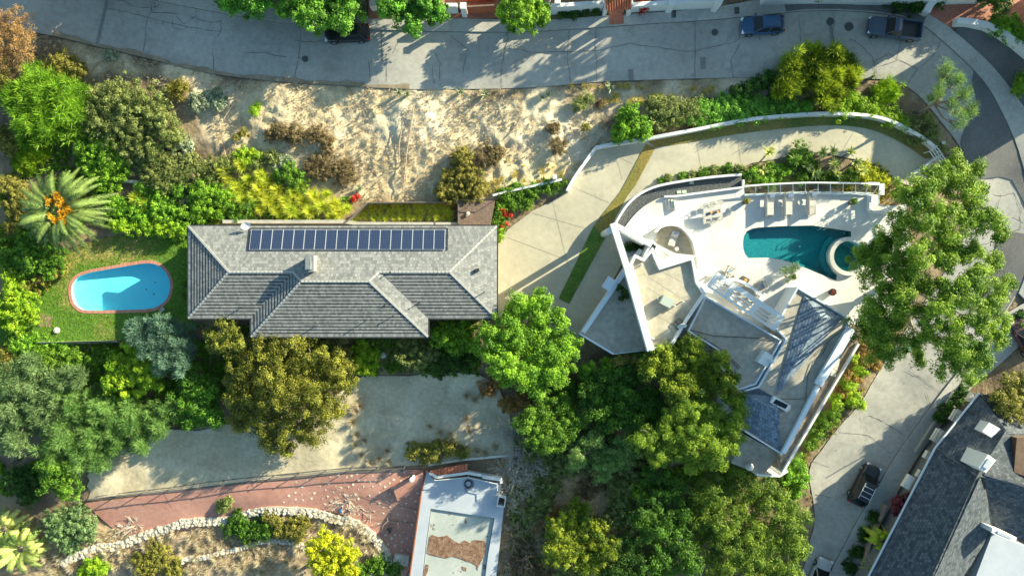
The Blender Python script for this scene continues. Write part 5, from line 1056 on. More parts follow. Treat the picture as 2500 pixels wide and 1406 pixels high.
# ---------------------------------------------------------------- the dark roofed house lower right
rb = W(2360, 1250, -5.5); rh = empty('house', (rb.x, rb.y, -5.5), 0, 'house with dark slate shingle gables, white chimneys and flat roof at the lower right', 'house')
def rz_(p, z): return W(p[0], p[1], z)
e0, e1_, e2_ = rz_((2392,960), -2), rz_((2128,1410), -2), rz_((2070,1508), -2)
rA, rB, rC, rD = rz_((2458,1052), .8), rz_((2388,1162), 1.6), rz_((2278,1406), 1.6), rz_((2225,1520), 1.6); rE = rz_((2530,1010), -2)
vA = rz_((2286,1094), -1.7); mb = MB()
ed = Vector((e1_.x-e0.x, e1_.y-e0.y, 0))
mb.slope([e0, vA, rB, rA], ed, .24, .035); mb.slope([vA, e2_, rD, rC, rB], ed, .24, .035)
mb.slope([e0, rA, rz_((2520,925), -2)], (1, 0, 0), .24, .035) if False else None
f1 = rz_((2428,1284), -1.0); f2 = rz_((2345,1406), -.7); f3 = rz_((2300,1520), -.7)
mb.slope([rB, rC, rD, f3, f2, f1], ed, .24, .035)
g1, g2, g3 = rz_((2403,1156), 1.5), rz_((2520,1192), 1.5), rz_((2520,1340), -1.2); mb.slope([g1, g2, g3, f1], Vector((1, -.35, 0)), .24, .035)
mb.slope([rA, rB, g2, rz_((2540,1060), -.9)], Vector((1, -.35, 0)), .24, .035)
mb.slope([e0, rA, rz_((2540,1060), -.9), rz_((2540,985), -2)], Vector((1, .1, 0)), .24, .035)
rf = mb.build('roof', M['darkshingle'], rh); mb = MB()
for a, b in ((rA, rB), (rB, rC), (rC, rD), (g1, g2), (g1, f1), (vA, rB)): 
    mb.bar(a+Vector((0, 0, .08)), b+Vector((0, 0, .08)), .28, .1)
mb.build('ridge_cap', M['darkshingle'], rf)
flp = [rz_(p, -.6) for p in (q9(2235,1100), q9(2450,1185), q9(2520,1210), q9(2420,1560), q9(2060,1560))]; MB().prism([(p.x, p.y) for p in flp], -3.5, -.6).build('flat_roof', M['flatwhite'], rh)
wl = [rz_(p, -2) for p in ((2396,972),(2540,985),(2540,1500),(2085,1500),(2290,1098))]; MB().prism(inset([(p.x, p.y) for p in wl], .8), -7.5, -2.1).build('wall', mat('grey_stucco', (.16, .17, .17), (.2, .2, .19), .9, 2), rh)
mb = MB().bar(e0+Vector((-.05, .05, .05)), vA+Vector((-.1, .05, .05)), .14, .14); mb.bar(vA+Vector((-.1, .05, .05)), e2_+Vector((-.1, .05, .05)), .14, .14); mb.build('gutter', M['trim'], rh)
for pz, z_, nm in (((q9(2138,632), q9(2190,668), q9(2262,578), q9(2205,535)), 2.8, 0), ((q9(2236,1060), q9(2230,1092), q9(2400,1160), q9(2412,1130)), 1.9, 1)):
    pq = [rz_(p, z_) for p in pz]; c_ = MB().prism([(p.x, p.y) for p in pq], -2, z_).build('chimney', M['whitepaint'], rh); ce = sum(pq, Vector())/4; MB().prism([(ce.x+(p.x-ce.x)*.6, ce.y+(p.y-ce.y)*.6) for p in pq], z_, z_+.12).build('chimney_cap', M['alu'], c_)
pq = [rz_(p, .5) for p in (q9(2165,372), q9(2215,308), q9(2320,368), q9(2268,442))]; c_ = MB().prism([(p.x, p.y) for p in pq], -1.6, .45).build('skylight', M['whitepaint'], rh)
pq = [rz_(p, .9) for p in (q9(2420,420), q9(2540,420), q9(2540,720), q9(2400,665))]; MB().prism([(p.x, p.y) for p in pq], -1.2, .7).build('raised_roof', M['debris'] if False else mat('brown_flat_roof', (.10, .06, .04), (.15, .10, .07), .9, 2), rh)
for i, z9_ in enumerate(((1990,265,62,95),(1860,410,70,105),(1780,545,46,60),(1722,680,40,60),(1640,735,60,105),(2095,130,50,60))):
    c = rz_(q9(z9_[0], z9_[1]), -2.4); ang = math.atan2(ed.y, ed.x); k = .0139; w1, l1 = z9_[2]*k*.9, z9_[3]*k; pr_ = MB().box((c.x, c.y, 0), (l1, w1, .5), ang, -2.9)
    if i in (0, 1): 
        pr_ = MB()
        for t in range(7): o_ = Vector((math.cos(ang), math.sin(ang), 0))*(l1*(t/6-.5)); n_ = Vector((-math.sin(ang), math.cos(ang), 0))*w1*.5; pr_.bar(c+o_-n_+Vector((0, 0, .0)), c+o_+n_+Vector((0, 0, .0)), .06, .08)
        n_ = Vector((-math.sin(ang), math.cos(ang), 0))*w1*.5; o_ = Vector((math.cos(ang), math.sin(ang), 0))*l1*.5
        for q in (-n_, n_, n_*0): pr_.bar(c-o_+q, c+o_+q, .08, .1)
        pr_.box((c.x, c.y, 0), (l1*.96, w1*.96, .3), ang, -3.1)
    pr_.build('balcony_box', M['cream'], rh)
cc_ = [rz_(q9(x, y), 0) for x, y in ((1905,590),(1690,885),(2120,240),(1780,1155),(2100,1260),(2045,1385),(1825,940))]
for c in cc_: q = W((c.x/(H/F))+1250, 703-(c.y/(H/F)), -.6); MB().tube([(q.x, q.y, -2.5), (q.x, q.y, .1)], .06, .06, 8).build('vent_pipe', M['darkmetal'], rh)
zwall('garden_wall', (q9(1480,900), q9(1430,1010), q9(1370,1150), q9(1290,1400), q9(1260,1480)), .3, .9, .5, M['redwood'] if False else mat('terracotta_wall', (.42, .26, .18), (.5, .36, .27), .85, 2), 'narrow terracotta coloured garden wall beside the dark roofed house')
zwall('garden_wall', (q9(1960,90), q9(1840,290), q9(1690,520)), .2, .5, .5, M['walk'], 'low grey planter wall between the lower pavement and the dark roofed house')
# ---------------------------------------------------------------- houses along the top of the frame (mostly outside it) with their garden walls
def hiphouse(pts, z0, ze, pitch, m, label, wm='white', z=None):
    P = [W(*p, ze) for p in pts]; c = sum(P, Vector())/4; h_ = empty('house', (c.x, c.y, z0), 0, label, 'house'); MB().prism([(c.x+(p.x-c.x)*.96, c.y+(p.y-c.y)*.96) for p in P], z0-1.5, ze-.04).build('wall', M[wm], h_)
    L1 = (P[1]-P[0]).length; L2 = (P[3]-P[0]).length; hh_ = min(L1, L2)/2; u = Vector((0, 0, hh_*pitch))
    if L1 >= L2: a = (P[0]+P[3])/2+(P[1]-P[0]).normalized()*hh_+u; b = (P[1]+P[2])/2-(P[1]-P[0]).normalized()*hh_+u; fs = [([P[0], P[1], b, a], P[1]-P[0]), ([P[2], P[3], a, b], P[1]-P[0]), ([P[3], P[0], a], P[3]-P[0]), ([P[1], P[2], b], P[3]-P[0])]
    else: a = (P[0]+P[1])/2+(P[3]-P[0]).normalized()*hh_+u; b = (P[2]+P[3])/2-(P[3]-P[0]).normalized()*hh_+u; fs = [([P[1], P[2], b, a], P[3]-P[0]), ([P[3], P[0], a, b], P[3]-P[0]), ([P[0], P[1], a], P[1]-P[0]), ([P[2], P[3], b], P[1]-P[0])]
    mb = MB()
    for f, e in fs: mb.slope(f, e, .35, .06)
    mb.build('roof', M[m], h_); return h_
hiphouse(((420,-330),(1010,-330),(1010,-75),(420,-75)), 0, 5.2, .3, 'terracotta', 'large terracotta roofed house above the upper street, just outside the top of the view')
hiphouse(((-250,-420),(330,-420),(330,-150),(-250,-150)), -.5, 4.5, .3, 'terracotta', 'terracotta roofed house beyond the top left corner of the view')
hiphouse(((1330,-300),(1780,-300),(1780,-95),(1330,-95)), 0, 3.2, .25, 'terracotta', 'lower terracotta roofed house beyond the tiled garden gate')
hiphouse(((1900,-330),(2500,-330),(2500,-45),(1900,-45)), 0, 6.0, .3, 'slate', 'grey roofed house beyond the top of the view above the pickup truck')
hiphouse(((2620,-80),(2850,-80),(2850,160),(2620,160)), .2, 5.5, .4, 'slate', 'grey roofed house beyond the top right corner of the view')
def wl3(name, pts, th, z0, z1, m, label, cat='wall'): return tag(MB().wall([W2(*p, z1) for p in pts], th, z0, z1).build(name, M[m]), label, cat)
wl3('garden_wall', ((1345,14),(1470,6),(1474,6)), .38, -.2, 1.8, 'whitepaint', 'white garden wall between the street tree and the tiled gate')
wl3('garden_wall', ((1545,12),(1560,10),(1755,-2),(1766,-2)), .42, -.2, 1.7, 'whitepaint', 'white garden wall right of the tiled gate at the top edge')
for x, y, lb_ in ((1362,2,'left white square pillar on the wall left of the tiled gate'),(1642,6,'white square pillar on the wall right of the tiled gate'),(1757,2,'white square pillar at the far right end of the top garden wall')):
    p = W(x, y, 2.1); o = MB().box((p.x, p.y, 0), (.55, .55, 2.4), 0, -.3).build('wall_pillar', M['whitepaint']); tag(o, lb_, 'pillar')
p = W(1131,15,2.4); mp = empty('gate_pillar', (p.x, p.y, 0), 0, 'white mailbox pillar with a small dark lamp on the brick path at the top edge', 'pillar'); MB().box((p.x, p.y, 0), (.5, .5, 2.4), 0, 0).build('pillar', M['whitepaint'], mp); MB().box((p.x, p.y, 0), (.62, .62, .1), 0, 2.4).build('cap', M['whitepaint'], mp)
p = W(1120,15,1.6); MB().lathe((p.x, p.y, 0), [(.18, 0), (.18, 1.5), (0, 1.6)], 10).build('utility_post', M['darkmetal']); tag(bpy.data.objects['utility_post'], 'thick dark round post just left of the white mailbox pillar', 'post')
wl3('garden_wall', ((1080,12),(1116,12)), .35, 0, 2.0, 'whitepaint', 'short white wall ending at the dark post beside the brick path')
f_ = empty('wooden_fence', (*W2(1180,18,1.8), 0), 0, 'red stained wooden fence behind the brick path between two street trees', 'fence'); mb = MB(); a, b = W(1140,17,1.9), W(1212,13,1.9)
for i in range(22): q = a.lerp(b, i/22); mb.bar(q, a.lerp(b, (i+.9)/22), .06, 1.8)
mb.build('board_panel', M['redwood'], f_); MB().bar(a+Vector((0, 0, .08)), b+Vector((0, 0, .08)), .14, .08).build('cap_rail', M['wood'], f_)
sheet('brick_terrace', pxpoly([(1120,8),(1215,6),(1215,-80),(1110,-80)]), M['terracotta'], zz(.8), res=2, lower=False)
def tiled(name, pts, z0, z1, label, cat, body=True):
    P = [W(*p, z) for p, z in zip(pts, (z1, z1, z0, z0))]; r_ = empty(name, (P[0].x, P[0].y, 0), 0, label, cat); mb = MB(); n = max(2, int((P[1]-P[0]).length/.24))
    for i in range(n):
        A, B = P[0].lerp(P[1], (i+.5)/n), P[3].lerp(P[2], (i+.5)/n); mb.tube([A, B], .12, .12, 8)
    mb.slope(P, P[1]-P[0], .4, .03); mb.build('tile_roof', M['terracotta'], r_)
    if body: MB().prism([(p.x, p.y) for p in [P[3], P[2], P[1], P[0]]], -.2, z0-.12).build('wall', M['whitepaint'], r_)
    return r_
tiled('garden_gate', ((1478,-14),(1543,-16),(1541,24),(1480,26)), 2.3, 3.0, 'terracotta tiled gate roof over the brick entrance path at the top edge', 'gate', False)
for dx in (1481, 1541):
    p = W(dx, 22, 2.2); o = MB().box((p.x, p.y+.5, 0), (.35, .9, 2.2), 0, 0).build('side_wall', M['whitepaint'], bpy.data.objects['garden_gate'])
tiled('tiled_roof', ((1300,-20),(1345,-20),(1345,2),(1300,2)), 2.3, 2.8, 'corner of terracotta tile roof behind the street tree left of the white wall', 'roof')
o = MB().box((*W2(915,8,1.5), 0), (1.1, .6, 1.5), .05, 0).build('planter_box', M['cream']); tag(o, 'cream planter box between the two street trees at the top', 'planter')
wl3('garden_wall', ((2264,28),(2272,12),(2290,-8)), .7, -.2, 1.0, 'whitepaint', 'short thick white wall at the corner by the brick patio')
wl3('garden_wall', ((2338,50),(2372,52),(2410,60),(2450,78),(2490,106),(2540,150)), .6, -.3, .9, 'whitepaint', 'curved white wall between the brick patio and the side street')
# ---------------------------------------------------------------- vehicles
def paint(n, c, r=.18): m = mat(n, c, None, .3, spec=.35); m.node_tree.nodes['Principled BSDF'].inputs['Coat Weight'].default_value = .2; return m
M['tyre'] = mat('tyre_rubber', (.02, .02, .02), None, .9); M['rim'] = mat('wheel_rim', (.45, .46, .48), None, .3, metal=.8); M['lampglass'] = mat('lamp_glass', (.75, .77, .8), None, .1); M['redlamp'] = mat('red_lamp', (.4, .01, .01), None, .2); M['plastic'] = mat('black_plastic', (.03, .03, .03), None, .55)
def vehicle(name, px, py, ang, Lg, Wd, Ht, m, label, cat, kind='suv', seed=0):
    g = G(px, py, Ht*.5); root = empty(name, (g.x, g.y, g.z+.02), R(ang), label, cat); B = Vector(root.location)
    def ring(x, hw, zb, zt, tuck=.1):
        return [Vector((x, y, z)) for y, z in ((-hw+.12, zb), (-hw+.02, zb+.12), (-hw, (zb+zt)*.5), (-hw+.05, zt-.14), (-hw+.17, zt-.02), (-hw*.4, zt+.02), (hw*.4, zt+.02), (hw-.17, zt-.02), (hw-.05, zt-.14), (hw, (zb+zt)*.5), (hw-.02, zb+.12), (hw-.12, zb))]
    def loft(sec, name_, mm, par=root, cap=True):
        rs = [ring(*s_) for s_ in sec]; mb = MB()
        for a, b in zip(rs, rs[1:]):
            for i in range(12): j = (i+1) % 12; mb.face([a[i]+B, b[i]+B, b[j]+B, a[j]+B][::-1])
        if cap: mb.face([p+B for p in rs[0]]); mb.face([p+B for p in rs[-1][::-1]])
        return mb.build(name_, mm, par, smooth=True)
    h = Lg/2; w2 = Wd/2; bz = Ht*.56
    if kind == 'pickup':
        loft([(h, w2*.78, .4, bz*.82), (h-.12, w2*.92, .35, bz*.92), (h-.5, w2*.98, .3, bz), (h-1.6, w2, .3, bz+.05), (-.35, w2, .3, bz+.05), (-.55, w2, .3, bz+.03)], 'body', m)
        bed = MB().wall([Vector((x, y))+B.to_2d() for x, y in ((-.5, w2-.07), (-h+.08, w2-.09), (-h+.08, -w2+.09), (-.5, -w2+.07))], .14, B.z+.35, B.z+bz+.06, True); bo = bed.build('cargo_bed', m, root); MB().box((B.x+(-.5-h+.08)/2, B.y, 0), (h-.6, Wd-.3, .2), 0, B.z+.4).build('bed_liner', M['plastic'], bo)
        cab = (h-1.55, h-2.25, -.15, -.5)
    else:
        loft([(h, w2*.72, .42, bz*.78), (h-.1, w2*.86, .32, bz*.86), (h-.4, w2*.96, .25, bz*.95), (h-1.2, w2, .22, bz), (-h+.9, w2, .22, bz), (-h+.3, w2*.97, .25, bz*.98), (-h+.05, w2*.9, .32, bz*.9), (-h, w2*.8, .42, bz*.8)], 'body', m)
        cab = (h-1.15, h-1.95, -h+.75, -h+.22)
    fx, ft, rt, rx = cab; zt = Ht; wb, wt = w2-.1, w2-.3; zb_ = bz-.02
    c = [Vector(p)+B for p in ((fx, wb, zb_), (fx, -wb, zb_), (rx, -wb, zb_), (rx, wb, zb_))]; t = [Vector(p)+B for p in ((ft, wt, zt-.06), (ft, -wt, zt-.06), (rt, -wt, zt-.06), (rt, wt, zt-.06))]
    MB().face([c[0], c[1], t[1], t[0]][::-1]).build('windshield', M['glassdark'], root); MB().face([c[2], c[3], t[3], t[2]][::-1]).build('rear_window', M['glassdark'], root)
    MB().face([c[1], c[2], t[2], t[1]][::-1]).build('side_window', M['glassdark'], root); MB().face([c[3], c[0], t[0], t[3]][::-1]).build('side_window', M['glassdark'], root)
    mb = MB(); rs = [(ft+.06, wt-.02, 0), (ft-.2, wt+.03, .05), ((ft+rt)/2, wt+.04, .08), (rt+.2, wt+.02, .05), (rt-.06, wt-.03, -.01)]
    for (xa, wa, za), (xb, wb_, zb2) in zip(rs, rs[1:]):
        for s0, s1, k0, k1 in ((-1, -.8, -.06, 0), (-.8, .8, 0, 0), (.8, 1, 0, -.06)):
            mb.face([Vector(p)+B for p in ((xa, wa*s0, zt-.03+za+k0), (xb, wb_*s0, zt-.03+zb2+k0), (xb, wb_*s1, zt-.03+zb2+k1), (xa, wa*s1, zt-.03+za+k1))])
    rf_ = mb.build('roof', m, root, smooth=True); mb = MB()
    for i in range(4): MB().tube([c[i], t[i]], .05, .045, 5).build('roof_pillar', m, root)
    for s_ in (0, 3): mid = (c[0]+c[3])/2 if s_ == 0 else (c[1]+c[2])/2; mt = (t[0]+t[3])/2 if s_ == 0 else (t[1]+t[2])/2; MB().tube([mid, mt], .05, .045, 5).build('roof_pillar', m, root)
    if kind == 'suv': 
        mb = MB(); [mb.bar(Vector((ft-.15, s_*(wt-.05), zt+.1))+B, Vector((rt+.1, s_*(wt-.05), zt+.1))+B, .05, .05) for s_ in (-1, 1)]
        if seed: [mb.bar(Vector((x_, -(wt-.05), zt+.12))+B, Vector((x_, wt-.05, zt+.12))+B, .06, .04) for x_ in (ft-.5, (ft+rt)/2, rt+.45)]
        mb.build('roof_rail', M['alu'] if seed else M['plastic'], root)
    for x_ in (h-.85, -h+.85):
        for s_ in (-1, 1):
            y = s_*(w2-.1); r_ = .36; mb = MB(); mr_ = MB(); n = 18
            for i in range(n):
                a0, a1 = 6.283*i/n, 6.283*(i+1)/n; q0, q1_ = (r_*math.cos(a0), r_*math.sin(a0)), (r_*math.cos(a1), r_*math.sin(a1)); ys = (y-.12, y+.12)
                mb.face([Vector((x_+q0[0], ys[0], r_+q0[1]))+B, Vector((x_+q1_[0], ys[0], r_+q1_[1]))+B, Vector((x_+q1_[0], ys[1], r_+q1_[1]))+B, Vector((x_+q0[0], ys[1], r_+q0[1]))+B])
                for yy in ys: mb.face([Vector((x_+q0[0], yy, r_+q0[1]))+B, Vector((x_+q1_[0], yy, r_+q1_[1]))+B, Vector((x_+q1_[0]*.6, yy, r_+q1_[1]*.6))+B, Vector((x_+q0[0]*.6, yy, r_+q0[1]*.6))+B])
                mr_.face([Vector((x_+q0[0]*.62, y+s_*.1, r_+q0[1]*.62))+B, Vector((x_+q1_[0]*.62, y+s_*.1, r_+q1_[1]*.62))+B, Vector((x_, y+s_*.13, r_))+B])
            wo = mb.build('wheel', M['tyre'], root); mr_.build('rim', M['rim'], wo)
    for s_ in (-1, 1):
        MB().box((B.x+h-.14, B.y+s_*(w2*.66), 0), (.26, .38, .16), s_*-.3, B.z+bz*.68).build('headlight', M['lampglass'], root)
        MB().box((B.x-h+.06, B.y+s_*(w2*.76), 0), (.14, .22, .3), 0, B.z+bz*.6).build('taillight', M['redlamp'], root)
        MB().box((B.x+fx-.25, B.y+s_*(w2+.08), 0), (.16, .22, .14), 0, B.z+bz).build('side_mirror', m, root)
    MB().box((B.x-h+.02, B.y, 0), (.1, Wd*.8, .2), 0, B.z+.32).build('rear_bumper', M['plastic'] if kind != 'pickup' else M['alu'], root)
    return root
vehicle('parked_car', 1863, 60, 183, 4.35, 1.85, 1.6, paint('blue_car_paint', (.03, .085, .17)), 'dark blue hatchback parked against the upper kerb', 'car', 'suv')
vehicle('pickup_truck', 2187, 68, 173.5, 5.4, 1.95, 1.8, paint('slate_car_paint', (.055, .08, .12)), 'dark slate pickup truck with an open cargo bed parked on the upper street', 'pickup truck', 'pickup')
vehicle('parked_car', 846, 80, 182, 4.5, 1.85, 1.5, paint('black_car_paint', (.02, .02, .018)), 'black car half hidden under the big street tree', 'car', 'sedan')
vehicle('parked_car', 2113, 1184, 63, 4.75, 1.95, 1.75, paint('charcoal_car_paint', (.016, .019, .022)), 'charcoal car with pale roof bars parked on the lower street', 'car', 'suv', 1)
vehicle('parked_car', 2000, 1412, 68, 4.6, 1.85, 1.5, paint('silver_car_paint', (.42, .42, .41)), 'silver grey car cut off by the bottom edge on the lower street', 'car', 'sedan')
vehicle('parked_car', 2508, 826, 118, 4.6, 1.9, 1.5, paint('maroon_car_paint', (.10, .05, .05)), 'dark car at the right edge beyond the eucalyptus', 'car', 'sedan')
# bins, manholes, boxes
g = G(2205, 846); bn = empty('wheelie_bin', g, .8, 'pale green wheelie bin standing at the street edge below the eucalyptus', 'bin'); MB().prism([(g.x+a, g.y+b) for a, b in ((-.28, -.3), (.28, -.3), (.28, .3), (-.28, .3))], g.z, g.z+.95).build('bin_body', M['acgreen'], bn); MB().box((g.x, g.y, 0), (.64, .7, .07), 0, g.z+.95).build('lid', mat('green_lid', (.20, .34, .26), None, .5), bn)
M['iron'] = mat('cast_iron', (.045, .05, .05), (.09, .09, .085), .7, 14)
for (px, py, r_, lb_) in ((2027,53,.38,'smaller manhole cover right of the blue hatchback, joined to a dark patch'),(2072,66,.45,'larger manhole cover in front of the pickup truck'),(1745,80,.34,'round manhole cover left of the blue hatchback'),(745,145,.32,'small round manhole cover on the shaded left part of the street'),(2096,1061,.01,'')):
    if not lb_: continue
    g = G(px, py); mb = MB().lathe((g.x, g.y, g.z), [(r_, .02), (r_, .09), (r_*.86, .095)], 24); mb.lathe((g.x, g.y, g.z), [(r_*.86, .086), (r_*.4, .087), (r_*.4, .092), (0, .092)], 24); o = mb.build('manhole_cover', M['iron']); tag(o, lb_, 'manhole cover')
for (px, py, lb_) in ((1798,28,'square utility cover in the pavement behind the blue hatchback'),(1644,37,'square utility cover in the pavement right of the tiled gate'),(2062,1372,'square utility cover in the lower pavement')):
    g = G(px, py); mb = MB().box((g.x, g.y, 0), (.5, .7, .012), 0, g.z+.15); mb.box((g.x, g.y, 0), (.16, .16, .01), 0, g.z+.163); tag(mb.build('utility_cover', M['iron']), lb_, 'utility cover')
# ---------------------------------------------------------------- terrace furniture
M['cushion'] = mat('white_cushion', (.50, .49, .46), (.44, .43, .40), .9, 3); M['navy'] = mat('blue_pillow', (.25, .33, .45), None, .9); M['greywood'] = mat('grey_wood', (.36, .34, .31), (.28, .26, .23), .8, 5); M['tabletop'] = mat('pale_grey_table', (.50, .48, .44), (.42, .40, .37), .7, 3); M['runner'] = mat('grey_table_runner', (.12, .13, .14), None, .9)
def lounger(px, py, ang, ln, label, canopy=True, slat=False):
    g = W(px, py, 0); r_ = empty('sun_lounger', (g.x, g.y, 0), R(ang), label, 'sun lounger', 'sun loungers on the villa terrace'); B = Vector(r_.location); w_ = .72
    mb = MB(); [mb.bar(B+Vector((s_*w_/2, -ln/2, .34)), B+Vector((s_*w_/2, ln/2, .34)), .06, .08) for s_ in (-1, 1)]; [mb.bar(B+Vector((-w_/2, y, .34)), B+Vector((w_/2, y, .34)), .06, .08) for y in (-ln/2, ln*.1, ln/2)]
    if slat: [mb.bar(B+Vector((-w_/2, -ln/2+.1+i*.1, .33)), B+Vector((w_/2, -ln/2+.1+i*.1, .33)), .06, .03) for i in range(int(ln*.4/.1))]
    mb.build('frame', M['greywood'], r_)
    for sx in (-1, 1):
        for sy in (-1, 1): MB().box((B.x+sx*(w_/2-.03), B.y+sy*(ln/2-.06), 0), (.06, .06, .28), 0, B.z).build('leg', M['greywood'], r_)
    y0_ = -ln/2+.06 if not slat else -ln*.08
    MB().box((B.x, B.y+(y0_+ln*.14)/2, 0), (w_-.04, ln*.14-y0_, .12), 0, .35).build('seat_cushion', M['cushion'], r_)
    mb = MB(); a = Vector((0, ln*.15, .36)); b = Vector((0, ln/2, .8)); mb.bar(B+a+Vector((0, 0, .1)), B+b+Vector((0, 0, .1)), w_-.04, .12); mb.build('backrest', M['cushion'], r_)
    MB().bar(B+Vector((.05, ln*.33, .80)), B+Vector((-.03, ln*.5, .98)), .48, .13).build('pillow', M['navy'], r_)
    if canopy:
        mb = MB(); sx = -w_/2-.08
        for y in (-ln/2-.12, ln/2+.1): mb.tube([B+Vector((sx, y, 0)), B+Vector((sx, y, .78))], .025, .025, 5)
        mb.bar(B+Vector((sx, -ln/2-.12, .8)), B+Vector((sx, ln/2+.1, .8)), .05, .05); mb.bar(B+Vector((sx, ln/2+.1, .8)), B+Vector((-sx, ln/2+.3, .8)), .04, .04)
        mb.tube([B+Vector((sx, -ln/2-.12, .03)), B+Vector((-sx, -ln/2+.15, .03))], .02, .02, 5); mb.build('side_frame', M['greywood'], r_)
        MB().bar(B+Vector((sx, -ln/2-.1, .74)), B+Vector((sx, ln/2+.08, .74)), .03, .55).build('side_screen', M['tabletop'], r_)
    return r_
lounger(1877,502,0,2.15,'leftmost of three white sun loungers with blue pillows lined up by the glass screen')
lounger(1922,501,0,2.15,'middle of three white sun loungers with blue pillows lined up by the glass screen')
lounger(1979,498,0,2.2,'rightmost of three sun loungers, with bare slats at its foot', slat=True)
lounger(1641,585,-18,1.5,'white lounger on the tan round balcony above the villa entrance', canopy=False)
def rtable(px, py, r_, h_, label, m='tabletop', z=0, name='side_table'):
    g = W(px, py, z+h_); t = empty(name, (g.x, g.y, z), 0, label, 'table'); MB().lathe((g.x, g.y, z), [(0, h_-.05), (r_, h_-.05), (r_, h_), (r_*.96, h_+.005), (0, h_+.005)], 22).build('tabletop', M[m], t); MB().lathe((g.x, g.y, z), [(r_*.55, 0), (r_*.5, .03), (r_*.3, h_*.5), (r_*.5, h_-.05)], 14).build('base', M[m], t)
rtable(1903.5,499,.27,.45,'round white side table between the left and middle sun loungers'); rtable(1954,494,.28,.45,'round grey side table left of the rightmost sun lounger')
rtable(1800,671,.36,.4,'round cream coffee table between the armchairs by the curved bar','cream'); rtable(*d1(1010,1100),.2,.45,'tiny round cream table beside the lounger on the round balcony','cream',.12)
g = W(1820,684,.4); ft_ = empty('fire_table', (g.x, g.y, 0), R(-30), 'square dark fire pit table with an orange flame bowl by the curved bar', 'fire pit'); MB().box((g.x, g.y, 0), (.75, .6, .4), 0, 0).build('table_body', mat('dark_slate', (.08, .075, .07), (.14, .13, .12), .8, 8), ft_); MB().lathe((g.x, g.y, .4), [(.16, 0), (.16, .05), (0, .08)], 12).build('flame_bowl', M['orange'] if False else mat('orange_coals', (.7, .3, .05), None, .7), ft_)
def armchair(px, py, ang, label):
    g = W(px, py, .3); r_ = empty('armchair', (g.x, g.y, 0), R(ang), label, 'armchair'); B = Vector(r_.location); MB().box((B.x, B.y, 0), (.66, .62, .16), 0, .26).build('seat', M['cushion'], r_); MB().bar(B+Vector((0, .28, .78)), B+Vector((0, .40, .86)), .62, .5).build('backrest', M['cushion'], r_); MB().box((B.x, B.y+.14, 0), (.4, .3, .12), 0, .42).build('pillow', M['navy'], r_)
    mb = MB(); [mb.bar(B+Vector((s_*.36, -.34, .6)), B+Vector((s_*.36, .4, .6)), .05, .05) for s_ in (-1, 1)]; [mb.tube([B+Vector((sx*.36, sy, 0)), B+Vector((sx*.36, sy, .6))], .025, .025, 5) for sx in (-1, 1) for sy in (-.32, .38)]; mb.bar(B+Vector((-.36, .42, .9)), B+Vector((.36, .42, .9)), .05, .05); mb.bar(B+Vector((-.36, -.34, .2)), B+Vector((.36, -.34, .2)), .04, .04); mb.build('frame', M['wood'], r_)
armchair(1781,661,60,'white cushioned armchair with a brown frame left of the fire pit table'); armchair(1857,698,-65,'dark framed armchair with a grey cushion right of the curved bar')
# dining set
g = W(1741,519,.75); dt_ = empty('dining_table', (g.x, g.y, 0), R(8), 'square pale dining table with a dark runner and orange flowers on the terrace', 'dining table', None); B = Vector(dt_.location)
MB().box((B.x, B.y, 0), (1.85, 1.05, .06), 0, .7).build('tabletop', M['tabletop'], dt_); MB().box((B.x, B.y, 0), (1.5, .3, .01), .12, .762).build('runner', M['runner'], dt_)
for sx in (-1, 1):
    for sy in (-1, 1): MB().box((B.x+sx*.82, B.y+sy*.44, 0), (.08, .08, .7), 0, 0).build('leg', M['tabletop'], dt_)
for i, dx in enumerate((-.25, .4)):
    q = B+Vector((dx, dx*.13, .775)); o = MB().lathe(q, [(.05, 0), (.11, .1), (.12, .16), (0, .2)], 10).build('flower_bowl', bpy.data.materials['orange_coals']); tag(o, ('left' if i == 0 else 'right')+' bowl of orange flowers on the dining table runner', 'flower bowl')
for i, (dx, dy, a, lb_) in enumerate(((-.55,.78,8,'left'),(.15,.86,4,'middle'),(-.5,-.78,188,'left'),(.1,-.72,186,'middle'),(.7,-.64,192,'right'),(.95,.95,-20,'right'))):
    q = B+Matrix.Rotation(R(8), 3, 'Z')@Vector((dx, dy, 0)); c_ = empty('dining_chair', q, R(a), lb_+' pale chair on the '+('upper' if dy > 0 else 'lower')+' side of the terrace dining table', 'dining chair', 'chairs round the dining table'); MB().box((q.x, q.y, 0), (.46, .44, .06), 0, .44).build('seat', M['tabletop'], c_)
    mb = MB(); mb.tube([q+Vector((.24*math.cos(t), .24*math.sin(t), .78)) for t in [R(x) for x in range(-10, 200, 30)]], .02, .02, 5); [mb.tube([q+Vector((.24*math.cos(t), .24*math.sin(t), .46)), q+Vector((.24*math.cos(t), .24*math.sin(t), .78))], .015, .015, 4) for t in [R(x) for x in range(-10, 200, 42)]]; mb.build('backrest', M['greywood'], c_)
    for sx in (-1, 1):
        for sy in (-1, 1): MB().tube([q+Vector((sx*.2, sy*.19, 0)), q+Vector((sx*.2, sy*.19, .44))], .018, .018, 5).build('leg', M['greywood'], c_)
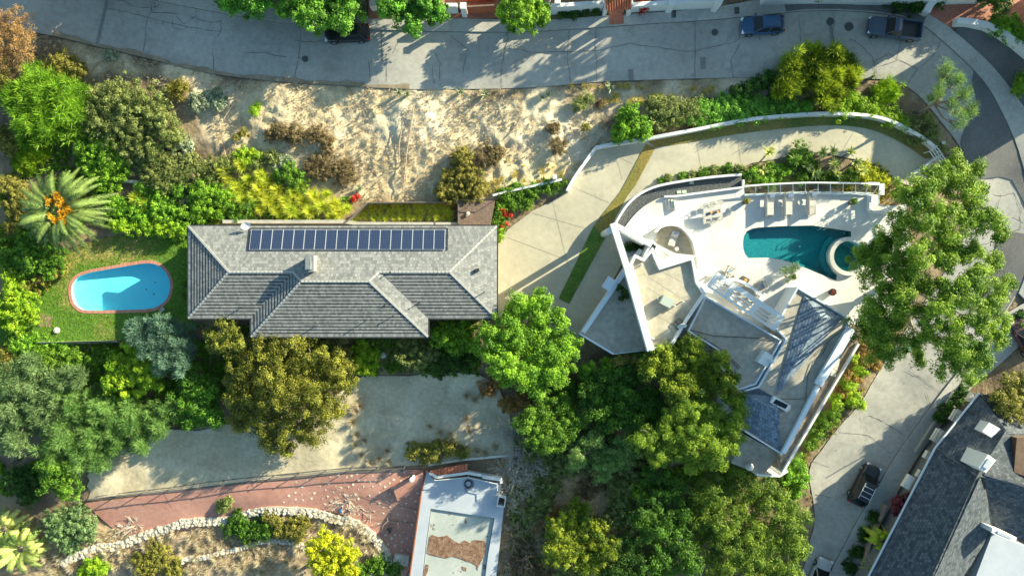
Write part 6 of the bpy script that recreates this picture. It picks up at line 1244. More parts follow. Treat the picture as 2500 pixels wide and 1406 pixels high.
# curved bar with stools
arcp = [W(*d3(x, y), 1.05) for x, y in ((1770,430),(1762,395),(1790,380),(1860,388),(1950,420),(2040,475),(2110,530),(2175,592),(2140,650))]; br = empty('curved_bar', arcp[4]*1, 0, 'curved outdoor bar counter with a pale rim beside the pergola', 'bar counter'); br.location.z = 0
MB().wall([(p.x, p.y) for p in arcp], .3, 1.0, 1.08).build('counter_rim', M['trim'], br); bi = [W(*d3(x, y), .6) for x, y in ((1775,450),(1790,405),(1860,412),(1950,450),(2040,505),(2110,570),(2130,640),(2100,650),(1900,560))]; MB().prism([(p.x, p.y) for p in bi], 0, .6).build('counter_body', M['greywood'], br)
for i, (x, y) in enumerate(((1865,500),(2035,605),(1830,590),(1905,665),(2070,690))):
    q = W(*d3(x, y), .8); t = MB().tube([(q.x+.28*math.cos(a), q.y+.28*math.sin(a), .8) for a in [k*.5 for k in range(13)]], .03, .03, 5); [t.tube([(q.x+.26*math.cos(a), q.y+.26*math.sin(a), .0), (q.x+.26*math.cos(a), q.y+.26*math.sin(a), .8)], .02, .02, 5) for a in (0, 1.57, 3.14, 4.71)]; t.lathe((q.x, q.y, .5), [(.26, 0), (.26, .05), (0, .06)], 14); o = t.build('bar_stool', M['whitepaint']); tag(o, ('upper' if i == 0 else 'lower' if i == 1 else ('first', 'second', 'third')[i-2])+(' round white stool inside the curved bar' if i < 2 else ' round white stool under the pergola slats, counted from the left'), 'bar stool', 'round stools at the curved bar')
pot(1931,677,.34,.6,'round stone pot holding a spreading pale olive bush near the pool','greywood','leaf_dark',0,pr_=.3,ph=.3)
pot(2028,713,.38,.5,'dark maroon bowl pot with a low plant beside the villa wing','darkmetal','leaf_red',0,pr_=.34,ph=.2)
pot(1817,494,.3,.45,'round clipped topiary ball in a pot left of the sun loungers','darkmetal','leaf_olive',.0,'topiary',5,.38,.55); pot(2075,495,.3,.45,'round clipped topiary ball in a pot right of the sun loungers','darkmetal','leaf_green',.0,'topiary',6,.38,.55)
for (x, y, nm) in ((203,835,'left'),(222,858,'right')): g = G(*q4(x, y)); MB().lathe(g, [(.2, -.1), (.28, .1), (.2, .3), (0, .38)], 9).build('garden_rock', M['flag']); tag([o for o in C.objects if o.name.startswith('garden_rock')][-1], nm+' pale round rock at the left side of the lawn', 'rock')
g = G(*q4(408,1015)); MB().lathe(g, [(.3, -.1), (.36, .1), (.25, .25), (0, .3)], 9).build('garden_rock', M['flag']); tag([o for o in C.objects if o.name.startswith('garden_rock')][-1], 'cream boulder on the lawn below the bare soil patch', 'rock')
g = G(*q4(325,945)); sheet('soil_patch', [(g.x+(.75+.2*math.sin(i*1.7))*math.cos(i*.45), g.y+(.75+.2*math.sin(i*1.7))*math.sin(i*.45)) for i in range(14)], mat('bare_soil', (.20, .13, .07), (.33, .24, .15), .95, 4), lambda x, y: np.full(np.shape(x), LZ+.045), res=1, skirt=0, lower=False)
# ================================================================ TREES AND PLANTS
ST = 'street trees along the upper street'
def P_(*a): return list(a)
tree('street_tree', [(548,-6,34),(585,12,38),(622,14,34),(650,-12,34),(600,-30,50)], 4.0, M['leaf_street'], 'leftmost dark green street tree, cut by the top edge', group=ST, seed=11, cr=.5, size=.28, width=.17)
tree('street_tree', [(730,-10,52),(770,30,52),(815,10,62),(860,20,42),(790,-30,70),(745,45,28),(835,55,30),(700,20,28)], 4.6, M['leaf_street'], 'largest dark green street tree, spreading over the half hidden black car', group=ST, seed=12, cr=.5, size=.3, width=.18)
tree('street_tree', [(960,5,40),(1000,30,48),(1050,15,46),(1075,30,26),(1015,-15,55),(940,30,20),(1010,62,26)], 4.0, M['leaf_street'], 'round green street tree right of the big one, beside the brick path', group=ST, seed=13, cr=.45, size=.27, width=.17)
tree('street_tree', [(1248,20,36),(1290,45,32),(1262,48,28),(1320,25,30),(1325,45,22),(1275,-2,40)], 3.8, M['leaf_bright'], 'smallest bright green street tree left of the tiled gate', group=ST, seed=14, cr=.4, size=.26, width=.16)
tree('evergreen_tree', [(2000,180,62),(1940,165,40),(2055,170,46),(1990,140,34),(2040,140,30),(1935,200,35),(2020,215,40),(2075,195,28),(1910,215,26)], 2.4, M['leaf_laurel'], 'glossy evergreen with yellow green shoot tips at the street edge below the two parked vehicles', seed=15, cr=.5, size=.5, width=.09, style='needle', jit=.28, per=90)
# young tips on that evergreen are its own lighter leaves
tree('airy_pine', [(2300,180,20),(2330,200,26),(2290,215,18),(2355,235,24),(2320,250,20),(2370,270,20),(2345,285,22),(2335,310,16),(2270,240,12),(2310,165,16),(2290,235,12)], 6, M['leaf_pine'], 'slender leaning pine with see-through foliage beside the street bend', 'pine tree', seed=16, base=(2236,275), cr=.42, size=.34, width=.045, style='needle', dens=.8, per=46, trunk=.17, jit=.3)
# the great eucalyptus and the pale one beside it
E = [(2235,470,52,.95),(2300,440,50,.9),(2360,480,48,.95),(2400,540,52,1),(2440,570,28,.8),(2425,640,28,.7),(2330,540,60,1),(2260,530,60,1),(2200,545,42,.85),(2150,600,42,.8),(2110,620,40,.75),(2130,660,42,.75),(2180,640,50,.9),(2240,620,50,1),(2300,640,40,.95),(2340,620,36,.9),(2390,680,48,.95),(2430,720,40,.9),(2350,720,50,1),(2290,760,48,1),(2400,780,52,.95),(2440,830,34,.85),(2340,820,55,.95),(2380,870,50,.9),(2320,880,46,.85),(2130,760,46,.8),(2110,800,36,.7),(2150,810,50,.8),(2170,850,46,.75),(2200,740,44,.9),(2235,830,28,.75),(2240,870,24,.7),(2390,410,24,.8),(2210,700,34,.9),(2135,850,30,.7),(2460,690,22,.75),(2455,780,20,.8),(2360,920,24,.75),(2215,670,36,.85),(2255,700,34,.85),(2300,700,36,.9),(2165,720,34,.8),(2250,760,32,.85),(2310,600,34,.9),(2380,610,32,.9),(2190,790,30,.75),(2270,820,34,.85)]
tree('eucalyptus', E, 14, M['leaf_euc'], 'huge spreading eucalyptus with pale limbs towering over the street bend and the villa pool', seed=17, base=(2140,690), cr=.6, size=.3, width=.1, dens=.95, per=110, flat=.5, trunk=.42, bark='palebark', jit=.25)
tree('eucalyptus', [(2335,395,26),(2300,415,22),(2365,420,20),(2330,440,26),(2380,460,22),(2215,480,26),(2190,470,20),(2260,470,26),(2400,460,20)], 6, M['leaf_euc'], 'smaller yellow green eucalyptus crown beside the driveway gate', seed=18, cr=.5, size=.38, width=.11, per=60, flat=.6, bark='palebark')
tree('round_tree', [(1290,775,60),(1240,800,52),(1345,800,56),(1380,850,48),(1210,850,52),(1270,860,66),(1340,880,60),(1290,920,54),(1230,900,46),(1360,915,40),(1190,815,30),(1320,745,40),(1265,745,38),(1310,955,30)], 5.6, M['leaf_bright'], 'dense round bright green tree between the grey tiled house and the white villa', seed=19, cr=.55, size=.24, width=.13, per=80)
tree('oak_tree', [(640,850,66,.95),(720,850,70,1),(790,870,66,.95),(830,920,48,.8),(600,900,50,.85),(680,940,80,1),(760,960,76,.95),(600,970,50,.7),(640,1020,52,.6),(700,1045,60,.6),(770,1040,50,.55),(810,1000,40,.6),(575,935,34,.6),(660,1080,34,.4),(700,1095,24,.35),(590,1030,34,.45)], 5.0, M['leaf_oak'], 'broad olive brown oak spreading over the packed ground south of the grey tiled house', seed=20, cr=.55, size=.2, width=.12, per=85, trunk=.35)
tree('lemon_tree', [(320,875,42),(290,900,38),(355,905,40),(320,935,46),(375,930,26),(270,930,28)], 3.4, M['leaf_lime'], 'bright yellow green tree between the silver shrub and the pine', seed=21, cr=.4, size=.27, width=.15)
tree('cedar_tree', [(340,800,34),(385,830,40),(430,810,34),(400,790,28),(450,850,32),(405,870,40),(360,850,30),(440,890,26),(330,825,20)], 4.2, M['leaf_blue'], 'silvery blue cedar at the lower left corner of the grey tiled house', seed=22, cr=.4, size=.3, width=.05, style='needle', per=80, jit=.3)
tree('small_tree', [(545,780,26),(560,810,30),(530,840,28),(515,815,22),(555,765,16),(580,840,22)], 4.6, M['leaf_oak'], 'small olive brown tree leaning against the roof edge of the grey tiled house', seed=23, cr=.35, size=.2, width=.12, per=60)
tree('pine_tree', [(190,975,44),(250,1000,50),(310,1010,46),(370,1020,44),(415,1000,28),(160,1060,50),(220,1080,52),(280,1075,46),(340,1065,36),(135,1110,36),(200,1120,36),(250,1130,26),(390,1050,24),(350,1095,20)], 3.2, M['leaf_pine'], 'spreading blue green pine at the lower left, over the end of the packed ground', 'pine tree', seed=24, cr=.5, size=.42, width=.045, style='needle', per=95, trunk=.28, jit=.28)
tree('olive_tree', [(40,930,50),(100,960,50),(60,1010,52),(150,930,40),(20,1000,40),(120,1020,44),(80,900,36),(190,920,30),(40,1070,40)], 3.6, M['leaf_silver'], 'grey green olive tree left of the pine', seed=25, cr=.45, size=.3, width=.06, style='needle', per=85)
tree('dark_tree', [(470,930,38),(455,975,34),(490,1000,42),(500,960,40),(530,1020,30),(465,1030,24)], 3.4, M['leaf_green'], 'mid green tree tucked between the lemon coloured tree and the oak', seed=26, cr=.45, size=.22, width=.13)
tree('dark_tree', [(130,1170,38),(165,1190,36),(120,1130,30),(150,1150,36)], 3.5, M['leaf_green'], 'small mid green tree below the pine beside orange bare soil', seed=27, cr=.4, size=.22, width=.12)
BT = 'trees in the grove south of the white villa'
tree('grove_tree', [(1620,880,50),(1680,870,54),(1730,900,46),(1750,940,36),(1650,930,52),(1590,900,34),(1700,950,46),(1690,845,28),(1760,880,30),(1785,920,28),(1790,965,30)], 7.6, M['leaf_yolive'], 'yellow tipped tree overlapping the grey roof of the villa', group=BT, seed=28, cr=.5, size=.3, width=.11, per=70)
tree('grove_tree', [(1500,930,52),(1550,900,46),(1470,960,40),(1540,980,58),(1590,980,50),(1490,1010,50),(1440,950,32),(1560,1040,46),(1610,1030,40),(1450,1000,36)], 4.8, M['leaf_green2'], 'darkest tree of the grove, below the carport roof', group=BT, seed=29, cr=.55, size=.26, width=.14, per=70)
tree('grove_tree', [(1680,1000,54),(1740,1020,50),(1640,1050,52),(1600,1090,44),(1700,1070,58),(1770,1060,40),(1750,1110,40),(1690,1120,36),(1570,1070,32),(1800,1000,30),(1640,1110,34),(1795,1040,34),(1780,1090,32)], 7.8, M['leaf_euc'], 'light green feathery tree with pale twigs beside the blue shingled roof', group=BT, seed=30, cr=.5, size=.3, width=.07, per=85, jit=.26)
tree('grove_tree', [(1330,1000,46),(1290,1030,40),(1360,1050,50),(1320,1070,44),(1400,1030,36),(1370,990,32)], 4.8, M['leaf_green'], 'mid green tree below the round bright tree, beside bare brush', group=BT, seed=31, cr=.45, size=.2, width=.12, per=70)
tree('grove_tree', [(1740,1200,60),(1810,1190,62),(1880,1220,60),(1930,1270,52),(1850,1290,70),(1770,1270,66),(1720,1260,44),(1800,1350,66),(1880,1360,62),(1940,1340,44),(1740,1340,46),(1830,1420,70),(1920,1410,46),(1750,1410,44)], 5, M['leaf_green3'], 'wide dense tree filling the slope left of the lower street at the bottom edge', group=BT, seed=32, cr=.6, size=.34, width=.09, per=70)
tree('grove_tree', [(1600,1150,42),(1640,1190,46),(1590,1220,44),(1650,1250,50),(1600,1290,46),(1660,1320,46),(1620,1370,46),(1690,1380,36),(1560,1260,30)], 4, M['leaf_green2'], 'dark tree in the middle of the lower grove left of the wide dense tree', group=BT, seed=33, cr=.5, size=.24, width=.12, per=60)
tree('grove_tree', [(1410,1260,46),(1370,1290,42),(1440,1300,44),(1380,1350,46),(1440,1370,44),(1490,1340,34),(1350,1340,26)], 3.6, M['leaf_yolive'], 'olive yellow tree standing on orange dry ground near the bottom edge', group=BT, seed=34, cr=.45, size=.24, width=.12, per=60)
tree('grove_tree', [(1530,1340,40),(1560,1390,46),(1500,1400,44)], 4, M['leaf_dark'], 'dark tree at the bottom edge between the olive yellow tree and the dark grove tree', group=BT, seed=35, cr=.5, size=.24, width=.12)
tree('grove_tree', [(1450,1080,40),(1500,1110,44),(1410,1120,30),(1540,1090,34),(1470,1140,36)], 4.6, M['leaf_pine'], 'dusty green tree in the hollow between the darkest grove tree and the orange ground', group=BT, seed=49, cr=.45, size=.24, width=.08, per=60)
tree('small_tree', [(1432,900,22),(1445,925,22)], 3.5, M['leaf_bright'], 'small bright conical tree beside the bottom corner of the carport roof, left of two', seed=36, cr=.3, size=.2, width=.1)
tree('small_tree', [(1485,890,22),(1480,912,20)], 3.5, M['leaf_lime'], 'small yellow green tree beside the bottom corner of the carport roof, middle one', seed=37, cr=.3, size=.2, width=.1)
tree('small_tree', [(1530,868,28),(1545,885,24),(1510,880,18)], 4, M['leaf_olive'], 'olive coloured bushy tree at the foot of the long white beam', seed=38, cr=.35, size=.2, width=.1)
tree('yellow_tree', [(790,1325,34),(830,1345,36),(780,1370,34),(845,1385,34),(800,1400,36),(760,1340,20),(860,1355,20)], 4.2, M['leaf_yellow'], 'bright yellow tree beside the curved stone wall at the bottom edge', seed=39, cr=.4, size=.24, width=.14)
tree('autumn_tree', [(2455,950,36),(2490,975,40),(2460,1000,34),(2500,1020,40),(2430,970,20),(2490,930,26)], 5, M['leaf_olive'], 'yellow brown tree over the far end of the dark roofed house', seed=40, cr=.42, size=.22, width=.13)
tree('bare_orange_tree', [(40,60,48),(20,110,50),(50,130,40),(0,60,44),(10,160,36),(60,90,30)], 5, M['leaf_rusty'], 'rust coloured half bare tree in the top left corner', seed=41, cr=.4, size=.14, width=.07, dens=.8, per=50, jit=.3)
tree('red_leaf_tree', [(2200,1225,20),(2215,1250,18),(2190,1245,16),(2225,1210,16)], 3.2, M['leaf_red'], 'small dark red leaved tree in front of the dark roofed house', seed=42, cr=.28, size=.24, width=.12, trunk=.08, dens=1.0)
tree('garden_tree', [(2440,5,36),(2400,-10,30)], 2.6, M['leaf_dark'], 'dark shrubby tree in the brick patio garden at the top right', seed=43, cr=.4, size=.2, width=.12)
palm('canary_palm', 145, 515, 'large date palm with orange fruit clusters left of the pool lawn', 50, ln=4.8, n=66, height=3.2)
palm('fan_palm', 50, 1340, 'pale yellow green palm in the bottom left corner', 51, ln=3.0, n=34, height=1.2, m='aloe', orange=False)
for x, y, lb_ in ((10,1290,'small palm at the left edge above the bottom left palm'),): palm('fan_palm', x, y, lb_, 52, ln=2.4, n=18, height=1, m='aloe', orange=False)
palm('fern_palm', *q9(1450,1150), 'bright green feather palm between the garden wall and the dark roofed house', 53, ln=1.2, n=16, height=2.2, m='grass_lime', orange=False)
palm('fern_palm', *q9(1390,1350), 'smaller feather palm near the bottom edge beside the dark roofed house', 54, ln=1.0, n=12, height=1.6, m='aloe', orange=False)
palm('tall_palm', 1768, -135, 'tall slim palm outside the top edge, left of two', 55, ln=1.9, n=26, height=6.5, orange=False, tr=.45); palm('tall_palm', 1845, -127, 'tall slim palm outside the top edge, right of two', 56, ln=1.9, n=26, height=6.5, orange=False, tr=.45)
tree('garden_tree', [(1480,-40,40),(1520,-60,40)], 4.5, M['leaf_green'], 'garden tree behind the tiled gate beyond the top edge', seed=44)
tree('garden_tree', [(1960,-70,60),(2030,-60,60),(2100,-90,60)], 5, M['leaf_green'], 'large garden tree beyond the top edge above the manholes', seed=45, dens=.7)
tree('garden_tree', [(2560,40,40),(2590,80,40)], 5, M['leaf_green'], 'garden tree beyond the top right corner', seed=46)
tree('garden_tree', [(2560,1040,50),(2580,1120,50)], 4.5, M['leaf_green'], 'garden tree beyond the right edge beside the dark roofed house', seed=47)
tree('garden_tree', [(330,-80,70),(250,-100,70),(420,-90,60)], 5.5, M['leaf_green'], 'large tree beyond the top left edge of the view', seed=48)
# shrubs
def sh(L, h_, m, lb_, **k): return shrub(k.pop('name', 'shrub'), L, h_, M[m], lb_, **k)
sh([(90,210,60),(150,230,56),(60,260,56),(110,280,62),(170,280,44),(60,310,44),(30,240,40)], 2.6, 'leaf_bright', 'large bright green spiky bush near the left edge', seed=60, size=.5, width=.05, style='needle', cr=.4, per=70)
sh([(150,155,40),(120,165,28),(185,165,24)], 1.2, 'leaf_olive', 'yellowish low bush above the big bright green bush', seed=61, size=.16, width=.06)
sh([(280,240,60),(340,260,62),(390,300,44),(230,290,50),(300,320,66),(360,350,50),(410,330,30),(250,230,34),(200,280,28)], 2.4, 'leaf_grey', 'largest grey green bush on the hillside right of the bright spiky bush', seed=62, size=.2, width=.07, per=60, cr=.35)
sh([(240,370,48),(270,400,44),(210,400,36),(250,430,40),(190,360,26)], 1.8, 'leaf_bright', 'bright green bush above the date palm', seed=63, size=.18, width=.09)
sh([(75,375,36),(60,390,30),(95,370,24)], 1.0, 'leaf_lime', 'small rounded yellow green bush by the left edge', seed=64, size=.3, width=.04, style='needle')
sh([(370,400,46),(420,420,46),(390,440,40),(450,395,34),(340,390,30)], 1.5, 'leaf_grey', 'olive grey bush between the bright green bush and the pink flower', seed=65, size=.16, width=.07)
sh([(500,420,40),(460,430,34),(540,400,28)], 1.3, 'leaf_grey', 'grey bush left of the uppermost fountain grass', seed=66, size=.16, width=.07)
sh([(430,218,24),(445,210,14)], .8, 'leaf_olive', 'small yellow green tuft bush at the street verge', seed=67, size=.3, width=.05, style='needle')
for i, (x, y, r_, lb_) in enumerate(((480,245,26,'left pale cactus clump in the shade edge on the hillside'),(520,240,28,'right pale cactus clump in the shade edge on the hillside'),(690,400,30,'pale cactus clump above the fountain grass'),(440,350,28,'pale cactus clump right of the large grey bush'))): sh([(x,y,r_),(x+12,y+6,r_*.7)], .5, 'agave', lb_, name='cactus_clump', cat='cactus', seed=70+i, size=.22, width=.1)
sh([(272,135,14),(262,128,8)], .5, 'agave', 'small green prickly cactus beside the upper street edge', name='cactus_clump', cat='cactus', seed=75, size=.2, width=.12)
for i, (L, m_, lb_) in enumerate((([(680,320,28),(720,330,30),(655,330,20)],'leaf_brown','brown twiggy bush at the middle left of the sandy slope'),([(770,325,28),(800,345,22)],'leaf_brown','darker brown bush just right of another on the sandy slope'),([(790,400,40),(840,420,34),(760,410,26)],'leaf_brown','wide brown bush below the middle of the sandy slope'),([(620,265,18)],'leaf_lime','small green bush alone high on the sandy slope'),([(590,320,16),(575,335,12)],'leaf_olive','small olive tuft bush left of the brown bushes'),([(1190,380,34),(1215,370,24)],'leaf_brown','brown bush touching the tall olive bush on the slope'),([(1355,315,20),(1340,310,12)],'leaf_brown','small rust brown bush on the right part of the slope'),([(1365,355,26)],'leaf_brown','low brown bush nearest the white driveway wall'),([(1420,250,24),(1440,240,16)],'leaf_grey','dark grey bush below the long street agaves'),([(1465,250,16)],'leaf_brown','small brown bush right of the dark grey one'),([(1430,310,14)],'leaf_olive','small yellow bush near the right end of the slope'))):
    sh(L, .9, m_, lb_, seed=80+i, size=.14, width=.06, per=50)
sh([(1130,385,30),(1125,420,38),(1110,455,44),(1150,460,38),(1085,470,28),(1160,430,24)], 1.8, 'leaf_olive', 'tall olive green bush at the lower edge of the sandy slope', seed=95, size=.2, width=.08, per=60)
sh([(1540,295,42),(1570,310,32),(1520,320,26),(1545,270,24)], 2.0, 'leaf_bright', 'bright green bush at the left end of the white driveway wall', seed=96, size=.2, width=.1)
sh([(1640,270,44),(1690,265,36),(1610,285,30),(1600,250,24)], 1.2, 'leaf_grey', 'olive grey bush between the bright green bush and the clipped hedge', seed=97, size=.16, width=.07)
sh([(1700,275,36),(1740,268,38),(1780,260,38),(1820,262,36),(1860,262,34),(1900,262,32),(1940,262,28),(1975,262,22),(1720,290,26),(1760,285,28),(1810,285,26)], .9, 'leaf_hedge', 'long green hedge along the uphill side of the white driveway wall', name='hedge', cat='hedge', seed=98, size=.16, width=.08, cr=.3, per=50)
sh([(2060,260,30),(2100,255,34),(2140,260,30),(2180,285,28),(2080,235,24),(2030,265,20),(2210,300,22)], 1.0, 'leaf_lime', 'patch of yellow green low shrubs below the glossy evergreen', seed=99, size=.16, width=.07)
sh([(2170,218,30),(2150,225,20),(2190,225,18)], 1.1, 'leaf_lime', 'rounded light green bush at the inner street bend', seed=100, size=.3, width=.05, style='needle')
sh([(2230,300,26),(2250,335,28),(2280,320,26),(2300,360,24),(2270,285,20),(2320,400,20)], 1.1, 'leaf_grey', 'greyish green scrub between the leaning pine and the driveway wall', seed=101, size=.16, width=.06)
sh([(1880,190,26),(1850,205,24),(1900,220,26),(1830,215,22),(1800,215,18)], 1.3, 'leaf_dark', 'dark shrubs at the street edge left of the glossy evergreen', seed=102, size=.16, width=.09)
for i, (x, y, hh, ln, lx, ly, lb_) in enumerate(((1838,412,2.0,.95,.9,1.3,'tallest tree aloe leaning alone over the driveway'),(1925,398,.8,.85,.3,.2,'tree aloe left of the round green bush in the driveway bed'),(1958,412,.8,.85,.2,.1,'tree aloe below the round green bush in the driveway bed'),(1990,385,1.1,.85,.3,.3,'tree aloe just right of the round green bush'),(2015,380,1.2,.8,.2,.2,'reddest tree aloe, upper middle of the bed'),(2022,410,.8,.9,.2,.2,'tree aloe in the centre of the driveway bed'),(2055,385,1.3,.75,.2,.3,'upper right tree aloe of the bed'),(2072,405,.8,.85,.3,.2,'right tree aloe of the bed, beside orange groundcover'),(1982,428,.5,.9,.1,.0,'lower left tree aloe close to the glass screen'),(2035,428,.5,.85,.1,.0,'lower right tree aloe close to the glass screen'),(1855,420,.6,.85,.1,.0,'small green tree aloe at the left end of the bed'),(2095,420,.5,.8,.1,.0,'rightmost low tree aloe of the bed'))):
    aloe([(x,y,hh,ln,lx,ly)], [lb_], 110+i)
sh([(1960,375,34),(1945,385,24),(1975,385,22)], 1.5, 'leaf_green', 'round green bush among the tree aloes', seed=130, size=.18, width=.06)
sh([(1860,430,26),(1890,420,28),(1920,420,26),(1880,438,24),(1840,425,22)], .9, 'leaf_bright', 'bright green groundcover at the left of the aloe bed', seed=131, size=.16, width=.09)
sh([(1960,432,24),(2000,425,26),(2040,438,22),(2080,432,24),(1980,405,22)], .7, 'leaf_green', 'green groundcover in the middle of the aloe bed', seed=132, size=.15, width=.08)
sh([(2110,412,26),(2140,425,26),(2120,435,24),(2160,440,18)], .6, 'leaf_yellow', 'yellow orange groundcover at the right of the aloe bed', seed=133, size=.14, width=.07)
for i, (x, y, r_) in enumerate(((1612,440,9),(1632,434,12),(1665,430,13),(1690,430,16),(1720,424,18),(1745,418,18),(1778,412,18),(1805,415,18),(1825,430,20),(1828,445,14))): sh([(x,y,r_),(x+6,y-3,r_*.7)], .8 if i > 3 else .5, 'leaf_grey' if i % 2 else 'leaf_green', ('first', 'second', 'third', 'fourth', 'fifth', 'sixth', 'seventh', 'eighth', 'ninth', 'tenth')[i]+' small clipped shrub from the left outside the curved white wall', group='small shrubs along the curved white wall', seed=140+i, size=.13, width=.08, cr=.2)
for i, (x, y) in enumerate(((1655,447),(1722,440),(1735,444),(1790,437),(1770,440))): sh([(x,y+8,9)], .4, 'leaf_red' if i != 1 else 'leaf_lime', ('leftmost dark red', 'only light green', 'middle dark red', 'rightmost dark red', 'second dark red from the right')[i]+' small plant in the dark gravel bed', group='small plants in the dark gravel bed', seed=150+i, size=.12, width=.08, cr=.15)
sh([(1235,475,28),(1265,470,28),(1300,468,26),(1335,455,24),(1360,450,20),(1250,495,26),(1285,490,22),(1225,495,20),(1378,445,12)], .8, 'leaf_green', 'ivy bank below the short thin white wall at the driveway', name='ivy', cat='ivy', seed=160, size=.12, width=.09, cr=.25)
sh([(1218,515,24),(1222,545,22),(1215,565,16)], 1.0, 'leaf_green', 'leafy vine beside the small timber deck', name='vine', cat='vine', seed=161, size=.16, width=.1)
sh([(1232,518,9),(1245,525,6),(1238,545,7),(1225,552,5),(1222,512,4)], 1.4, 'flower_red', 'red flowers on the vine beside the small timber deck', name='red_flowers', cat='flowers', seed=162, size=.14, width=.1, cr=.18, per=14, dens=.9)
sh([(1218,580,14),(1222,560,10)], 1.3, 'leaf_lime', 'bright yellow green bush at the right end of the grey tiled roof', seed=163, size=.22, width=.08)
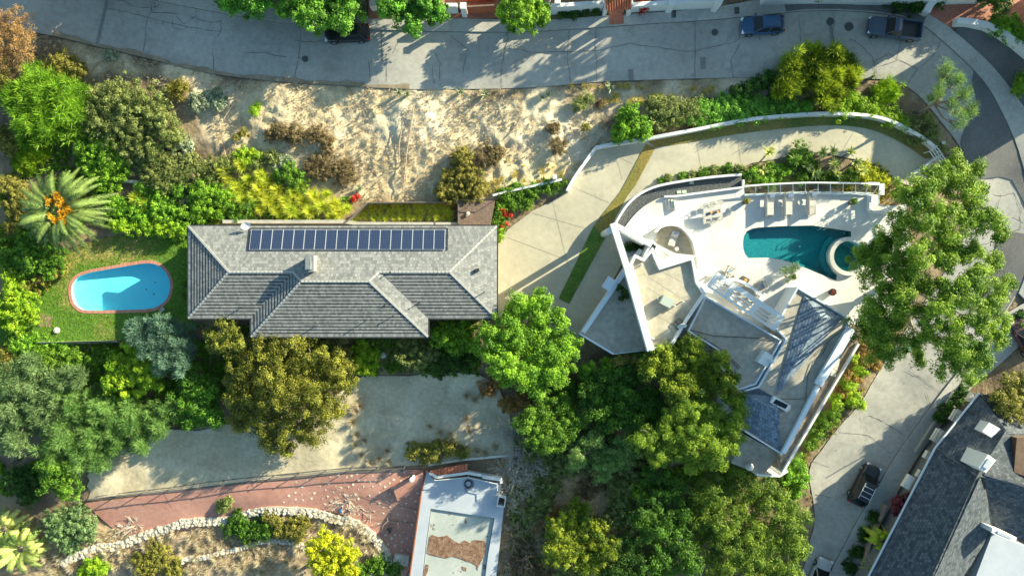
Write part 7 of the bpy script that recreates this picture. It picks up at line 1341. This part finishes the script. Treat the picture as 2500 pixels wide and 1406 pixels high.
for i, (L, m_, h_, lb_) in enumerate((([(300,552,22),(330,554,22),(360,556,22),(390,558,22),(420,560,22),(445,562,20),(275,550,18)],'leaf_lime',1.3,'clipped hedge along the top of the pool lawn'),([(300,510,34),(340,520,34),(270,500,30)],'leaf_bright',1.2,'bright leafy shrub behind the hedge of the pool lawn'),([(400,520,36),(440,535,34),(380,500,28)],'leaf_bright',1.3,'second leafy shrub behind the hedge, left of the grey tiled roof'),([(490,470,40),(520,500,40),(480,515,34),(545,480,30)],'leaf_bright',1.5,'bright green shrub above the left end of the grey tiled roof'),([(560,515,28),(600,505,26),(580,530,20)],'leaf_green',1.2,'green shrub between fountain grasses behind the house'),([(350,460,28),(390,470,28),(430,460,30)],'leaf_green',1.0,'dark green low shrubs below the short weathered wall'),([(700,420,28),(720,440,30),(680,430,20)],'leaf_green',1.2,'green shrub among the upper fountain grasses'),([(590,380,30),(620,385,22)],'leaf_lime',1.0,'light green shrub at the top of the fountain grass bank'),([(862,485,6),(870,480,5)],'flower_red',.7,'small red flowering plant left of the fountain grass bed'),([(465,428,8)],'flower_pink',1.2,'tiny pink flowering plant on the hillside'),
  ([(60,590,40),(100,610,40),(60,640,40),(110,650,34),(80,560,34),(40,620,30)],'leaf_green',2.0,'broad dark green shrub below the date palm'),([(130,660,28),(90,680,28),(60,700,24),(110,640,26)],'leaf_olive',1.2,'yellow green shrub on the lower left of the date palm'),([(20,700,40),(30,740,44),(0,770,36),(50,770,30),(20,800,24)],'leaf_lime',2.4,'bright lime tree-like bush at the left edge of the lawn'),([(20,560,36),(30,500,34),(10,450,30),(40,470,28)],'leaf_olive',1.5,'olive shrub at the left edge beside the date palm'),([(455,600,10),(455,650,12),(450,690,12),(452,720,10)],'leaf_green',.6,'narrow planting strip along the left wall of the grey tiled house'),
  ([(40,835,36),(90,845,36),(20,860,30),(140,850,26)],'leaf_bright',.8,'green hedge at the lower left of the lawn'),([(120,880,36),(170,880,34),(220,885,30),(70,890,34),(250,870,26)],'leaf_green',1.2,'dark groundcover below the pale stone edging of the lawn'),([(880,850,26),(905,870,24),(890,900,26),(870,880,20)],'leaf_lime',1.4,'yellow green shrub right of the oak at the roof edge'),([(1000,850,34),(1040,870,32),(980,870,26),(1010,890,28)],'leaf_grey',1.8,'grey brown shrub below the middle of the grey tiled house'),([(1090,810,34),(1130,800,34),(1110,840,34),(1070,830,26),(1150,840,24)],'leaf_bright',2.6,'bright green bushy tree at the lower right corner of the grey tiled house'),([(1100,880,30),(1070,900,28),(1140,890,26)],'leaf_dark',1.6,'dark shrub left of the round bright green tree'),
  ([(1240,990,26),(1270,980,24)],'leaf_rust',.9,'orange brown shrub at the foot of the round bright green tree'),([(1190,950,24),(1215,935,20)],'leaf_rust',.8,'straw coloured shrub at the corner of the packed ground'),([(1070,1105,30),(1040,1110,30),(1010,1105,24),(1100,1100,24),(1130,1105,20)],'leaf_olive',1.1,'olive yellow bush at the lower edge of the packed ground'),
  ([(2110,880,26),(2090,920,24),(2060,960,24),(2120,850,22),(2140,890,20)],'leaf_rust',1.0,'orange and green bank planting along the east side of the villa'),([(2080,940,22),(2050,985,24),(2090,975,22),(2110,990,16)],'leaf_lime',1.6,'light green shrub reaching over the lower street'),([(2020,1030,26),(2000,1060,24),(2040,1015,20),(1985,1085,20)],'leaf_green',1.2,'green shrub between the villa east wall and the lower street'),([(1945,1140,30),(1960,1175,26),(1925,1160,26),(1950,1205,22)],'leaf_bright',1.6,'bright feathery green bush below the villa corner'),([(1885,1115,22),(1905,1135,18),(1870,1140,18)],'leaf_rust',1.0,'yellow brown climber on the trellis at the bottom corner of the villa'),
  ([(170,1270,40),(140,1300,40),(200,1300,34),(160,1330,30),(120,1270,24)],'leaf_silver',1.8,'silvery rounded bush left of the red patio'),([(220,1390,30),(200,1405,24),(245,1395,20)],'leaf_lime',1.2,'lime green round bush at the bottom edge'),([(600,1300,34),(640,1290,34),(580,1270,26),(560,1290,24)],'leaf_green2',1.0,'dark bluish shrub inside the curved stone wall'),([(690,1290,34),(730,1280,30),(660,1265,24),(720,1310,22)],'leaf_olive',1.0,'yellowish shrub inside the curved stone wall beside the bluish one'),([(380,1360,40),(350,1385,36),(420,1390,30)],'leaf_olive',.9,'olive groundcover between the two stone walls'),([(920,1385,30),(960,1395,24),(880,1400,24)],'leaf_green',1.0,'dark green leafy shrub right of the yellow tree at the bottom edge'),([(540,1240,20),(555,1225,14)],'leaf_grey',.6,'small grey shrub at the lower edge of the red patio'),
  ([(-5,210,34),(-10,160,30),(0,330,30),(10,355,24)],'leaf_olive',1.4,'olive bush cut by the left edge beside the large bright spiky bush'),([(0,610,34),(15,650,30),(-10,570,30)],'leaf_green',1.6,'green bush cut by the left edge below the date palm'),([(200,450,30),(240,470,28),(170,440,24)],'leaf_green',.9,'green low shrub above the right fronds of the date palm'),([(620,400,26),(660,385,24)],'leaf_grey',.9,'grey green brush beside the topmost fountain grass'),([(1340,960,34),(1390,950,30),(1300,950,24)],'leaf_green2',2.0,'dark green shrub at the lower right foot of the round bright tree'),([(1310,1100,34),(1350,1120,30),(1280,1080,24)],'leaf_grey',1.2,'grey green scrub beside the tangle of bare grey branches'),([(1560,1200,30),(1590,1180,26)],'leaf_lime',1.4,'light green shrub among the dusty scrub of the grove'),([(1460,1180,30),(1430,1200,28)],'leaf_brown',.9,'brown dry brush on the orange ground of the grove'),([(1350,1250,20),(1320,1280,24)],'leaf_rust',.7,'rust coloured dry brush right of the flat roofed building'),([(2105,905,22),(2085,870,20)],'leaf_lime',1.0,'lime shrub at the top of the bank east of the villa'),([(2275,960+5,22),(2300,970,18)],'leaf_dark',.01,''),([(2340,975,22),(2360,960,18),(2320,1000,22),(2300,1020,18)],'leaf_dark',1.2,'dark hedge at the top corner of the dark roofed house'),([(2140,1265,20),(2115,1310,20),(2095,1350,20),(2080,1390,20)],'leaf_dark',1.0,'dark hedge strip between the lower pavement and the terracotta garden wall'),([(2300,-5,24),(2240,10,26),(2200,0,26)],'leaf_dark',1.2,'dark spiky shrubs at the top edge left of the brick patio'),([(2450,60,30),(2490,80,30),(2480,50,24)],'leaf_bright',1.4,'green hedge behind the curved white wall at the top right'),([(2350,75,16),(2400,40,18)],'leaf_olive',.01,''),([(2490,215,20),(2500,190,20)],'leaf_bright',1.0,'small green bush at the right edge beside the side street'),([(2490,790,18),(2500,770,16)],'leaf_dark',1.0,'dark shrub at the right edge above the brick path'),([(1375,30,16),(1400,28,16),(1430,26,16),(1455,24,14)],'leaf_dark',.7,'dark low hedge at the foot of the white wall left of the tiled gate'),([(1575,5,20),(1600,-2,14)],'flower_red',1.6,'red flowering twiggy bush behind the white wall at the top'),
  ([(1500,1110,40),(1540,1140,40),(1470,1140,36),(1520,1180,36),(1560,1180,30)],'leaf_grey',1.6,'grey green scrub between the grove trees and the orange dry ground'),([(1420,1120,40),(1400,1080,36),(1380,1140,34),(1450,1080,30)],'leaf_grey',1.4,'dusty scrub right of the bare grey brush'),([(1520,1230,34),(1540,1270,36),(1500,1270,30)],'leaf_grey',1.5,'dusty olive shrub below the grey green scrub of the grove'),([(1320,1220,34),(1300,1260,34),(1340,1190,26)],'leaf_grey',1.0,'dusty low brush right of the flat roofed building'),([(1280,1340,34),(1320,1390,34),(1270,1390,26)],'leaf_brown',1.0,'brown brush at the bottom edge right of the flat roofed building'),([(1700,1160,30),(1660,1170,26)],'leaf_lime',1.5,'bright shrub between the feathery tree and the wide dense tree'),([(60,1200,40),(30,1170,36),(80,1160,30)],'leaf_dark',1.6,'dark shrub at the lower left below the olive tree'),([(20,850,30),(10,880,26)],'leaf_olive',1.0,'olive shrub at the left edge below the lawn'))):
    if lb_: sh(L, h_, m_, lb_, seed=200+i, size=.17, width=.085, per=44)
sh([(1931,668,20),(1945,655,16),(1918,658,12)], 1.6, 'leaf_silver', 'airy pale olive bush in the round stone pot by the pool', seed=260, size=.14, width=.05, cr=.2, dens=.6, per=24, z=.2)
sh([(1538,603,12),(1552,596,10),(1560,606,8)], .8, 'leaf_dark', 'dark spiky plant in the shaded corner between the two white tower beams', name='plant', cat='plant', seed=261, size=.3, width=.04, style='needle', cr=.2, z=.05)
sh([(1512,700,11),(1528,716,12),(1518,728,9)], .5, 'leaf_dark', 'dark plant at the top corner of the grey carport roof', name='plant', cat='plant', seed=262, size=.15, width=.08, cr=.2, z=1.0)
# fountain grasses, agaves, dry tufts
TL = [tuft_mesh('fountain_clump', M['grass_lime'], 300+i, 260, 1.1, 1.0, .06, .6, 1.0, .12) for i in range(3)]
up_ = [(552,420,1.0),(595,405,1.1),(640,430,1.1),(610,440,1.0),(585,460,1.1),(640,462,1.2),(680,465,1.0),(720,470,1.1),(700,492,1.2),(660,490,1.1),(740,492,1.1),(770,480,1.0),(790,505,1.1),(820,500,1.1),(760,518,1.1),(715,515,1.2),(680,515,1.0),(640,512,1.1),(600,492,1.1),(570,480,.9),(830,520,1.0),(850,510,.9),(340,485,1.0),(360,500,.9),(290,490,.8),(735,452,.8),(800,475,.8),(560,440,.9),(655,445,.9),(625,480,1.0),(600,520,.8),(735,530,.9),(810,528,.9),(690,532,.8)]
rs = random.Random(8)
scatter_copies(TL, up_, 'lime yellow fountain grass clump on the bank behind the grey tiled house', 'plant', 'lime fountain grasses on the bank', rs)
bed = [(x+rs.uniform(-5, 5), y, rs.uniform(.6, .85)) for y in (505,518,532) for x in range(895, 1112, 17) if not (y < 510 and x < 905)]+[(880,528,.7),(866,535,.6)]
TB = [tuft_mesh('bedding_clump', M['grass_lime'], 310+i, 150, .95, .6, .05, .7) for i in range(3)]; scatter_copies(TB, bed, 'yellow green grass clump in the long framed bed behind the house', 'plant', 'grass clumps in the framed bed', rs)
TD = [tuft_mesh('dry_clump', M['grass_dry'], 320+i, 150, .95, .6, .04, .6) for i in range(3)]
dry = [(455,495,1.1),(868,1000,.9),(862,1030,1),(880,990,1),(872,1060,.9),(890,1075,.9),(868,1085,.8),(882,1110,.8),(945,1100,.8),(905,1128,.9),(925,1120,.9),(950,1128,.8),(1050,1040,.9),(1075,1055,1),(1100,1060,1),(1085,1080,1),(1110,1085,1.1),(1140,1095,1),(1165,1100,1.1),(1185,1105,1),(1210,1090,.9),(1140,965,1),(1160,975,.9),(1140,1020,.9),(1145,1050,.9),(1180,935,1),(1205,960,1),(1125,1110,1),(430,1300,1.2),(470,1310,1.1),(265,1345,1.1),(490,1330,1),(150,1350,1.2),(640,1370,1.2),(670,1355,1.1),(600,1350,1),(700,1370,1),(560,1380,1),(470,1390,1),(895,1310,1.1),(880,1285,1.1),(920,1345,1.1),(850,1280,1),(740,1255,.9),(1235,1325,1),(1240,1280,.9),(120,1360,1.1),(520,1310,1.1),(450,1335,1.0),(400,1310,1.0),(360,1330,1.1),(300,1340,1.0),(330,1375,1.2),(480,1360,1.1),(530,1360,1.1),(590,1385,1.2),(640,1395,1.1),(690,1340,1.0),(730,1340,1.1),(720,1385,1.2),(760,1295,1.0),(790,1280,1.0),(830,1300,1.0),(870,1320,1.1),(900,1340,1.1),(250,1310,1.0),(230,1350,1.0),(180,1380,1.1),(140,1395,1.1),(660,1310,0.9),(540,1330,0.9),(610,1325,0.9),(820,1265,0.8),(700,1262,0.8),(90,1300,1.1),(1250,1230,.9)]
scatter_copies(TD, dry, 'straw coloured dry grass tuft on the lower packed ground and stone terraces', 'plant', 'straw coloured dry grass tufts', rs)
TG = [tuft_mesh('golden_clump', M['grass_gold'], 330+i, 90, .6, .3, .04, .6) for i in range(3)]
gold_ = [(rs.uniform(1480, 1660), rs.uniform(232, 250), .9) for _ in range(22)]+[(rs.uniform(1380, 1600), rs.uniform(205, 216), .7) for _ in range(22)]+[(rs.uniform(1080, 1370), rs.uniform(425, 455), .8) for _ in range(20)]+[(rs.uniform(1110, 1240), rs.uniform(455, 478), .8) for _ in range(18)]+[(rs.uniform(1200, 1420), rs.uniform(385, 425), .6) for _ in range(8)]+[(rs.uniform(1680, 1760), rs.uniform(215, 232), .8) for _ in range(9)]
scatter_copies(TG, gold_, 'golden dry grass tuft on the slope above the driveway wall', 'plant', 'golden dry grass tufts on the slope', rs)
def stiff(k, ln, hh, wd, seed, nm): return tuft_mesh(nm, M['agave'], seed, k, ln, hh, wd, .3, 1.0, .05)
AG = [stiff(34, .8, .6, .14, 340+i, 'agave') for i in range(2)]
scatter_copies(AG, [(1185,232,1.1),(1125,226,.9),(1490,215,1.1),(1340,232,.9),(1325,240,.7),(975,228,.9),(995,232,.8),(2130,188,.8),(2355,412,1.1),(878,462,.9),(18,430,.8)], '', 'agave', 'agaves scattered on the slopes', rs, labels=['biggest dark agave at the edge of the street, upper middle of the slope','smaller agave left of the biggest one at the street edge','sprawling agave among golden grass at the street edge','grey agave near the middle of the slope top','small agave touching the grey one at the slope top','dark agave in the tree shadow at the street edge, left','dark agave in the tree shadow at the street edge, right','small agave between the glossy evergreen and the round light bush','green agave beside the asphalt patch below the leaning pine','grey agave above the framed grass bed','small pale agave at the left edge above the palm'])
# hundreds of small things nobody could count
def scatter_stuff(name, polys, n, m, label, cat, seed, k=10, rad=.25, hh=.18, wd=.03, avoid=(), zoff=0):
    rg = np.random.RandomState(seed); V = []; T = []; pw = [pxpoly(p) for p in polys]; A = np.concatenate([np.array(p) for p in pw]); lo, hi = A.min(0), A.max(0); xy = lo+(hi-lo)*rg.rand(n*6, 2)
    ok = np.zeros(len(xy), bool)
    for p in pw: ok |= inside(xy[:, 0], xy[:, 1], p)
    for p in avoid: ok &= ~inside(xy[:, 0], xy[:, 1], p)
    ok &= (fbm(xy[:, 0], xy[:, 1], .35, 3, seed % 7) > (-.12 if seed != 406 else -9)); xy = xy[ok][:n]; z = hgt(xy[:, 0], xy[:, 1])+zoff
    protos = [blades(k, rad, hh, wd, rg, .5, 2, 1.0, rad*.15) for _ in range(12)]
    for i, ((x, y), zz_) in enumerate(zip(xy, z)): b, t = protos[i % 12]; s_ = .5+rg.rand(); V.append(b*s_+np.array([x, y, zz_])); T.append(t)
    o = raw_mesh(name, np.concatenate(V), 4, np.concatenate(T), m); return tag(o, label, cat, kind='stuff')
scatter_stuff('dry_weeds', [sand], 3300, M['grass_dry'], 'thin dry weeds scattered over the sandy slope', 'dry weeds', 400, 9, .26, .16, .03, zoff=.05)
scatter_stuff('dry_weeds', [[(150,1230),(250,1290),(640,1262),(830,1262),(930,1350),(950,1406),(100,1406),(60,1300)],[(1240,1115),(1420,1110),(1560,1180),(1600,1330),(1330,1406),(1225,1406),(1235,1200)]], 2600, M['grass_dry'], 'dry weeds and straw covering the lower terraces and brush slope', 'dry weeds', 401, 12, .35, .25, .03)
scatter_stuff('ground_cover', [[(200,440),(560,440),(860,480),(880,545),(540,545),(460,560),(260,560)],[(0,330),(180,330),(300,440),(200,560),(0,640)],[(0,850),(300,835),(480,860),(430,1000),(200,950),(0,1000)]], 3000, M['leaf_green'], 'low green leafy ground cover between the shrubs on the left', 'ground cover', 402, 14, .35, .3, .09)
scatter_stuff('ground_cover', [[(1690,240),(2000,235),(2230,290),(2300,360),(2180,290),(2030,272),(1850,285),(1640,325),(1560,338)],[(1840,400),(2150,400),(2190,450),(2170,500),(1840,445)],[(2140,800),(2080,930),(1990,1060),(1940,1150),(1930,1240),(1980,1250),(1975,1150),(2060,1020),(2150,900)]], 2400, M['leaf_olive'], 'low mixed ground cover round the driveway and the villa banks', 'ground cover', 403, 12, .3, .25, .07)
scatter_stuff('undergrowth', [[(1180,900),(1420,900),(1600,1000),(1800,1120),(1950,1200),(1950,1406),(1250,1406),(1240,1150),(1300,1000)]], 3400, M['leaf_grey'], 'grey green undergrowth beneath the grove of trees', 'undergrowth', 404, 14, .45, .4, .09, avoid=[pxpoly([(1360,1150),(1440,1140),(1520,1165),(1550,1230),(1480,1260),(1390,1240)])])
scatter_stuff('undergrowth', [[(470,790),(1180,790),(1180,915),(900,915),(560,1020),(430,1040),(0,1220),(0,1000),(400,900)]], 2800, M['leaf_green'], 'undergrowth beneath the trees south of the grey tiled house', 'undergrowth', 405, 14, .4, .35, .08)
scatter_stuff('straw', [[(1200,930),(1260,960),(1420,1080),(1560,1130),(1700,1230),(1600,1400),(1240,1400),(1240,1120)]], 3200, M['grass_dry'], 'straw coloured litter on the ground of the brush slope', 'straw', 407, 12, .3, .12, .045)
lw = pxpoly(lawn); scatter_stuff('lawn_grass', [lawn], 10000, M['grass_lawn'], 'short green grass blades of the pool lawn', 'grass', 406, 5, .12, .06, .03, avoid=[inset(pool_w, -.1)], zoff=.03)
twigs('bare_brush', [(1255,1060,1.3),(1270,1100,1.2),(1240,1130,1.0),(1290,1120,1.1),(1230,1150,1.1),(1265,1160,1.2),(1310,1130,1.0),(1250,1190,1.0),(1290,1170,1),(1235,1220,.9),(1225,1050,1.0)], M['deadgrey'], 'tangle of bare grey branches right of the flat roofed building', 'dead brush', seed=5, n=14, ln=1.2, r=.045, depth=3)
twigs('bare_brush', [(1250,1300,1),(1270,1350,1),(1300,1330,1),(1260,1390,1),(1330,1290,.9),(1290,1250,.9)], M['dead'], 'lower tangle of bare brown branches beside the flat roofed building', 'dead brush', seed=6, n=14, ln=1.2, r=.042, depth=3)
twigs('dead_branches', [q8(30,860), q8(60,900)], M['deadgrey'], 'pile of dead grey branches on the red patio beside the stone wall', 'dead branches', seed=7, n=12, ln=1.0, r=.035, up=.3, depth=3)
twigs('dead_branches', [q8(150,950), q8(230,980)], M['deadgrey'], 'long dead branches lying across the top of the curved stone wall', 'dead branches', seed=8, n=5, ln=1.3, r=.04, up=.1, depth=2)
twigs('dead_branches', [(310,1290),(330,1280)], M['deadgrey'], 'arching dead branches at the left end of the red patio', 'dead branches', seed=9, n=9, ln=1.0, r=.04, up=.4, depth=2)
mb = MB()
for a, b in (((1010,270),(985,470)),((985,300),(975,400)),((285,125),(208,195)),((590,200),(560,240)),((605,215),(550,290)),((550,345),(555,385)),((1270,290),(1240,335)),((1465,345),(1440,365))):
    p, q = G(*a), G(*b); mid = p.lerp(q, .5)+Vector((rs.uniform(-.2, .2), rs.uniform(-.2, .2), .2)); o = MB().tube([p+Vector((0, 0, .25)), mid, q+Vector((0, 0, .3))], .09, .05, 5).build('fallen_branch', M['dead'])
    tag(o, {1010: 'long dead stem running down the middle of the sandy slope', 985: 'short dead stem left of the long one on the sandy slope', 285: 'dead stalk leaning near the upper street edge at the left', 590: 'short dark stalk near the shade edge on the slope', 605: 'long thin dead stalk crossing the shade edge on the slope', 550: 'dead stalk above the fountain grass bank', 1270: 'pale plank lying on the sandy slope', 1465: 'thin stick beside the left end of the driveway wall'}[a[0]], 'dead branch')
g = G(*q8(5,935)); MB().box((g.x, g.y, g.z+.12), (.16, .5, .12), .2).build('blue_bag', mat('blue_plastic', (.02, .22, .55), None, .4)); tag(bpy.data.objects['blue_bag'], 'small bright blue plastic item beside the dead branches on the red patio', 'bag')
g = G(*q5(310,1190)); MB().lathe(g, [(.4, 0), (.35, .3), (.2, .45), (0, .5)], 7).build('covered_item', M['cushion']); tag(bpy.data.objects['covered_item'], 'crumpled white cover in the dark shrubs below the grey tiled house', 'cover')
g = W(*q9(500,625), .9); MB().lathe((g.x, g.y, .4), [(.35, 0), (.42, .5), (.2, .8), (0, .85)], 8).build('grill_cover', M['cushion']); tag(bpy.data.objects['grill_cover'], 'silver covered grill on the small lower deck of the villa', 'grill')
print('OBJECTS', len(C.objects), 'FACES', sum(len(m.polygons) for m in bpy.data.meshes))
